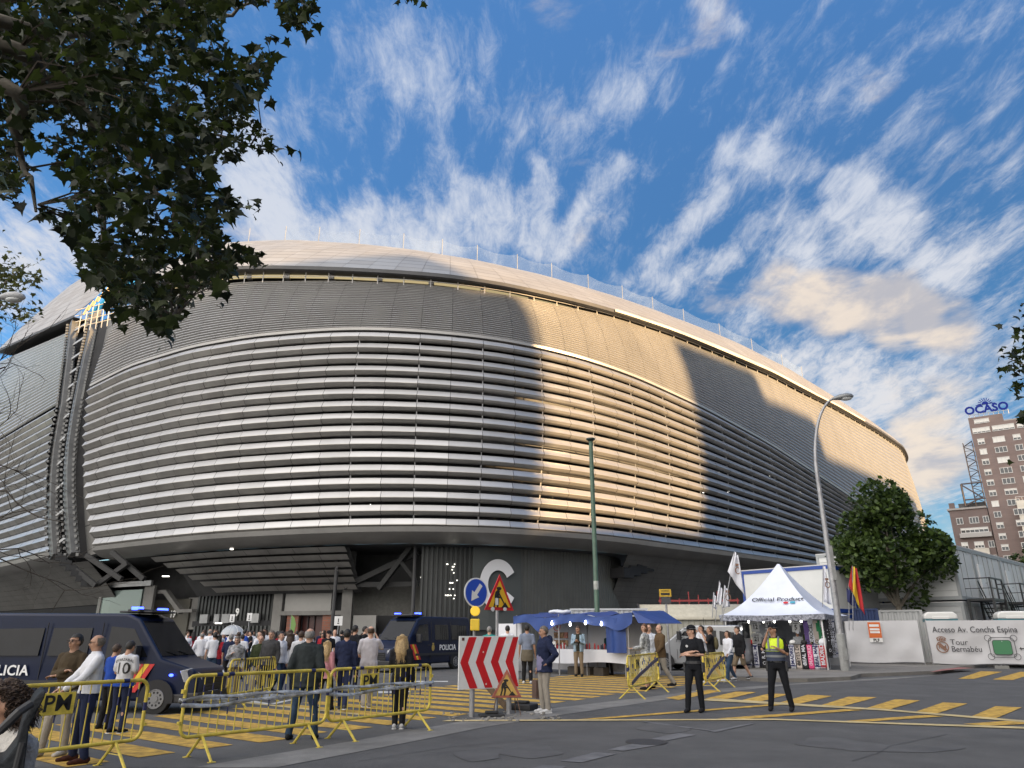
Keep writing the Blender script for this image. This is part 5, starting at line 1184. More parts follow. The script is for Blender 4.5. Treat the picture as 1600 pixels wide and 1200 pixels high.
for x in (.05,3.65): m = MB(); m.box((x,.5,.5),(.05,.7,1.0)); m.build('leg', galv, tb_)
for i, (x, c, l) in enumerate(((2.55,M('cap_yellow',(.55,.5,.2),.8),'pale yellow cap on the tent counter behind the officer'),(2.95,M('cap_white',(.6,.6,.6),.8),'white cap on the tent counter'),(3.45,blks,'dark bag on the tent counter'),(4.35,M('bag_white',(.6,.62,.66),.6),'white plastic bag heaped at the right of the tent'))):
    m = MB(tl(x,.2,1.06)); m.ell(tl(x,.2,1.12), (.14 if i < 3 else .3,.14,.10 if i < 3 else .2), 12, 8); m.box(tl(x,.05,1.09),(.18,.16,.02), tr); o = m.build('baseball_cap' if i < 2 else 'shopping_bag', c, None, smooth=50); o.location = tl(x,.2,1.06); tag(o, l, 'cap' if i < 2 else 'bag')
pa = MB(tl(0,0,0))
sidep = thing('hanging_fabric', 'patterned hanging cloth of scarves closing the left side of the tent', 'fabric', tl(-.05,.1,0), tr)
m = MB()
for i in range(9): m.grid([[(-.02+.02*math.sin(i),i*.4+a*.18,z) for a in (-1,1)] for z in (.15,1.2,2.15)])
m.build('cloth', M('scarf_mix', (.14,.13,.17), .85, var=.9, scale=3.5, var2=(.4,.38,.4)), sidep, solid=.02)
# flags
def flag(label, base_, top, pts, m_, seed=0, marks=None, group='flags on poles'):
    b_ = Vector(base_); o = thing('flag', label, 'flag', b_, 0, group); t = Vector(top)-b_
    m = MB(); m.cyl((0,0,0), t, .018, 6); m.build('pole', galv, o)
    pts = [Vector(p)-b_ for p in pts]; n_ = 10; rows = []
    for j in range(n_+1):
        v = j/n_; a = pts[0].lerp(pts[3], v); c_ = pts[1].lerp(pts[2], v); rows.append([a.lerp(c_, i/8)+Vector((0,.10*math.sin(i*1.25+v*2+seed)*(i/8+.2),0)) for i in range(9)])
    if not isinstance(m_, list): m_ = [(1.0, m_)]
    lo = 0
    for f, mm in m_:
        hi = int(round(f*8)); q = MB(); q.grid([r[lo:hi+1] for r in rows]); q.build('cloth', mm, o, smooth=80, solid=.006); lo = hi
    if marks:
        c_ = rows[5][5]; q = MB(); ring(q, (c_.x, c_.z), .13,.16,.04, c_.y-.12, 14); q.box((c_.x,c_.y-.12,c_.z+.26),(.16,.01,.1)); q.build('crest', cr, o)
    return o
fw = M('flag_white', (.60,.61,.66), .7); D_ = 33.5
A = lambda x, y, d=D_: AT(x, y, d)
flag('biggest white flag with a crest flying above the left end of the tent', A(1128,972), A(1148,862), [A(1148,861),A(1152,868),A(1165,934),A(1137,893)], fw, 1, True)
flag('narrow white flag standing left of the biggest one', A(1118,970,34), A(1124,908,34), [A(1124,907,34),A(1128,922,34),A(1128,948,34),A(1119,942,34)], fw, 2, False)
flag('white flag with brown print low beside the left tent corner', A(1127,972,33.8), A(1132,915,33.8), [A(1132,914,33.8),A(1137,922,33.8),A(1142,948,33.8),A(1128,950,33.8)], fw, 3, True)
flag('smallest white flag, farthest left of the tent flags', A(1113,966,34.3), A(1115,926,34.3), [A(1115,925,34.3),A(1119,935,34.3),A(1119,952,34.3),A(1113,948,34.3)], fw, 4, False)
flag('slim white flag with dark letters behind the right side of the tent roof', A(1285,962,36), A(1286,884,36), [A(1286,884,36),A(1290,886,36),A(1298,945,36),A(1287,940,36)], fw, 5, True)
flag('red and yellow striped flag drooping over the right corner of the tent', A(1333,985,33), A(1332,884,33), [A(1331,884,33),A(1338,888,33),A(1350,962,33),A(1326,915,33)], [(.3,redsc),(.7,M('flag_yellow',(.62,.42,.03),.7)),(1.0,redsc)], 6)
flag('dark flag with white letters hanging below the red and yellow flag', A(1327,985,33.1), A(1326,912,33.1), [A(1323,918,33.1),A(1334,928,33.1),A(1336,950,33.1),A(1324,940,33.1)], nav, 7, False)
# ================================================================== blue tarpaulin stall
SA, SB = G(846,1052), G(985,1059); su = (SB-SA).normalized(); sL = (SB-SA).length; sv = Vector((-su.y,su.x,0)); sr = math.atan2(su.y,su.x)
stl = thing('market_stall', 'snack stall under a sagging blue tarpaulin with white sheets behind', 'stall', SA, sr); tarp = M('blue_tarp', (.016,.048,.20), .6, bump=.9, bscale=2.5, var=.15, scale=1)
rr = np.random.RandomState(4); W2, x0_ = sL+1.6, -1.2
def sag(x, y): return 2.42-.06*math.sin(x*2.2)-.10*abs(math.sin(x*1.05+.3))+.10*y*.5
m = MB(); xs = np.linspace(x0_, sL+.6, 40)
m.grid([[(x,y,sag(x,y)+.03*math.sin(x*5+y*4)) for x in xs] for y in (-.5,0,.5,1.1,1.7)])
m.grid([[(x,-.5-.05*v+.03*math.sin(x*6+v*3),sag(x,-.5)-v*(.34+.28*max(0,math.sin(x*1.5+.8))**3)) for x in xs] for v in (0,.33,.66,1)])
m.build('tarpaulin', tarp, stl, smooth=60)
m = MB(); xe = sL+.6; m.add([(xe,-.5,2.45),(xe,1.7,2.5),(xe+1.0,-.35,1.98),(xe+.9,1.6,2.0),(xe+.35,-.62,2.0)], [(0,2,3,1),(0,4,2)]); m.build('side_flap', tarp, stl, solid=.01)
m = MB(); m.grid([[(sL-.75+.9*t,-.45+.1*math.sin(t*8),2.2-2.0*v*(.65+.0*t)) for t in np.linspace(0,1,10)] for v in np.linspace(0,1,5)]); m.build('side_curtain', tarp, stl, smooth=60)
m = MB(); m.grid([[(x,1.55+.06*math.sin(x*7)+.04*math.sin(x*3+z*4),z) for x in np.linspace(x0_,sL+.4,40)] for z in (.1,.8,1.5,2.3)]); m.build('back_sheet', M('sheet_white', (.50,.50,.52), .8, bump=.6, bscale=3), stl, smooth=70)
m = MB()
for x in (x0_+.1,1.4,sL+.3):
    for y in (-.4,1.5): m.cyl((x,y,0),(x,y,2.4),.025,8)
m.build('pole', galv, stl)
m = MB(); 
for i in range(7): m.ell((.45+.14*i,.3,2.52+.02*math.sin(i)),(.13,.25,.09),10,6)
m.build('bundled_bags', M('bag_white', (.6,.62,.66), .6), stl, smooth=60)
tbl = thing('market_table', 'long table under a white cloth in the blue tarpaulin stall', 'table', SA+su*.2, sr)
m = MB(); m.box((sL/2-.1,.35,.98),(sL-.1,.9,.04)); m.build('table_top', whs, tbl); m = MB(); xs = np.linspace(-.2,sL-.1,40)
m.grid([[(x,-.12-.02*math.sin(x*9)*v,1.005-v*(.52+.05*math.sin(x*1.4))) for x in xs] for v in (0,.3,.7,1)]); m.grid([[(x,-.12,1.006) for x in xs],[(x,.8,1.006) for x in xs]]); m.build('tablecloth', M('cloth_white', (.58,.59,.63), .8, bump=.3, bscale=4), tbl, smooth=60)
for x in (.2,sL*.5,sL-.4):
    for y in (0,.7): m = MB(); m.cyl((x,y,0),(x,y,.97),.025,8); m.build('leg', galv, tbl)
def sp3(x, y, z): return SA+su*x+sv*y+Z*z
for i, x in enumerate((1.15,2.15,2.95,3.75)): bulb('bright bulb hanging from the edge of the blue tarpaulin', sp3(x*sL/4.6,-.58,2.02-.05*(i%2)), 'bulbs on the blue stall')
rr = random.Random(21); cans = [M('can_red', (.40,.02,.02), .35), M('can_dark', (.03,.03,.05), .35), M('can_silver', (.5,.5,.5), .3, .5), M('can_orange', (.45,.12,.03), .4)]
for i in range(34):
    x = rr.choice([.55,1.0,1.9,2.5,2.9,3.1,3.3])*sL/4.4+rr.uniform(-.2,.2); y = rr.uniform(0,.35); p = sp3(x,y,1.01); k = rr.choice([0,0,0,1,2]); h = rr.uniform(.13,.24)
    m = MB(p); m.tube([p,p+Z*h*.78,p+Z*h], [.034,.034,.016 if h > .17 else .03], 10); m.mat(cans[2]).cyl(p+Z*h,p+Z*(h+.012),.017,8); m.mats[0:0] = []
    m.mats = [cans[k]]+m.mats if False else m.mats; m2 = MB(p); m2.tube([p,p+Z*h*.78,p+Z*h,p+Z*(h+.012)], [.034,.034,.016 if h > .17 else .03,.016], 10)
    o = m2.build('drink_can', cans[k], None, smooth=50); o.location = p; tag(o, 'small drink can or bottle on the white cloth of the blue stall', 'drink', 'drinks on the stall table')
packs = [M('pack_brown', (.22,.10,.05), .5, var=.6, scale=12, var2=(.45,.28,.14)), M('pack_red', (.30,.05,.04), .4, var=.6, scale=10, var2=(.5,.2,.12))]
def rack(label, x, y, z, nx, nz, w, h, mt, D=.25):
    o = thing('snack_rack', label, 'rack', sp3(x,y,z), sr); m = MB()
    for s in (-1,1): m.cyl((s*w*nx/2,0,0),(s*w*nx/2,0,h*nz+.1),.012,6)
    for k in range(nz): m.box((0,0,h*k),(w*nx,D,.015))
    m.build('frame', galv, o); q = random.Random(int(x*100))
    for k in range(nz):
        for i in range(nx): m = MB(); m.box((-w*nx/2+w*(i+.5),-.02,h*k+h*.42),(w*.85,.09,h*.75), rot=Matrix.Rotation(q.uniform(-.2,.2),3,'X')); m.build('snack_packet', mt[q.randrange(len(mt))], o, bevel=.015)
rack('tall rack of brown snack packets at the right end of the blue stall', sL-.62, .1, 1.02, 3, 4, .22, .27, [packs[0], packs[1]]); rack('low rack of red snack packets left of the standing customer', .75, .5, 1.1, 4, 2, .2, .32, [packs[1], packs[0]])
pr = thing('no_entry_notice', 'round white notice with a crossed out black symbol on the stall sheet', 'sign', sp3(.55,.45,1.93), sr); m = MB(); m.cyl((0,0,0),(0,.02,0),.22,24); m.build('disc', whs, pr); m = MB(); ring(m, (0,0), .22,.22,.035, -.004, 24); m.beam((-.13,-.006,.13),(.13,-.006,-.13),.006,.035); m.build('prohibition_ring', reds, pr); m = MB(); m.box((0,-.003,.0),(.05,.004,.18)); m.ell((0,-.003,.11),(.03,.003,.03)); m.box((.05,-.003,-.02),(.09,.004,.03)); m.build('pictogram', blk_, pr)
pc = MB(sp3(.82,-.1,1.02)); pc.box(sp3(.82,-.1,1.17),(.24,.02,.28), sr); o = pc.build('price_card', whs, None); o.location = sp3(.82,-.1,1.02); tag(o, 'white printed card standing on the stall table', 'card'); m = MB(); m.text('44', .16, (0,-.013,.13), (math.cos(sr),math.sin(sr),0), (0,0,1), .001, .02); m.build('lettering', blk_, o)
bx = M('crate_dark', (.06,.05,.04), .8, var=.3)
for i, x in enumerate((1.6,2.3,3.0)): p = sp3(x,.35,0); m = MB(p); m.box(p+Z*.15,(.5,.4,.30), sr); m.box(p+Z*.31,(.44,.34,.02), sr); o = m.build('crate', bx, None, bevel=.01); o.location = p; tag(o, 'dark crate in the shade under the stall table', 'crate', 'crates under the table')
wp = thing('white_screen', 'white fabric screen closing the left end of the blue stall', 'screen', G(778,1049), sr); m = MB(); m.grid([[(x,.03*math.sin(x*6),z) for x in np.linspace(0,1.5,14)] for z in (.05,1.1,2.05)]); m.build('fabric', M('sheet_white', (.50,.50,.52), .8), wp, smooth=60, solid=.02); m = MB(); m.cyl((0,.03,0),(0,.03,2.1),.02,6); m.cyl((1.5,.03,0),(1.5,.03,2.1),.02,6); m.build('pole', galv, wp)
# ================================================================== huts and parked vans behind the stall
hut = thing('site_hut', 'pale site hut with an arched roof behind the blue stall', 'hut', (7.4,43.5,0), R(-6)); m = MB(); Lh = 7.4
arc_ = [(y, 2.35+.85*math.sin(math.pi*(y+1.5)/3.0)) for y in np.linspace(-1.5,1.5,13)]
m.grid([[(x,y*1.1,z) for y,z in arc_] for x in (0,Lh)]); m.build('roof', M('hut_roof', (.40,.375,.30), .6, var=.15), hut, smooth=60, solid=.05)
m = MB(); 
for x in (.05,Lh-.05): m.poly([(x,y,z-.03) for y,z in arc_]+[(x,1.5,0),(x,-1.5,0)])
for y in (-1.5,1.5): m.quad((0,y,0),(Lh,y,0),(Lh,y,2.4),(0,y,2.4))
m.build('wall', M('hut_wall', (.37,.36,.31), .6, var=.12), hut)
m = MB()
for i in range(24): m.box((Lh*(i+.5)/24,-1.52,1.2),(.05,.03,2.3))
m.build('wall_rib', M('hut_rib', (.28,.27,.22), .6), hut); m = MB(); m.tube([(-.03,y*1.1,z+.03) for y,z in arc_], .06, 6); m.build('roof_edge', blackp, hut)
container('white and blue striped container behind the green post', (3.3,41.8,0), 4.2, 2.3, 2.95, R(-6), M('container_white', (.45,.47,.5), .5)); container('blue container with a pale frame left of the striped one', (1.6,42.3,0), 1.8, 2.3, 2.75, R(-6), M('container_navy', (.02,.05,.16), .5))
scp = M('silver_paint', (.40,.41,.42), .3, .35, coat=.3); wtp = M('van_white', (.58,.59,.60), .3, coat=.3)
mini = [(0,.30),(.02,.62),(-.12,.90),(-.85,1.10),(-1.62,1.72),(-1.95,1.84),(-3.95,1.84),(-4.15,1.6),(-4.2,.4),(-4.0,.28),(-.1,.26)]
van('parked_van', 'silver small van parked behind the thin grey sign post', 'van', (6.9,36.9,0), R(180-30), 1.08, scp, False, mini, 1.78, (.82,3.45), 4.2, [[(-1.3,1.08),(-1.72,1.6),(-2.25,1.64),(-2.25,1.06)],[(-2.4,1.06),(-2.4,1.64),(-3.1,1.62),(-3.1,1.06)],[(-3.25,1.06),(-3.25,1.6),(-3.85,1.55),(-3.95,1.06)]], .31)
van('parked_van', 'tall white delivery van parked behind the left edge of the tent', 'van', (10.9,43.4,0), R(180-20), 1.08, wtp, False, None, group=None)
rb = thing('red_fence', 'row of small red construction rails above the hut roof', 'rail', (9.5,47.5,0), R(-8)); m = MB()
for i in range(9): m.box((i*.6,0,2.2),(.06,.06,3.9-.4*(i%3)))
m.box((2.4,0,3.6),(5.0,.05,.12)); m.box((2.4,0,3.2),(5.0,.05,.12)); m.build('rails', M('rail_red', (.25,.03,.03), .6), rb)
for px, py, g_, l in ((363,966,52,'left of the two white stop plates held above the far crowd'),(390,964,52,'right of the two white stop plates above the far crowd'),(529,970,46,'white square plate on a stick right of the brick pillars')):
    p = AT(px,py,g_); s_ = thing('crowd_sign', l, 'sign', (p.x,g_,0)); m = MB(); m.cyl((0,0,0),(0,0,p.z),.025,6); m.build('pole', galv, s_); m = MB(); m.box((0,-.03,p.z),(.34 if px < 500 else .5,.02,.52 if px < 500 else .55)); m.build('plate', whs, s_); m = MB(); m.box((0,-.042,p.z+.02),(.06,.004,.22)); m.box((0,-.042,p.z-.15),(.12,.004,.06)); m.build('symbol', blk_, s_)
p = AT(453,985,50); ff = thing('feather_flag', 'green and white leaf shaped feather flag standing in the far crowd', 'flag', (p.x,50,0)); m = MB(); m.cyl((0,0,0),(0,0,2.7),.02,6); m.build('pole', galv, ff); m = MB(); m.prism([(0,0,1.6),(.28,0,1.65),(.36,0,2.2),(.22,0,2.62),(0,0,2.8)], (0,.02,0)); m.build('cloth', M('leaf_green', (.16,.28,.08), .7), ff)
um = AT(364,985,33); ub = thing('clear_umbrella', 'clear plastic dome umbrella open above the far crowd', 'umbrella', (um.x,33,0)); m = MB(); rows = [[(.5*math.sin(t)*math.cos(a),.5*math.sin(t)*math.sin(a),1.55+.42*math.cos(t)) for a in np.linspace(0,2*math.pi,17)] for t in np.linspace(.02,1.5,7)]; m.grid(rows); m.build('canopy', M('clear_plastic', (.75,.8,.85), .15, alpha=.45), ub, smooth=60); m = MB(); m.cyl((0,0,1.0),(0,0,2.02),.012,6)
for k in range(8): a = k*math.pi/4; m.tube([(.505*math.sin(t)*math.cos(a),.505*math.sin(t)*math.sin(a),1.55+.425*math.cos(t)) for t in np.linspace(.02,1.5,6)], .007, 4)
m.build('ribs', whs, ub)
# ================================================================== trees
def leaf_mat(name, c, c2, tr=.3):
    m = bpy.data.materials.new(name); m.use_nodes = True; nt = m.node_tree; L = nt.links; b = nt.nodes['Principled BSDF']; out = nt.nodes['Material Output']
    at = nt.nodes.new('ShaderNodeAttribute'); at.attribute_name = 'tone'; at.attribute_type = 'GEOMETRY'
    rp = nt.nodes.new('ShaderNodeValToRGB'); rp.color_ramp.elements[0].color = (*c,1); rp.color_ramp.elements[1].color = (*c2,1); L.new(at.outputs['Fac'], rp.inputs[0])
    L.new(rp.outputs[0], b.inputs['Base Color']); b.inputs['Roughness'].default_value = .5; b.inputs['Specular IOR Level'].default_value = .35
    t = nt.nodes.new('ShaderNodeBsdfTranslucent'); mx = nt.nodes.new('ShaderNodeMixShader'); mx.inputs[0].default_value = tr
    hs = nt.nodes.new('ShaderNodeHueSaturation'); hs.inputs['Value'].default_value = 1.5; L.new(rp.outputs[0], hs.inputs['Color']); L.new(hs.outputs[0], t.inputs[0])
    L.new(b.outputs[0], mx.inputs[1]); L.new(t.outputs[0], mx.inputs[2]); L.new(mx.outputs[0], out.inputs[0]); return m
STAR = [(0,-.06),(.10,-.02),(.34,-.12),(.30,.06),(.50,.22),(.28,.30),(.20,.42),(.10,.52),(0,.86),(-.10,.52),(-.20,.42),(-.28,.30),(-.50,.22),(-.30,.06),(-.34,-.12),(-.10,-.02)]
DIA = [(0,-.35),(.3,-.05),(.22,.25),(0,.5),(-.22,.25),(-.3,-.05)]
def leaves(name, pos, size, mat, parent, off, shape=STAR, seed=0, down=.5, tone=None):
    rs = np.random.RandomState(seed); n = len(pos); pos = np.array(pos)-np.array(off); k = len(shape)
    sh = np.array([(x, y, -.35*abs(x)*abs(x)*1.6-.10*y*y) for x, y in shape])
    nrm = rs.normal(size=(n,3)); nrm[:,2] = np.abs(nrm[:,2])*1.2+.3; nrm /= np.linalg.norm(nrm, axis=1)[:,None]
    tip = rs.normal(size=(n,3)); tip[:,2] -= down*2; tip -= nrm*(tip*nrm).sum(1)[:,None]; tip /= np.linalg.norm(tip, axis=1)[:,None]
    side = np.cross(tip, nrm); sz = np.array(size)*rs.uniform(.45,1.3,n)
    v = pos[:,None,:]+sz[:,None,None]*(side[:,None,:]*sh[None,:,0:1]+tip[:,None,:]*sh[None,:,1:2]+nrm[:,None,:]*sh[None,:,2:3])
    me = bpy.data.meshes.new(name); me.from_pydata([tuple(p) for p in v.reshape(-1,3)], [], [tuple(range(i*k,(i+1)*k)) for i in range(n)])
    at = me.attributes.new('tone', 'FLOAT', 'FACE'); t = rs.beta(1.3,2.6,n) if tone is None else tone; at.data.foreach_set('value', np.array(t, dtype=np.float32))
    me.materials.append(mat); me.update(); o = bpy.data.objects.new(name, me); COL.objects.link(o); o.parent = parent; return o
bark = M('plane_bark', (.13,.115,.09), .9, var=.45, scale=5, bump=.8, bscale=12); twigm = M('twig_bark', (.05,.04,.03), .9)
def inpoly(x, y, P):
    c = False; j = len(P)-1
    for i in range(len(P)):
        if (P[i][1] > y) != (P[j][1] > y) and x < (P[j][0]-P[i][0])*(y-P[i][1])/(P[j][1]-P[i][1])+P[i][0]: c = not c
        j = i
    return c
# big plane tree whose boughs hang in from the upper left
rs = np.random.RandomState(12); rr = random.Random(12)
TB = Vector((-9.5, 4.5, 0)); pt_ = thing('plane_tree', 'big dark leafed plane tree hanging its boughs into the upper left of the view', 'tree', TB)
BIG = [(-80,-80),(500,-80),(497,28),(478,52),(452,50),(425,5),(395,12),(350,28),(345,55),(372,95),(392,90),(400,75),(432,62),(428,110),(412,140),(402,165),(388,190),(420,205),(438,232),(432,250),(395,240),(372,250),(352,262),(340,250),(332,300),(375,310),(400,312),(385,335),(352,350),(345,372),(385,392),(412,402),(405,425),(378,410),(352,445),(342,475),(325,455),(300,480),(285,500),(270,535),(245,525),(225,495),(198,512),(185,525),(172,488),(150,455),(128,440),(118,400),(100,370),(82,352),(58,335),(88,312),(100,285),(72,262),(55,292),(18,312),(-80,330)]
HOLES = [((78,205),26,12),((62,255),22,16),((255,330),14,12),((150,165),10,8),((100,300),16,20),((50,300),8,8),((235,255),9,7),((30,150),8,6),((320,75),10,14),((265,420),8,10)]
pos, siz, clusters = [], [], []
tries = 0
while len(clusters) < 860 and tries < 20000:
    tries += 1; x, y = rr.uniform(-80,500), rr.uniform(-80,535)
    if not inpoly(x, y, BIG) or any(((x-h[0][0])/h[1])**2+((y-h[0][1])/h[2])**2 < 1.6 for h in HOLES): continue
    if x > 330 and y < 70 and rr.random() < .35: continue
    d = rr.uniform(4.6, 8.6); clusters.append((x, y, d))
for x, y, d in clusters:
    for k in range(rr.randint(9, 17)):
        sx, sy = rr.gauss(0,17)*6.5/d, rr.gauss(0,17)*6.5/d
        if not inpoly(x+sx, y+sy, BIG) or any(((x+sx-h[0][0])/h[1])**2+((y+sy-h[0][1])/h[2])**2 < 1 for h in HOLES): continue
        pos.append(AT(x+sx, y+sy-6, d+rr.gauss(0,.25))); siz.append(.132)
# a few hanging sprays past the edge, and the sprig at the top centre
for (x, y, n_, d) in ((445,235,5,6.2),(436,62,5,6),(410,410,6,6.2),(395,320,5,6.2),(258,528,5,6),(70,345,5,5.6),(30,312,4,5.4),(486,40,5,6),(418,150,4,6.4),(355,470,3,6.2)):
    for k in range(n_): pos.append(AT(x+rr.gauss(0,11), y+rr.gauss(0,10), d)); siz.append(.15)
for k in range(15): pos.append(AT(641+rr.gauss(0,13), 0+rr.gauss(0,5)-4, 6.0+rr.gauss(0,.1))); siz.append(.12)
leafm = leaf_mat('plane_leaf', (.005,.009,.003), (.045,.064,.012), .30)
leaves('crown', pos, siz, leafm, pt_, TB, STAR, 1, .75)
m = MB(TB); m.tube([TB, TB+Vector((.1,.1,2.5)), TB+Vector((.4,.5,5.0)), TB+Vector((.9,1.0,7.5)), TB+Vector((1.2,1.5,10.5))], [.42,.34,.30,.22,.12], 12); m.build('trunk', bark, pt_, smooth=60)
limbs = []
for a in (((-60,40,5.5),(120,60,6.4),(300,30,6.8),(420,5,6.9)),((-60,60,5.2),(90,150,6.0),(210,250,6.4),(300,400,6.6),(270,500,6.5)),((-60,90,5.4),(60,120,6.8),(250,180,7.4),(390,230,7.6)),((-50,20,6),(150,200,7),(160,350,7.2),(190,480,7.0)),((-40,120,4.8),(20,210,5.2),(60,320,5.4)),((300,-60,6),(470,-40,6),(640,-8,6.05))):
    q = [AT(*p) for p in a]; s0 = TB+Vector((.7,.8,6.5))
    c = crom([tuple(p) for p in [s0]+q], 6); m = MB(TB); n_ = len(c); m.tube([Vector(p)+Vector((rr.gauss(0,.03),rr.gauss(0,.03),rr.gauss(0,.03))) for p in c], [lerp(.13,.012,(i/(n_-1))**.7) for i in range(n_)], 7); limbs.append([Vector(p) for p in c]); m.build('branch', bark, pt_, smooth=60)
m = MB(TB); allp = [p for l in limbs for p in l[3:]]
for x, y, d in clusters[:170]:
    e = AT(x, y, d); b_ = min(allp, key=lambda p: (p-e).length); mid = (b_+e)/2+Vector((rr.gauss(0,.08),rr.gauss(0,.08),.08)); m.tube([b_, mid, e], [.012,.008,.004], 4)
tw = m.build('twigs', twigm, pt_); tw['kind'] = 'stuff'
# round tree on the right, behind the banner fence
def crown_tree(name, label, base_, c, rad, n, leaf, mat, seed, trunk_r=.16, lobes=14, shape=DIA, lean=(0,0)):
    rs = np.random.RandomState(seed); base_ = Vector(base_); t = thing(name, label, 'tree', base_); c = Vector(c); L_ = []
    for i in range(lobes):
        d = rs.normal(size=3); d /= np.linalg.norm(d); d[2] *= .9; L_.append((np.array(c)+d*np.array(rad)*rs.uniform(.50,.80), rs.uniform(.24,.42)))
    L_.append((np.array(c), .58)); pos, tone = [], []
    for i in range(n):
        ctr, q = L_[rs.randint(len(L_))]; d = rs.normal(size=3); d /= np.linalg.norm(d); r = rs.uniform(.55,1.05)**.6; p = ctr+d*np.array(rad)*q*r
        pos.append(p); tone.append(np.clip(rs.beta(1.5,3)+.10*rs.randn(),0,1))
    leaves('crown', pos, [leaf]*n, mat, t, base_, shape, seed, .35, tone)
    m = MB(base_); fork = base_.lerp(c, .45)+Vector((lean[0],lean[1],0)); m.tube([base_, base_.lerp(fork,.4)+Vector((rs.normal()*.05,0,0)), base_.lerp(fork,.75), fork, c], [trunk_r*1.25,trunk_r,trunk_r*.9,trunk_r*.85,trunk_r*.3], 10); m.build('trunk', bark, t, smooth=60)
    for ctr, q in L_[:10]: m = MB(base_); ctr = Vector(ctr); m.tube([fork, fork.lerp(ctr,.5)+Z*.2, ctr], [trunk_r*.55,trunk_r*.3,trunk_r*.08], 6); m.build('branch', bark, t)
    return t
tleaf = leaf_mat('tree_leaf', (.012,.026,.007), (.10,.155,.032), .25)
rb_ = AT(1412,985,42); rb_.z = .13
crown_tree('round_tree', 'round dark green tree standing in front of the site cabins, right of the tent', rb_, AT(1386,854,42.5), (3.3,3.3,3.75), 10500, .36, tleaf, 5, .2, 26)
fa = AT(1596,905,75); crown_tree('small_tree', 'small distant green tree at the right edge below the brick tower', (fa.x,75,0), AT(1598,880,75), (2.2,2.2,2.2), 1200, .4, tleaf, 9, .12, 8)
# sprigs of a tree just outside the right edge
tb2 = Vector((10.6,10.5,0)); t2_ = thing('street_tree', 'sprigs of a tree reaching in from the right edge above the brick tower', 'tree', tb2); pos = []; rr = random.Random(3)
for (x, y, sx, sy, n_) in ((1592,560,14,14,46),(1580,572,9,5,12),(1598,598,8,10,22),(1600,650,6,5,16),(1612,520,16,20,40),(1640,600,25,60,160),(1850,480,70,110,1500)):
    for k in range(n_):
        gx_ = x+rr.gauss(0,sx)
        if n_ > 1000 and gx_ < 1650: continue
        pos.append(AT(gx_, y+rr.gauss(0,sy), 11+rr.gauss(0,.3 if n_ < 1000 else 1.1)))
leaves('crown', pos, [.15]*len(pos), leafm, t2_, tb2, STAR, 4, .6)
m = MB(tb2); q = [AT(1700,700,11), AT(1640,610,11), AT(1600,570,11), AT(1575,560,11)]; m.tube([tb2, tb2+Z*3]+q, [.18,.15,.06,.03,.015,.006], 7); m.tube([q[1], AT(1598,650,11)], [.015,.005], 5); m.build('trunk', bark, t2_, smooth=60)
# leafy sprigs and a bare tree on the left
tb3 = Vector((-14.5,15.5,0)); t3_ = thing('street_tree', 'thin leaved tree at the left edge above the pale lamp head', 'tree', tb3); pos = []; rr = random.Random(5)
for (x, y, sx, sy, n_) in ((15,415,20,12,90),(35,435,16,8,60),(8,445,14,10,50),(20,475,18,12,60),(45,490,14,8,36),(-10,500,14,16,50),(-40,440,30,50,160)):
    for k in range(n_): pos.append(AT(x+rr.gauss(0,sx), y+rr.gauss(0,sy), 16+rr.gauss(0,.5)))
leaves('crown', pos, [.17]*len(pos), leaf_mat('thin_leaf', (.03,.04,.012), (.14,.14,.035), .3), t3_, tb3, STAR, 6, .4)
m = MB(tb3); q = [AT(-60,520,16), AT(-20,470,16), AT(20,430,16), AT(48,412,16)]; m.tube([tb3, tb3+Z*4]+q, [.16,.13,.06,.04,.02,.008], 7); m.tube([q[1], AT(55,492,16)], [.02,.006], 5); m.tube([q[1], AT(10,480,16)], [.02,.006], 5); m.build('trunk', bark, t3_, smooth=60)
tb4 = Vector((-19.5,20.5,0)); t4_ = thing('bare_tree', 'bare tree with fine twigs in front of the left wing of the stadium', 'tree', tb4); rr = random.Random(17)
m = MB(tb4); m.tube([tb4, tb4+Vector((.1,0,3)), tb4+Vector((.3,0,6)), tb4+Vector((.5,0,9.5))], [.2,.17,.12,.05], 8); m.build('trunk', bark, t4_, smooth=60)
m = MB(tb4)
def grow(p, d, L, r, dep):
    pts = [p]; n_ = 5
    for i in range(n_):
        d = (d+Vector((rr.gauss(0,.16),rr.gauss(0,.12),rr.gauss(0,.16)-.02))).normalized(); p = p+d*L/n_; pts.append(p)
    m.tube(pts, [lerp(r, r*.45, i/n_) for i in range(n_+1)], 4 if dep > 1 else 6)
    if dep < 4:
        for i in range(3 if dep else 4):
            q = pts[rr.randint(2, n_)]; e = (d+Vector((rr.gauss(0,.6),rr.gauss(0,.4),rr.gauss(.1,.55)))).normalized(); grow(q, e, L*rr.uniform(.5,.72), r*.5, dep+1)
for px, py, tz in ((20,560,7.2),(70,520,8.3),(50,640,6.3),(85,700,5.6),(40,790,4.3),(60,610,6.8),(90,830,4.2),(10,700,5)):
    s_ = tb4+Vector((.2,0,tz-.6)); e = AT(px-20,py,20.5); grow(s_, (e-s_).normalized(), (e-s_).length*.75, .05, 1)
o = m.build('branches', twigm, t4_); o['kind'] = 'stuff'
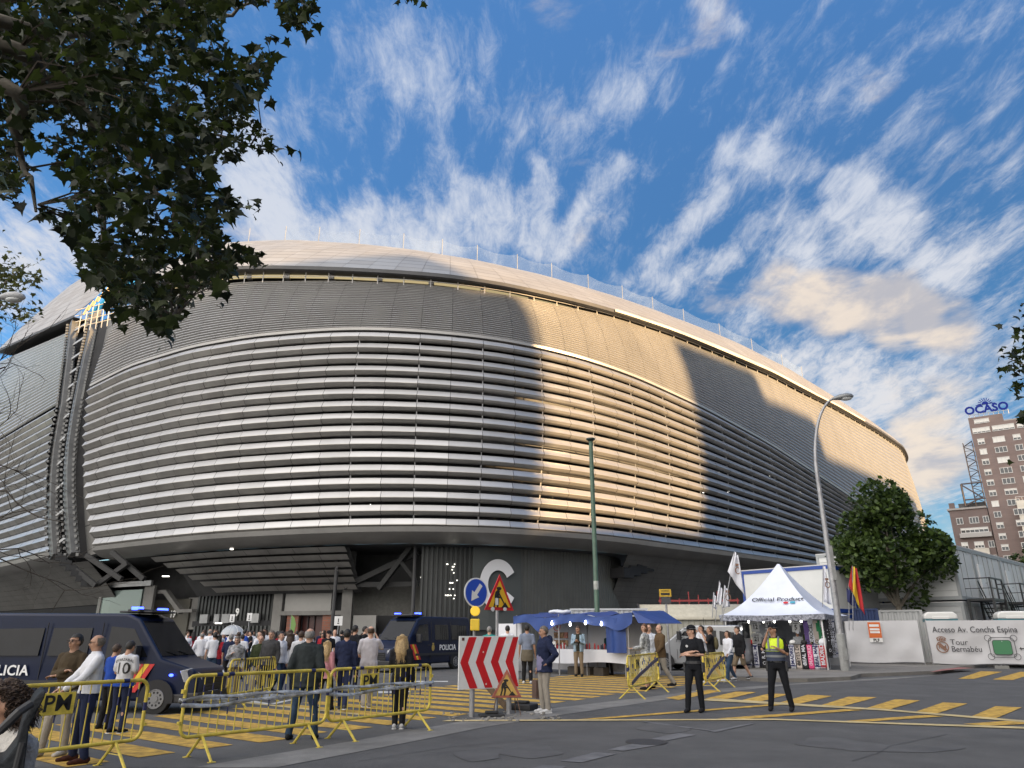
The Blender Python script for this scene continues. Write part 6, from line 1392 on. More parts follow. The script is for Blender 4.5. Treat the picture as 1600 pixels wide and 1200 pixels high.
# ================================================================== people
JOBS = []
_tx = bpy.data.textures.new('folds', 'CLOUDS'); _tx.noise_scale = .11; _tx.noise_depth = 2
_tx2 = bpy.data.textures.new('hair_noise', 'CLOUDS'); _tx2.noise_scale = .03
def etube(m, pts, rx, ry, n=14):
    vs, fs = [], []; k = len(pts)
    for i, p in enumerate(pts):
        for j in range(n): a = 2*math.pi*j/n; vs.append((p[0]+rx[i]*math.cos(a), p[1]+ry[i]*math.sin(a), p[2]))
    for i in range(k-1):
        for j in range(n): fs.append((i*n+j, i*n+(j+1)%n, (i+1)*n+(j+1)%n, (i+1)*n+j))
    fs.append(tuple(range(n))[::-1]); fs.append(tuple((k-1)*n+j for j in range(n))); m.add(vs, fs)
def limb(m, pts, rs_):
    m.tube(pts, rs_, 10)
    for p, r in zip(pts, rs_): m.ell(p, (r,r,r), 10, 6)
def remesh(o, vox, folds=0.0, sm=4):
    q = o.modifiers.new('r', 'REMESH'); q.mode = 'VOXEL'; q.voxel_size = vox; q.use_smooth_shade = True
    q = o.modifiers.new('s', 'SMOOTH'); q.iterations = sm; q.factor = .5
    if folds: q = o.modifiers.new('d', 'DISPLACE'); q.texture = _tx; q.strength = folds; q.mid_level = .5; q.texture_coords = 'LOCAL'
    JOBS.append(o)
def bake():
    dg = bpy.context.evaluated_depsgraph_get()
    for o in JOBS:
        me = bpy.data.meshes.new_from_object(o.evaluated_get(dg)); mats = list(o.data.materials); o.modifiers.clear(); old = o.data; o.data = me; me.name = o.name
        if not me.materials:
            for x in mats: me.materials.append(x)
        me.polygons.foreach_set('use_smooth', [True]*len(me.polygons)); bpy.data.meshes.remove(old)
    JOBS.clear()
skin1 = M('skin_fair', (.46,.27,.19), .55, var=.08, scale=9); skin2 = M('skin_tan', (.36,.20,.13), .55, var=.08, scale=9); skin3 = M('skin_brown', (.22,.115,.07), .55, var=.08, scale=9)
hairs = {k: M('hair_'+k, c, .6, var=.4, scale=30, bump=.6, bscale=60) for k, c in dict(black=(.012,.010,.009), brown=(.045,.025,.014), grey=(.22,.21,.20), blond=(.36,.25,.12), auburn=(.10,.045,.02), greybrown=(.12,.10,.08)).items()}
def cl(name, c, var=.12, rough=.85, sc=5): return M('cloth_'+name, c, rough, var=var, scale=sc, bump=.35, bscale=70, spec=.12)
eyew = M('eye_dark', (.03,.02,.015), .2); lipm = M('lip', (.25,.09,.07), .5)
ARM = dict(down=((.235,.03,1.12),(.245,-.05,.86)), cross=((.238,-.05,1.14),(-.075,-.175,1.165)), hip=((.37,.10,1.16),(.20,-.02,.98)), phone=((.225,-.02,1.12),(.05,-.29,1.19)), rail=((.225,-.16,1.14),(.16,-.36,.99)),
    up=((.30,-.10,1.25),(.17,-.22,1.50)), back=((.26,.12,1.13),(.05,.18,.98)), pocket=((.27,.08,1.12),(.215,-.04,.90)), walkf=((.225,-.07,1.13),(.215,-.26,.96)), walkb=((.235,.14,1.14),(.25,.18,.90)), hold=((.23,-.05,1.11),(.20,-.28,1.08)), chest=((.25,-.02,1.13),(.08,-.20,1.24)), face=((.26,-.08,1.22),(.10,-.17,1.54)), reach=((.25,-.22,1.28),(.20,-.46,1.22)))
def person(label, loc, rz, h=1.74, arms=('down','down'), legs='stand', top=None, sleeve='long', bottom=None, blen='long', shoe=None, hair='short', hcol='black', skin=None, fem=False, hat=None, head=(0,0), fat=1.0, loose=.014, hem=.86, vox=.012, group=None, lean=0.0, skirt=None, collar=None, sole=None, cat='person'):
    skin = skin or skin1; k = h/1.75; top = top or cl('white', (.55,.55,.55)); bottom = bottom or cl('navy', (.02,.025,.05)); shoe = shoe or cl('shoe_black', (.02,.02,.02))
    sw = .158 if fem else .174; cw = (.88 if fem else 1.0)
    def LN(p): return Vector((p[0], p[1]-lean*max(0,p[2]-.92), p[2]))
    TOR = [((0,.0,.86),.160,.118),((0,.0,.94),.165,.122),((0,0,1.04),.146*cw,.112),((0,-.012,1.18),.158*cw,.120),((0,-.010,1.30),.178*cw,.122),((0,.005,1.40),.170*cw,.098),((0,.012,1.455),.105*cw,.078)]
    TOR = [(LN(p), a*(fat if p[2] < 1.25 else (1+fat)/2), b*(fat if p[2] < 1.25 else (1+fat)/2)) for p,a,b in TOR]
    LG = dict(stand=((.11,.0),(.11,.02)), wide=((.21,-.02),(.20,.04)), walk=((.09,-.27),(.09,.30)), walk2=((.09,.30),(.09,-.27)), contra=((.16,-.12),(.09,.06)), close=((.07,0),(.07,.01)))[legs]
    def hj(p, piv=Vector((0,.0,1.52))):
        m_ = Matrix.Rotation(R(head[0]), 3, 'Z')@Matrix.Rotation(R(head[1]), 3, 'X'); return LN(piv+m_@(Vector(p)-piv)-Z*.022)
    hrot = Matrix.Rotation(R(head[0]), 3, 'Z')@Matrix.Rotation(R(head[1]), 3, 'X')
    legJ, armJ = [], []
    for s, (lx, ly) in zip((-1,1), LG):
        hip = Vector((s*.088,0,.90)); ank = Vector((s*lx, ly, .085+(.07 if ly > .25 else 0))); kn = (hip+ank)/2+Vector((0,-.035-(.06 if ly > .2 else .02 if ly < -.2 else 0),.02)); legJ.append((hip, kn, ank))
    for s, a in zip((-1,1), arms):
        e, w = a if not isinstance(a, str) else ARM[a]; armJ.append((LN((s*sw,.008,1.395)), LN((s*e[0]*(sw/.182),e[1],e[2])), LN((s*w[0],w[1],w[2]))))
    m = MB(); etube(m, [t[0] for t in TOR], [t[1]-.006 for t in TOR], [t[2]-.006 for t in TOR])
    limb(m, [LN((0,.015,1.43)), LN((0,.005,1.50)), hj((0,-.0,1.57))], [.062,.054,.050] if fem else [.072,.064,.060])
    for s in (-1,1): limb(m, [LN((s*.135,.01,1.395)), LN((s*.03,.015,1.465))], [.045,.045])
    for hip, kn, ank in legJ:
        limb(m, [hip, hip.lerp(kn,.45), kn, kn.lerp(ank,.35)+Vector((0,.012,0)), ank], [.082*fat,.076,.054,.054,.038])
        limb(m, [ank+Vector((0,.02,-.035)), ank+Vector((0,-.07,-.045)), ank+Vector((0,-.14,-.055))], [.026,.026,.018])
    for s, (sh, el, wr) in zip((-1,1), armJ):
        limb(m, [sh, sh.lerp(el,.5), el, el.lerp(wr,.35), wr], [.054,.046,.038,.037,.026])
        d = (wr-el).normalized(); f = Vector((0,-1,0)) if abs(d.y) < .75 else Vector((-s,0,0)); a = (f-d*d.dot(f)).normalized(); pn = d.cross(a)*s
        palm = wr+d*.055; m.ell(palm, (.040,.017,.055), 10, 8, rot=Matrix((a, pn, d)).transposed())
        for i, L_ in enumerate((.070,.080,.074,.058)):
            b_ = wr+d*.092+a*(.027-.018*i); curl = -pn*(.018+.006*i); m.tube([b_-d*.02, b_+d*L_*.45+curl*.3, b_+d*L_*.8+curl*1.1, b_+d*L_*.95+curl*1.9], [.0092,.0088,.008,.006], 7)
        t0 = wr+d*.03+a*.030; m.tube([t0, t0+d*.035+a*.022-pn*.008, t0+d*.062+a*.026-pn*.02], [.012,.0105,.008], 7)
    hs = .95 if fem else 1.0
    m.ell(hj((0,.012,1.655)), (.076*hs,.095*hs,.098), 16, 12, rot=hrot); m.ell(hj((0,-.022,1.598)), (.058*hs,.066*hs,.072), 14, 10, rot=hrot); m.ell(hj((0,-.050,1.555)), (.032,.030,.026), 10, 8, rot=hrot)
    m.tube([hj((0,-.082,1.660)), hj((0,-.104,1.622)), hj((0,-.092,1.606))], [.010,.017,.013], 8)
    for s in (-1,1): m.ell(hj((s*.076*hs,.008,1.628)), (.012,.022,.034), 8, 8, rot=hrot); m.ell(hj((s*.036,-.060,1.610)), (.024,.022,.022), 8, 6, rot=hrot)
    m.ell(hj((0,-.078,1.677)), (.052,.014,.012), 10, 6, rot=hrot)
    o = m.build('person', skin); remesh(o, vox); o.location = loc; o.rotation_euler = (0,0,rz); o.scale = (k,k,k); tag(o, label, cat, group)
    m = MB()
    for s in (-1,1): m.ell(hj((s*.031,-.083,1.648)), (.013,.010,.007), 8, 6, rot=hrot)
    m.build('eyes', eyew, o); m = MB(); m.ell(hj((0,-.089,1.578)), (.025,.010,.006), 8, 6, rot=hrot); m.build('mouth', lipm, o)
    m = MB()
    for s in (-1,1): m.box(hj((s*.033,-.091,1.672)), (.034,.008,.008), rot=hrot)
    m.build('eyebrows', hairs[hcol] if hcol in hairs else hairs['brown'], o)
    # clothes
    v2 = vox*1.15
    m = MB(); T2 = [t for t in TOR if t[0].z > hem-.03]; z0 = hem; lo = Vector((0,-lean*0,z0)); pts = [lo]+[t[0] for t in T2]; rx = [(.176*fat+loose)*(1.04 if loose > .02 else 1)]+[t[1]+loose for t in T2]; ry = [(.130*fat+loose)]+[t[2]+loose for t in T2]; etube(m, pts, rx, ry)
    for s in (-1,1): limb(m, [LN((s*.135,.01,1.395)), LN((s*.035,.015,1.455))], [.050+loose,.040+loose])
    for sh, el, wr in armJ:
        lz = loose*.8
        if sleeve == 'long': limb(m, [sh, sh.lerp(el,.5), el, el.lerp(wr,.45), el.lerp(wr,.93)], [.060+lz,.054+lz,.046+lz,.042+lz,.034+lz*.7])
        elif sleeve == 'short': limb(m, [sh, sh.lerp(el,.45), sh.lerp(el,.72)], [.062+lz,.060+lz,.062+lz])
    if collar: etube(m, [LN((0,.012,1.44)), LN((0,.008,1.50))], [.085,.072], [.078,.070])
    c = m.build('jacket' if loose > .02 else 'shirt', top, o); remesh(c, v2, .034 if loose > .02 else .022, 3)
    m = MB()
    if skirt: etube(m, [(0,0,skirt),(0,0,.70),(0,0,.92),(0,0,1.03)], [.26,.22,.178*fat,.150], [.22,.18,.134*fat,.116])
    else:
        etube(m, [(0,0,.83),(0,0,.92),(0,0,1.02)], [.150*fat,.176*fat,.158*fat], [.115*fat,.132*fat,.122*fat])
        for hip, kn, ank in legJ:
            if blen == 'long': limb(m, [hip, hip.lerp(kn,.5), kn, kn.lerp(ank,.5), ank+Vector((0,.0,.01))], [.097*fat,.092,.072,.066,.060])
            else: limb(m, [hip, hip.lerp(kn,.5), hip.lerp(kn,.98)], [.098*fat,.096,.086])
    c = m.build('skirt' if skirt else ('trousers' if blen == 'long' else 'shorts'), bottom, o); remesh(c, v2, .016, 3)
    for hip, kn, ank in legJ:
        m = MB(); a = Matrix.Translation(ank)
        for q in ((0,.035,-.03,.046,.052),(0,-.02,-.03,.047,.052),(0,-.09,-.042,.052,.042),(0,-.16,-.052,.044,.034)): m.ell(ank+Vector(q[:3]), (q[3],q[3]*1.25,q[4]), 10, 6)
        c = m.build('shoe', shoe, o); remesh(c, .014, 0, 2)
        if sole: m = MB(); m.box(ank+Vector((0,-.055,-.077)), (.085,.27,.024)); m.build('sole', sole, o, bevel=.01)
    # hair
    if hair != 'bald':
        m = MB(); C_ = (0,.016,1.66); rx_, ry_, rz2 = .084*hs,.102*hs,.104; hm = MB(); hm.ell((0,0,0), (1,1,1), 20, 14); keep = []
        for f in hm.f:
            p = [Vector(hm.v[i]) for i in f]; cc = sum(p, Vector())/len(p); y, z = cc.y, cc.z
            ok = (y > .12 and z > -.72) or z > (.34 if hair not in ('balding',) else 9) or (y > -.28 and z > .0 and abs(cc.x) > .6 and hair != 'balding')
            if hair == 'balding': ok = z < .42 and z > -.66 and y > .10
            if ok: keep.append(f)
        rn = random.Random(hash(label) & 1023); tk = {'curly': .16, 'short': .035, 'balding': .02, 'long': .06, 'bun': .04}.get(hair, .04); vs = []
        for v in hm.v: q = 1+rn.uniform(-tk*.4, tk); vs.append(hj((C_[0]+v[0]*rx_*q, C_[1]+v[1]*ry_*q, C_[2]+v[2]*rz2*q)))
        m.add(vs, keep)
        if hair == 'long':
            etube(m, [hj((0,.06,1.70)), hj((0,.075,1.60)), hj((0,.095,1.48)), LN((0,.112,1.40)), LN((0,.115,1.34))], [.07,.094,.108,.10,.085], [.05,.055,.048,.034,.02], 16)
            for i in range(170):
                a = rn.uniform(.12, math.pi-.12); q = []; ln = rn.uniform(1.20,1.36); ph = rn.uniform(0,6); sp_ = rn.uniform(1.0,1.25)
                for t in range(8):
                    u = t/7; z_ = lerp(1.72, ln, u); w_ = (.080+.030*math.sin(min(1,u*1.4)*math.pi*.6))*sp_; y_ = .02+(.085+.035*u)*math.sin(a); P_ = Vector((w_*math.cos(a)+.007*math.sin(u*9+ph), y_+.006*math.cos(u*8+ph), z_)); q.append(hj(P_) if z_ > 1.5 else LN(P_-Z*.022))
                m.tube(q, [.006]*6+[.005,.002], 4)
            for s in (-1,1): limb(m, [hj((s*.07,-.01,1.68)), hj((s*.085,.02,1.58)), hj((s*.092,.05,1.46))], [.022,.028,.024])
        if hair == 'bob':
            etube(m, [hj((0,.03,1.72)), hj((0,.035,1.62)), hj((0,.04,1.54))], [.08,.094,.088], [.07,.078,.066], 16)
        if hair == 'bun': m.ell(hj((0,.13,1.66)), (.045,.045,.05), 10, 8)
        if hair == 'curly':
            for i in range(1000):
                b_ = rn.uniform(-.7,1.25); a = rn.uniform(-.05,math.pi+.05) if b_ < .75 else rn.uniform(-.6,math.pi+.6); d_ = Vector((math.cos(a)*math.cos(b_), math.sin(a)*math.cos(b_), math.sin(b_))); p = Vector((0,.016,1.655))+Vector((d_.x*.075,d_.y*.09,d_.z*.09)); L_ = rn.uniform(.04,.10); ph = rn.uniform(0,6); q = []
                for t in range(9): u = t/8; q.append(hj(p+d_*(L_*.75*u)+Vector((.016*math.sin(ph+u*11), .016*math.cos(ph+u*11), .012*math.sin(u*9+ph)-.09*u*u))))
                m.tube(q, [.0026]*8+[.001], 3)
        m.build('hair', hairs[hcol], o, smooth=80)
    if hat:
        m = MB(); m.ell(hj((0,.014,1.70)), (.092,.106,.075), 18, 10, rot=hrot); 
        if hat[0] == 'cap': m.ell(hj((0,-.105,1.695)), (.075,.075,.010), 14, 6, rot=hrot)
        m.build('cap', hat[1], o, smooth=60)
        if hat[0] == 'cap' and len(hat) > 2: m = MB(); m.ell(hj((0,.012,1.69)), (.096,.110,.014), 18, 6, rot=hrot); m.build('cap_band', hat[2], o)
    o['_j'] = 0; del o['_j']
    return o
def gl(px, py): p = G(px, py); return Vector((p.x, p.y, 0))
def hgt(px, ptop, p): return AT(px, ptop, p.y).z
def prop(parent, name, m, mat): return m.build(name, mat, parent, smooth=50)
white = cl('white', (.58,.58,.59), .06); black = cl('black', (.016,.016,.018)); navyc = cl('navy', (.018,.024,.055)); jean = cl('jeans', (.035,.06,.10), .3); khaki = cl('khaki', (.20,.155,.105)); beige = cl('beige', (.30,.27,.23)); greyc = cl('grey', (.10,.10,.10)); olive = cl('olive', (.04,.05,.025)); brown = cl('brown', (.06,.045,.028)); pink = cl('pink', (.42,.20,.23)); teal = cl('teal', (.02,.22,.20)); slate = cl('slate_blue', (.17,.20,.27)); darkgrey = cl('dark_grey', (.055,.055,.058)); cream_t = cl('cream', (.40,.37,.33)); red_c = cl('red', (.30,.02,.03)); floral = M('cloth_floral', (.10,.14,.18), .8, var=.9, scale=16, var2=(.62,.64,.64)); lav = cl('lavender', (.20,.19,.30)); poly = cl('police_black', (.012,.013,.016)); whshoe = cl('shoe_white', (.5,.5,.5)); brshoe = cl('shoe_brown', (.05,.02,.015)); ltblue = cl('denim_light', (.25,.34,.42)); dkgreen = cl('bottle_green', (.012,.035,.032)); sole_w = cl('sole_white', (.6,.6,.6)); lilac = cl('lilac_white', (.47,.45,.48), .06)
def near(label, px, py, ptop, face, **kw):
    p = gl(px, py); h = hgt(px, ptop, p)
    return person(label, p, R(face), max(1.45, min(1.93, h)) if 'h' not in kw else kw.pop('h'), **kw)
# face: 0 = towards the viewer, 90 = towards the right of the picture, -90 left, 180 away
man = near('balding older man in a white shirt and glasses leaning on the nearest barrier', 119,1192,990, -48, arms=('rail','rail'), legs='wide', top=white, bottom=navyc, shoe=brshoe, hair='balding', hcol='greybrown', skin=skin2, head=(-22,6), fat=1.1, collar=1, hem=.92, vox=.011)
def glasses(o, head, w=.004):
    m = MB(); piv = Vector((0,0,1.50)); rt = Matrix.Rotation(R(head[0]),3,'Z')@Matrix.Rotation(R(head[1]),3,'X'); f = lambda p: piv+rt@(Vector(p)-piv)-Z*.022
    for s in (-1,1):
        m.tube([f((s*.034+.026*math.cos(a),-.108,1.650+.019*math.sin(a))) for a in np.linspace(0,2*math.pi,13)[:-1]], .0035, 5, closed=True); m.tube([f((s*.060,-.105,1.655)), f((s*.080,.0,1.655))], .003, 5)
    m.tube([f((-.01,-.110,1.655)), f((.01,-.110,1.655))], .003, 5); m.build('glasses', eyew, o)
glasses(man, (-22,6))
w = near('dark haired person in a brown jumper and beige trousers with folded arms behind the barrier', 84,1182,1003, -8, arms=(((.238,-.05,1.14),(-.07,-.185,1.20)),((.238,-.05,1.14),(-.085,-.155,1.13))), legs='contra', top=brown, bottom=beige, shoe=cream_t, hair='short', hcol='black', skin=skin2, head=(-15,0), h=1.63, vox=.012); glasses(w, (-15,0))
jer = cl('jersey_white', (.52,.53,.56), .08); jb = cl('jersey_blue', (.02,.06,.30))
j10 = near('man in a white and blue football shirt numbered 10 standing at the near van', 180,1146,1000, 172, arms=('phone','phone'), legs='stand', top=jer, sleeve='short', bottom=navyc, shoe=black, sole=sole_w, hair='short', hcol='black', skin=skin2, head=(-12,14), fat=1.05, hem=.88)
j11 = near('person in a blue striped football shirt half hidden beside the number 10 shirt', 160,1140,1005, 150, arms=('phone','phone'), top=jb, sleeve='short', bottom=black, hair='short', hcol='brown', skin=skin2, head=(10,12))
near('grey haired woman in a yellow and white patterned jacket with a hand at her chest', 360,1092,993, 8, arms=('chest','down'), top=M('cloth_pastel', (.28,.30,.14), .8, var=.9, scale=7, var2=(.58,.58,.62)), bottom=khaki, hair='bob', hcol='greybrown', fem=True, loose=.026, hem=.88, head=(0,12), fat=1.1)
near('balding man in an olive green jacket walking towards us', 398,1090,992, 12, arms=('down','walkf'), legs='walk', top=olive, bottom=beige, hair='balding', hcol='brown', loose=.026, hem=.84, collar=1, head=(-10,6))
near('short haired man in a dark grey zipped jacket at the crowd front', 414,1092,984, -6, arms=('down','down'), legs='stand', top=darkgrey, bottom=black, hair='short', hcol='greybrown', loose=.028, hem=.84, collar=1, head=(0,4), fat=1.05)
near('grey haired man seen from behind in a dark jacket and jeans at the taped barrier', 470,1156,980, 180, arms=('pocket','pocket'), legs='wide', top=cl('charcoal', (.030,.036,.038)), bottom=jean, hair='balding', hcol='grey', loose=.032, hem=.80, collar=1, fat=1.12, vox=.012)
near('fair haired girl in a pink top seen from behind next to the dark jacket', 504,1112,1000, 165, arms=('down','walkf'), legs='walk', top=pink, bottom=black, shoe=black, sole=sole_w, hair='long', hcol='blond', fem=True, hem=.80)
nv = near('dark haired man in a navy sports jacket walking away from us', 534,1112,982, 184, arms=('down','walkf'), legs='walk2', top=navyc, bottom=navyc, shoe=darkgrey, sole=sole_w, hair='short', hcol='black', loose=.024)
m = MB(); m.add([(.26,-.06,.86),(.30,-.14,.84),(.36,-.20,.48),(.24,-.02,.45),(.22,-.05,.6)], [(0,1,2,3),(0,3,4)]); tag(nv, 'dark haired man in a navy sports jacket walking away from us')
pol = near('bald man in a white polo shirt and pale trousers walking away from us', 572,1108,977, 196, arms=('up','hold'), legs='walk', top=lilac, sleeve='short', bottom=cl('stone', (.33,.30,.27)), shoe=beige, sole=sole_w, hair='balding', hcol='brown', skin=skin1, fat=1.15, hem=.84)
near('woman with long blonde hair in black clothes leaning at the taped barrier', 622,1139,990, 178, arms=('down','hold'), legs='close', top=black, bottom=black, shoe=whshoe, sole=sole_w, hair='long', hcol='blond', fem=True, loose=.022, hem=.82, vox=.012)
near('man in a grey T-shirt with a brown jacket tied round his waist, back to us', 824,1069,970, 176, arms=('down','down'), legs='stand', top=slate, sleeve='short', bottom=black, shoe=whshoe, hair='short', hcol='black', skin=skin2, hem=.9)
wj = bpy.data.objects[[o.name for o in COL.objects if o.get('label','').startswith('man in a grey T-shirt')][0]]
m = MB(); etube(m, [(0,.01,.66),(0,.01,.84),(0,.01,1.0)], [.20,.20,.175], [.15,.155,.135]); q = m.build('tied_jacket', M('cloth_taupe', (.10,.085,.06), .85, var=.2), wj); remesh(q, .016, .03, 2)
dj = near('grey haired man in a dark navy jacket and pale trousers beside the chevron board', 852,1114,977, -68, arms=('pocket','hip'), legs='stand', top=navyc, bottom=beige, shoe=whshoe, sole=sole_w, hair='short', hcol='greybrown', skin=skin2, loose=.034, hem=.80, head=(-8,8), fat=1.05, vox=.012)
m = MB(); etube(m, [(0,-.035,.80),(0,-.045,.95),(0,-.05,1.1),(0,-.04,1.36)], [.16,.155,.15,.09], [.125,.13,.12,.10]); q = m.build('under_shirt', lav, dj); remesh(q, .015, .012, 2)
m = MB(); m.ell((0,.12,1.45),(.12,.07,.10),12,8); q = m.build('hood', navyc, dj); 
bg_ = gl(838,1108); m = MB(); m.box((0,0,.42),(.10,.30,.38)); m.tube([(0,-.08,.6),(0,-.05,.74),(0,.05,.74),(0,.08,.6)], .008, 5); o = m.build('paper_bag', M('bag_brown', (.12,.07,.05), .7, var=.2), None, bevel=.01); o.location = bg_; o.rotation_euler = (0,0,.3); tag(o, 'small brown carrier bag held by the man beside the chevron board', 'bag')
near('grey haired person in a teal top half hidden behind the chevron board', 764,1066,978, 165, arms=('down','down'), top=teal, bottom=black, hair='short', hcol='grey')
near('dark haired man in a white shirt half hidden behind the chevron board', 793,1062,974, 176, arms=('down','down'), top=white, bottom=black, hair='short', hcol='black')
cu_ = near('man in a pale denim jacket and khaki trousers looking at a phone at the stall', 905,1057,971, -14, arms=('phone','phone'), legs='stand', top=cl('dark_olive', (.03,.03,.024)), bottom=khaki, hair='short', hcol='brown', skin=skin2, head=(-12,12), loose=.012)
m = MB()
for s in (-1,1):
    etube(m, [(s*.105,.01,.84),(s*.105,.005,1.1),(s*.11,.0,1.3),(s*.10,.01,1.43)], [.085,.08,.085,.06], [.155,.145,.15,.11])
    e, w_ = ARM['phone']; limb(m, [Vector((s*.182,.008,1.395)), Vector((s*e[0],e[1],e[2])), Vector((s*(e[0]*.3+w_[0]*.7),e[1]*.3+w_[1]*.7,e[2]*.3+w_[2]*.7))], [.072,.062,.05])
q = m.build('open_jacket', ltblue, cu_); remesh(q, .016, .02, 2)
m = MB(); m.box((0,-.385,1.24),(.075,.012,.15), rot=Matrix.Rotation(R(-35),3,'X')); o = m.build('mobile_phone', blk_, None); o.location = cu_.location; o.rotation_euler = cu_.rotation_euler; tag(o, 'dark mobile phone held by the man at the stall', 'phone')
vp = sp3(2.72*sL/4.4,1.05,0); person('stall seller in a dark green hoodie standing behind the drinks table', vp, sr+R(-8), 1.72, arms=('down','hold'), top=dkgreen, bottom=black, hair='short', hcol='black', skin=skin3, loose=.026, collar=1, hat=('hood', dkgreen), head=(20,10))
near('woman in a blue and white flowered dress looking back by the barrier', 1012,1078,973, -120, arms=('down','hold'), legs='stand', top=floral, bottom=floral, skirt=.35, shoe=black, hair='bob', hcol='auburn', fem=True, head=(60,0), hem=.9)
near('man in a pale checked shirt between the flowered dress and brown jacket', 1019,1070,974, -30, arms=('down','down'), top=cl('pale_check', (.42,.45,.5), .3, sc=20), bottom=khaki, hair='balding', hcol='brown')
near('balding man in a brown jacket and pale trousers walking left behind the barrier', 1036,1076,975, -75, arms=('walkb','walkf'), legs='walk', top=cl('tobacco', (.10,.065,.035)), bottom=beige, shoe=black, hair='balding', hcol='greybrown', loose=.026, hem=.83, collar=1, head=(5,4))
near('dark haired man in a white top looking up near the white delivery van', 1101,1064,974, -70, arms=('chest','up'), top=white, bottom=khaki, blen='short', shoe=black, hair='short', hcol='black', skin=skin2, head=(0,-8))
bp_ = near('person in a black T-shirt and shorts with a light bag strap, back half turned', 1116,1069,978, -110, arms=('up','up'), legs='walk', top=black, sleeve='short', bottom=khaki, blen='short', shoe=whshoe, hair='short', hcol='auburn', skin=skin2)
m = MB(); m.ell((0,.17,1.22),(.13,.08,.20),12,8); prop(bp_, 'backpack', m, M('bag_olive', (.10,.085,.04), .8, var=.3))
near('man in a black jacket and shorts looking at scarves at the left of the tent', 1160,1064,978, -68, arms=('hold','down'), legs='walk', top=black, bottom=khaki, blen='short', shoe=darkgrey, sole=sole_w, hair='short', hcol='brown', skin=skin1, loose=.026, hem=.78, head=(-10,10))
near('person in jeans and a white top walking behind the black jacket at the tent', 1143,1066,985, -60, arms=('down','walkf'), legs='walk2', top=white, bottom=jean, shoe=whshoe, hair='long', hcol='brown', fem=True)
def tent_person(label, x, y, rz, **kw): return person(label, tl(x,y,0)-Z*.0, tr+R(rz), **kw)
tent_person('scarf seller in a white cap bending behind the tent counter', 2.95,1.15,20, h=1.62, arms=('hold','hold'), top=cl('pale_grey', (.35,.36,.38)), bottom=black, hair='short', hcol='black', hat=('cap', white), head=(10,18), skin=skin2)
tent_person('scarf seller in a dark green jacket standing behind the tent counter', 3.45,1.1,-5, h=1.75, arms=('down','hold'), top=olive, bottom=black, hair='short', hcol='brown', loose=.024, collar=1, skin=skin1)
# police officers
hv = M('hi_vis_yellow', (.55,.72,.02), .6, var=.08, bump=.4, bscale=9); refl = M('reflective_grey', (.17,.18,.19), .4, .2); chk = M('cap_check', (.3,.3,.32), .6, var=.8, scale=60)
def kit(o, holster=1):
    m = MB(); etube(m, [(0,0,.955),(0,0,1.01)], [.184,.178], [.145,.14]); m.build('belt', blackp, o)
    for s in (-1,1): m = MB(); m.box((s*.20,.0,.88),(.05,.11,.20)); m.build('holster' if s > 0 else 'pouch', blackp, o, bevel=.012)
    m = MB(); m.box((.08,.145,.94),(.11,.05,.09)); m.box((-.07,.145,.94),(.08,.05,.08)); m.build('belt_pouch', blackp, o, bevel=.01)
p1 = near('bare armed police officer in black with folded arms and a peaked cap', 1090,1113,976, -32, arms=(((.238,-.05,1.14),(-.07,-.185,1.20)),((.238,-.05,1.14),(-.085,-.155,1.13))), legs='contra', top=poly, sleeve='short', bottom=poly, shoe=black, hair='short', hcol='black', skin=skin1, hat=('cap', poly, chk), head=(-40,4), vox=.010, hem=.95); kit(p1)
m = MB(); m.cyl((-.075,-.142,1.31),(-.075,-.150,1.31),.028,14); m.build('badge', chrome, p1); m = MB(); m.ell((.232,-.02,1.30),(.012,.035,.045),10,8); m.build('arm_badge', M('badge_red', (.35,.03,.05), .5), p1)
p2 = near('police officer in a yellow hi-vis vest and cap with one hand raised to his face', 1222,1111,974, -28, arms=('face','chest'), legs='wide', top=poly, sleeve='short', bottom=poly, shoe=black, hair='short', hcol='black', skin=skin2, hat=('cap', poly, chk), head=(-35,2), fat=1.08, vox=.010, hem=.95); kit(p2)
def vest(o, f=1.06):
    for nm_, mt, rows_ in (('vest', hv, [(1.18,.192*f,.155*f),(1.30,.205*f,.158*f),(1.40,.196*f,.132*f),(1.445,.135*f,.10*f)]),('vest_lower', M('vest_navy', (.03,.04,.075), .7), [(.99,.185*f,.150*f),(1.08,.178*f,.148*f),(1.185,.190*f,.154*f)])):
        m = MB(); etube(m, [(0,-.004,z) for z,a,b in rows_], [a for z,a,b in rows_], [b for z,a,b in rows_], 24); m.build(nm_, mt, o, smooth=60)
    for z in (1.19,1.06): m = MB(); etube(m, [(0,-.004,z),(0,-.004,z+.045)], [.196*f]*2, [.160*f]*2, 24); m.build('reflective_band', refl, o, smooth=60)
    for s in (-1,1):
        m = MB(); m.tube([(s*.095,-.17,1.20),(s*.10,-.168,1.32),(s*.105,-.135,1.42),(s*.10,-.02,1.468),(s*.10,.10,1.44),(s*.10,.165,1.3)], .022, 6); m.build('reflective_band', refl, o, smooth=60)
vest(p2); m = MB(); m.ell((.250,-.02,1.29),(.012,.035,.045),10,8); m.build('arm_badge', MATS['badge_red'], p2)
near('police officer in black with a cap standing in the crowd by the far van', 508,1064,985, 8, arms=('hold','down'), top=poly, sleeve='short', bottom=poly, hat=('cap', poly), hair='short', hcol='black', head=(20,8))
near('police officer in black seen from behind left of the white polo shirt', 549,1078,976, 150, arms=('down','hold'), top=poly, sleeve='short', bottom=poly, hair='short', hcol='black', skin=skin2)
near('second dark police officer close to the nose of the far van', 566,1062,978, 100, arms=('down','hold'), top=poly, sleeve='short', bottom=poly, hair='short', hcol='black', skin=skin1)
w7 = near('young man in a white football shirt numbered 7 seen from behind in the crowd', 462,1090,985, 184, arms=('down','down'), top=jer, sleeve='long', bottom=black, hair='short', hcol='brown')
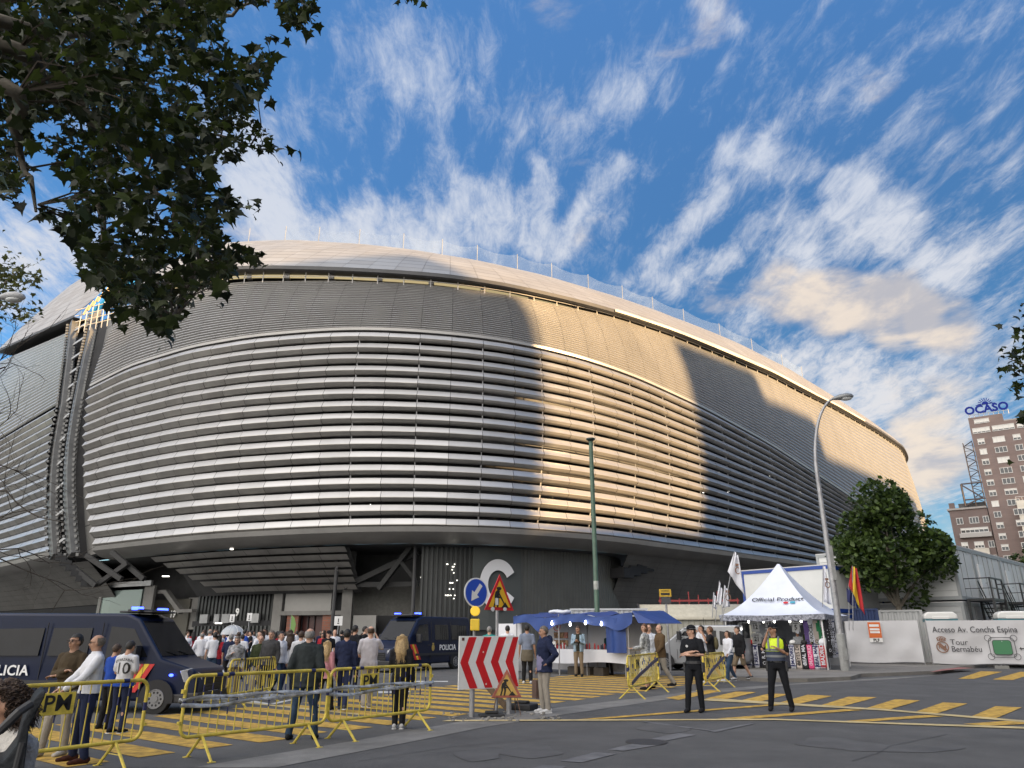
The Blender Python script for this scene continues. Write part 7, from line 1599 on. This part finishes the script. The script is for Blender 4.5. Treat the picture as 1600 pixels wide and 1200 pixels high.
w5 = near('person in a white football shirt numbered 5 seen from behind, farther left', 318,1050,988, 176, arms=('down','down'), top=jer, sleeve='short', bottom=jean, hair='short', hcol='black')
near('man in a white jacket with a plastic bag behind the dark grey jacket', 430,1086,986, 60, arms=('down','down'), legs='walk', top=white, bottom=jean, hair='short', hcol='black', loose=.026)
near('person in a white hooded top seen from behind beside the number 7 shirt', 446,1084,988, 182, arms=('down','hold'), legs='walk', top=white, bottom=navyc, hair='long', hcol='brown', loose=.028, fem=True)
near('woman with dark hair in a red jacket seen from behind near the clear umbrella', 334,1068,991, 170, arms=('down','down'), top=red_c, bottom=navyc, hair='long', hcol='black', fem=True, loose=.024)
near('man in a dark navy gilet over white sleeves under the clear umbrella', 352,1074,990, 176, arms=('down','down'), top=navyc, bottom=black, hair='short', hcol='grey', loose=.03, sleeve='short')
# curly haired child with a padded backpack close to the viewer
ch = person('curly haired child in a pale fleece hoodie close to us at the left edge', AT(-2,1200,3.45)*1.0, R(-22), 1.43, arms=('chest','hold'), top=M('fleece_pale', (.42,.40,.37), .95, var=.12, scale=12, bump=.7, bscale=45), bottom=jean, hair='curly', hcol='brown', skin=skin2, loose=.03, hem=.84, head=(-24,14), vox=.009)
ch.location = (AT(8,1120,3.5).x, 3.5, 0)
st = thing('pushchair', 'dark padded pushchair seat behind the curly haired child', 'pushchair', (AT(8,1120,3.5).x, 3.5, 0), R(-40))
so3 = st.location.copy(); st.rotation_euler = (0,0,0)
m = MB(so3); q = [(54,1092),(64,1081),(72,1079),(69,1091),(46,1135),(36,1215),(-25,1240),(-25,1192),(6,1190),(26,1165),(36,1128)]
m.prism([AT(x,y,3.15) for x,y in q], (-.185,.28,0)); m.build('seat_back', M('pushchair_fabric', (.016,.018,.021), .8, bump=.5, bscale=40, spec=.2), st, bevel=.012, seg=3)
m = MB(so3); m.tube([AT(48,1100,3.12), AT(30,1112,3.08), AT(2,1140,3.06), AT(-20,1150,3.1)], .018, 8); m.build('strap', blackp, st)
for d_ in (3.15,3.45):
    m = MB(so3); m.tube([AT(36,1160,d_), AT(10,1260,d_), AT(40,1400,d_), Vector((AT(40,1400,d_).x,d_,.1))], .014, 8); m.build('frame_tube', blackp, st)
    m = MB(so3); p = Vector((AT(40,1400,d_).x,d_,.1)); m.tube([p-Vector((0,.02,0)), p+Vector((0,.02,0))], .1, 16); m.build('wheel', tyre, st)
# ---- far crowd: a handful of figures, copied
TEMPL = [('white', dict(top=white, sleeve='short', bottom=jean, hair='short', hcol='black')), ('white', dict(top=white, bottom=black, hair='short', hcol='brown', loose=.024)), ('white', dict(top=jer, sleeve='short', bottom=navyc, hair='long', hcol='brown', fem=True)), ('dark', dict(top=black, bottom=jean, hair='short', hcol='black', loose=.024)), ('dark', dict(top=navyc, bottom=khaki, hair='short', hcol='greybrown', loose=.024)), ('beige', dict(top=cream_t, bottom=black, hair='bob', hcol='brown', fem=True, loose=.024)), ('white', dict(top=white, bottom=beige, hair='balding', hcol='grey')), ('red', dict(top=red_c, bottom=navyc, hair='long', hcol='black', fem=True)), ('grey', dict(top=greyc, bottom=jean, hair='short', hcol='brown', loose=.022)), ('blue', dict(top=jb, sleeve='short', bottom=black, hair='short', hcol='black'))]
tp = []
for i, (cn, kw) in enumerate(TEMPL):
    tp.append((cn, person(f'distant person in a {cn} top in the far crowd before the stadium gates', (0,0,0), 0, 1.72, arms=random.Random(i).choice([('down','down'),('phone','down'),('down','hip'),('chest','down'),('pocket','pocket')]), legs=['stand','walk','stand','contra'][i%4], vox=.022, group=f'distant crowd in {cn} tops', skin=[skin1,skin2,skin1][i%3], **kw)))
bake()
rr = random.Random(77); placed = []; used = set(); cnt = 0; tries = 0
while cnt < 112 and tries < 9000:
    tries += 1; px = rr.uniform(268, 592); D_ = rr.choice([rr.uniform(25,34), rr.uniform(30,52), rr.uniform(36,54)])
    x = (px-800)/(FPX*CP)*D_*.985
    if px > 470 and D_ < 30: continue
    if any((x-a)**2+(D_-b)**2 < (.55 if D_ > 33 else .8) for a, b in placed): continue
    # keep clear of the far van
    if (Vector((x,D_))-Vector((-4.3,35.8))).length < 4.2: continue
    i = rr.choice([0,0,0,1,1,1,2,2,2,6,6,6,3,4,5,8,7,9]) if cnt >= len(tp) else cnt
    cn, t = tp[i]; o = t if cnt < len(tp) else dup(t); o.location = (x, D_, 0); o.rotation_euler = (0,0,R(rr.choice([0,180,180,150,30,90,-90,200])+rr.uniform(-25,25))); s = rr.uniform(.93,1.06); o.scale = (s*.985,)*3; placed.append((x,D_)); cnt += 1
# numbers and names on football shirts, pressed onto the cloth
def back_print(o, txt, size, z, mt, arc=0):
    sh = [c for c in o.children if c.name.startswith(('shirt','jacket'))][0]; bv = BVHTree.FromPolygons([v.co for v in sh.data.vertices], [p.vertices for p in sh.data.polygons])
    vs, fs = text_geo(txt, 0.0, .015, 'CENTER', 1.05); out = []
    bm = bmesh.new(); [bm.verts.new(v) for v in vs]; bm.verts.ensure_lookup_table(); [bm.faces.new([bm.verts[i] for i in f]) for f in fs]
    bmesh.ops.triangulate(bm, faces=bm.faces); bmesh.ops.subdivide_edges(bm, edges=[e for e in bm.edges if e.calc_length() > .12], cuts=2, use_grid_fill=False); bmesh.ops.triangulate(bm, faces=bm.faces)
    bm.verts.index_update()
    for v in bm.verts:
        x, zz = -v.co.x*size, z+v.co.y*size-arc*(v.co.x*size)**2; hit = bv.ray_cast(Vector((x,1,zz)), Vector((0,-1,0)))[0]; out.append((x, (hit.y if hit else .13)+.006, zz))
    m = MB(); m.add(out, [tuple(v.index for v in f.verts) for f in bm.faces]); bm.free(); m.build('shirt_print', mt, o)
back_print(j10, '10', .30, 1.20, blk_); back_print(j10, 'OYARZABAL', .068, 1.375, blk_, 1.2)
back_print(w7, '7', .30, 1.20, blk_); back_print(w5, '5', .30, 1.20, blk_)
for c in j10.children:
    pass
m = MB(); etube(m, [(0,0,.87),(0,0,.94)], [.200*1.05,.198*1.05], [.152*1.05,.150*1.05], 24); m.build('shirt_hem', jb, j10)
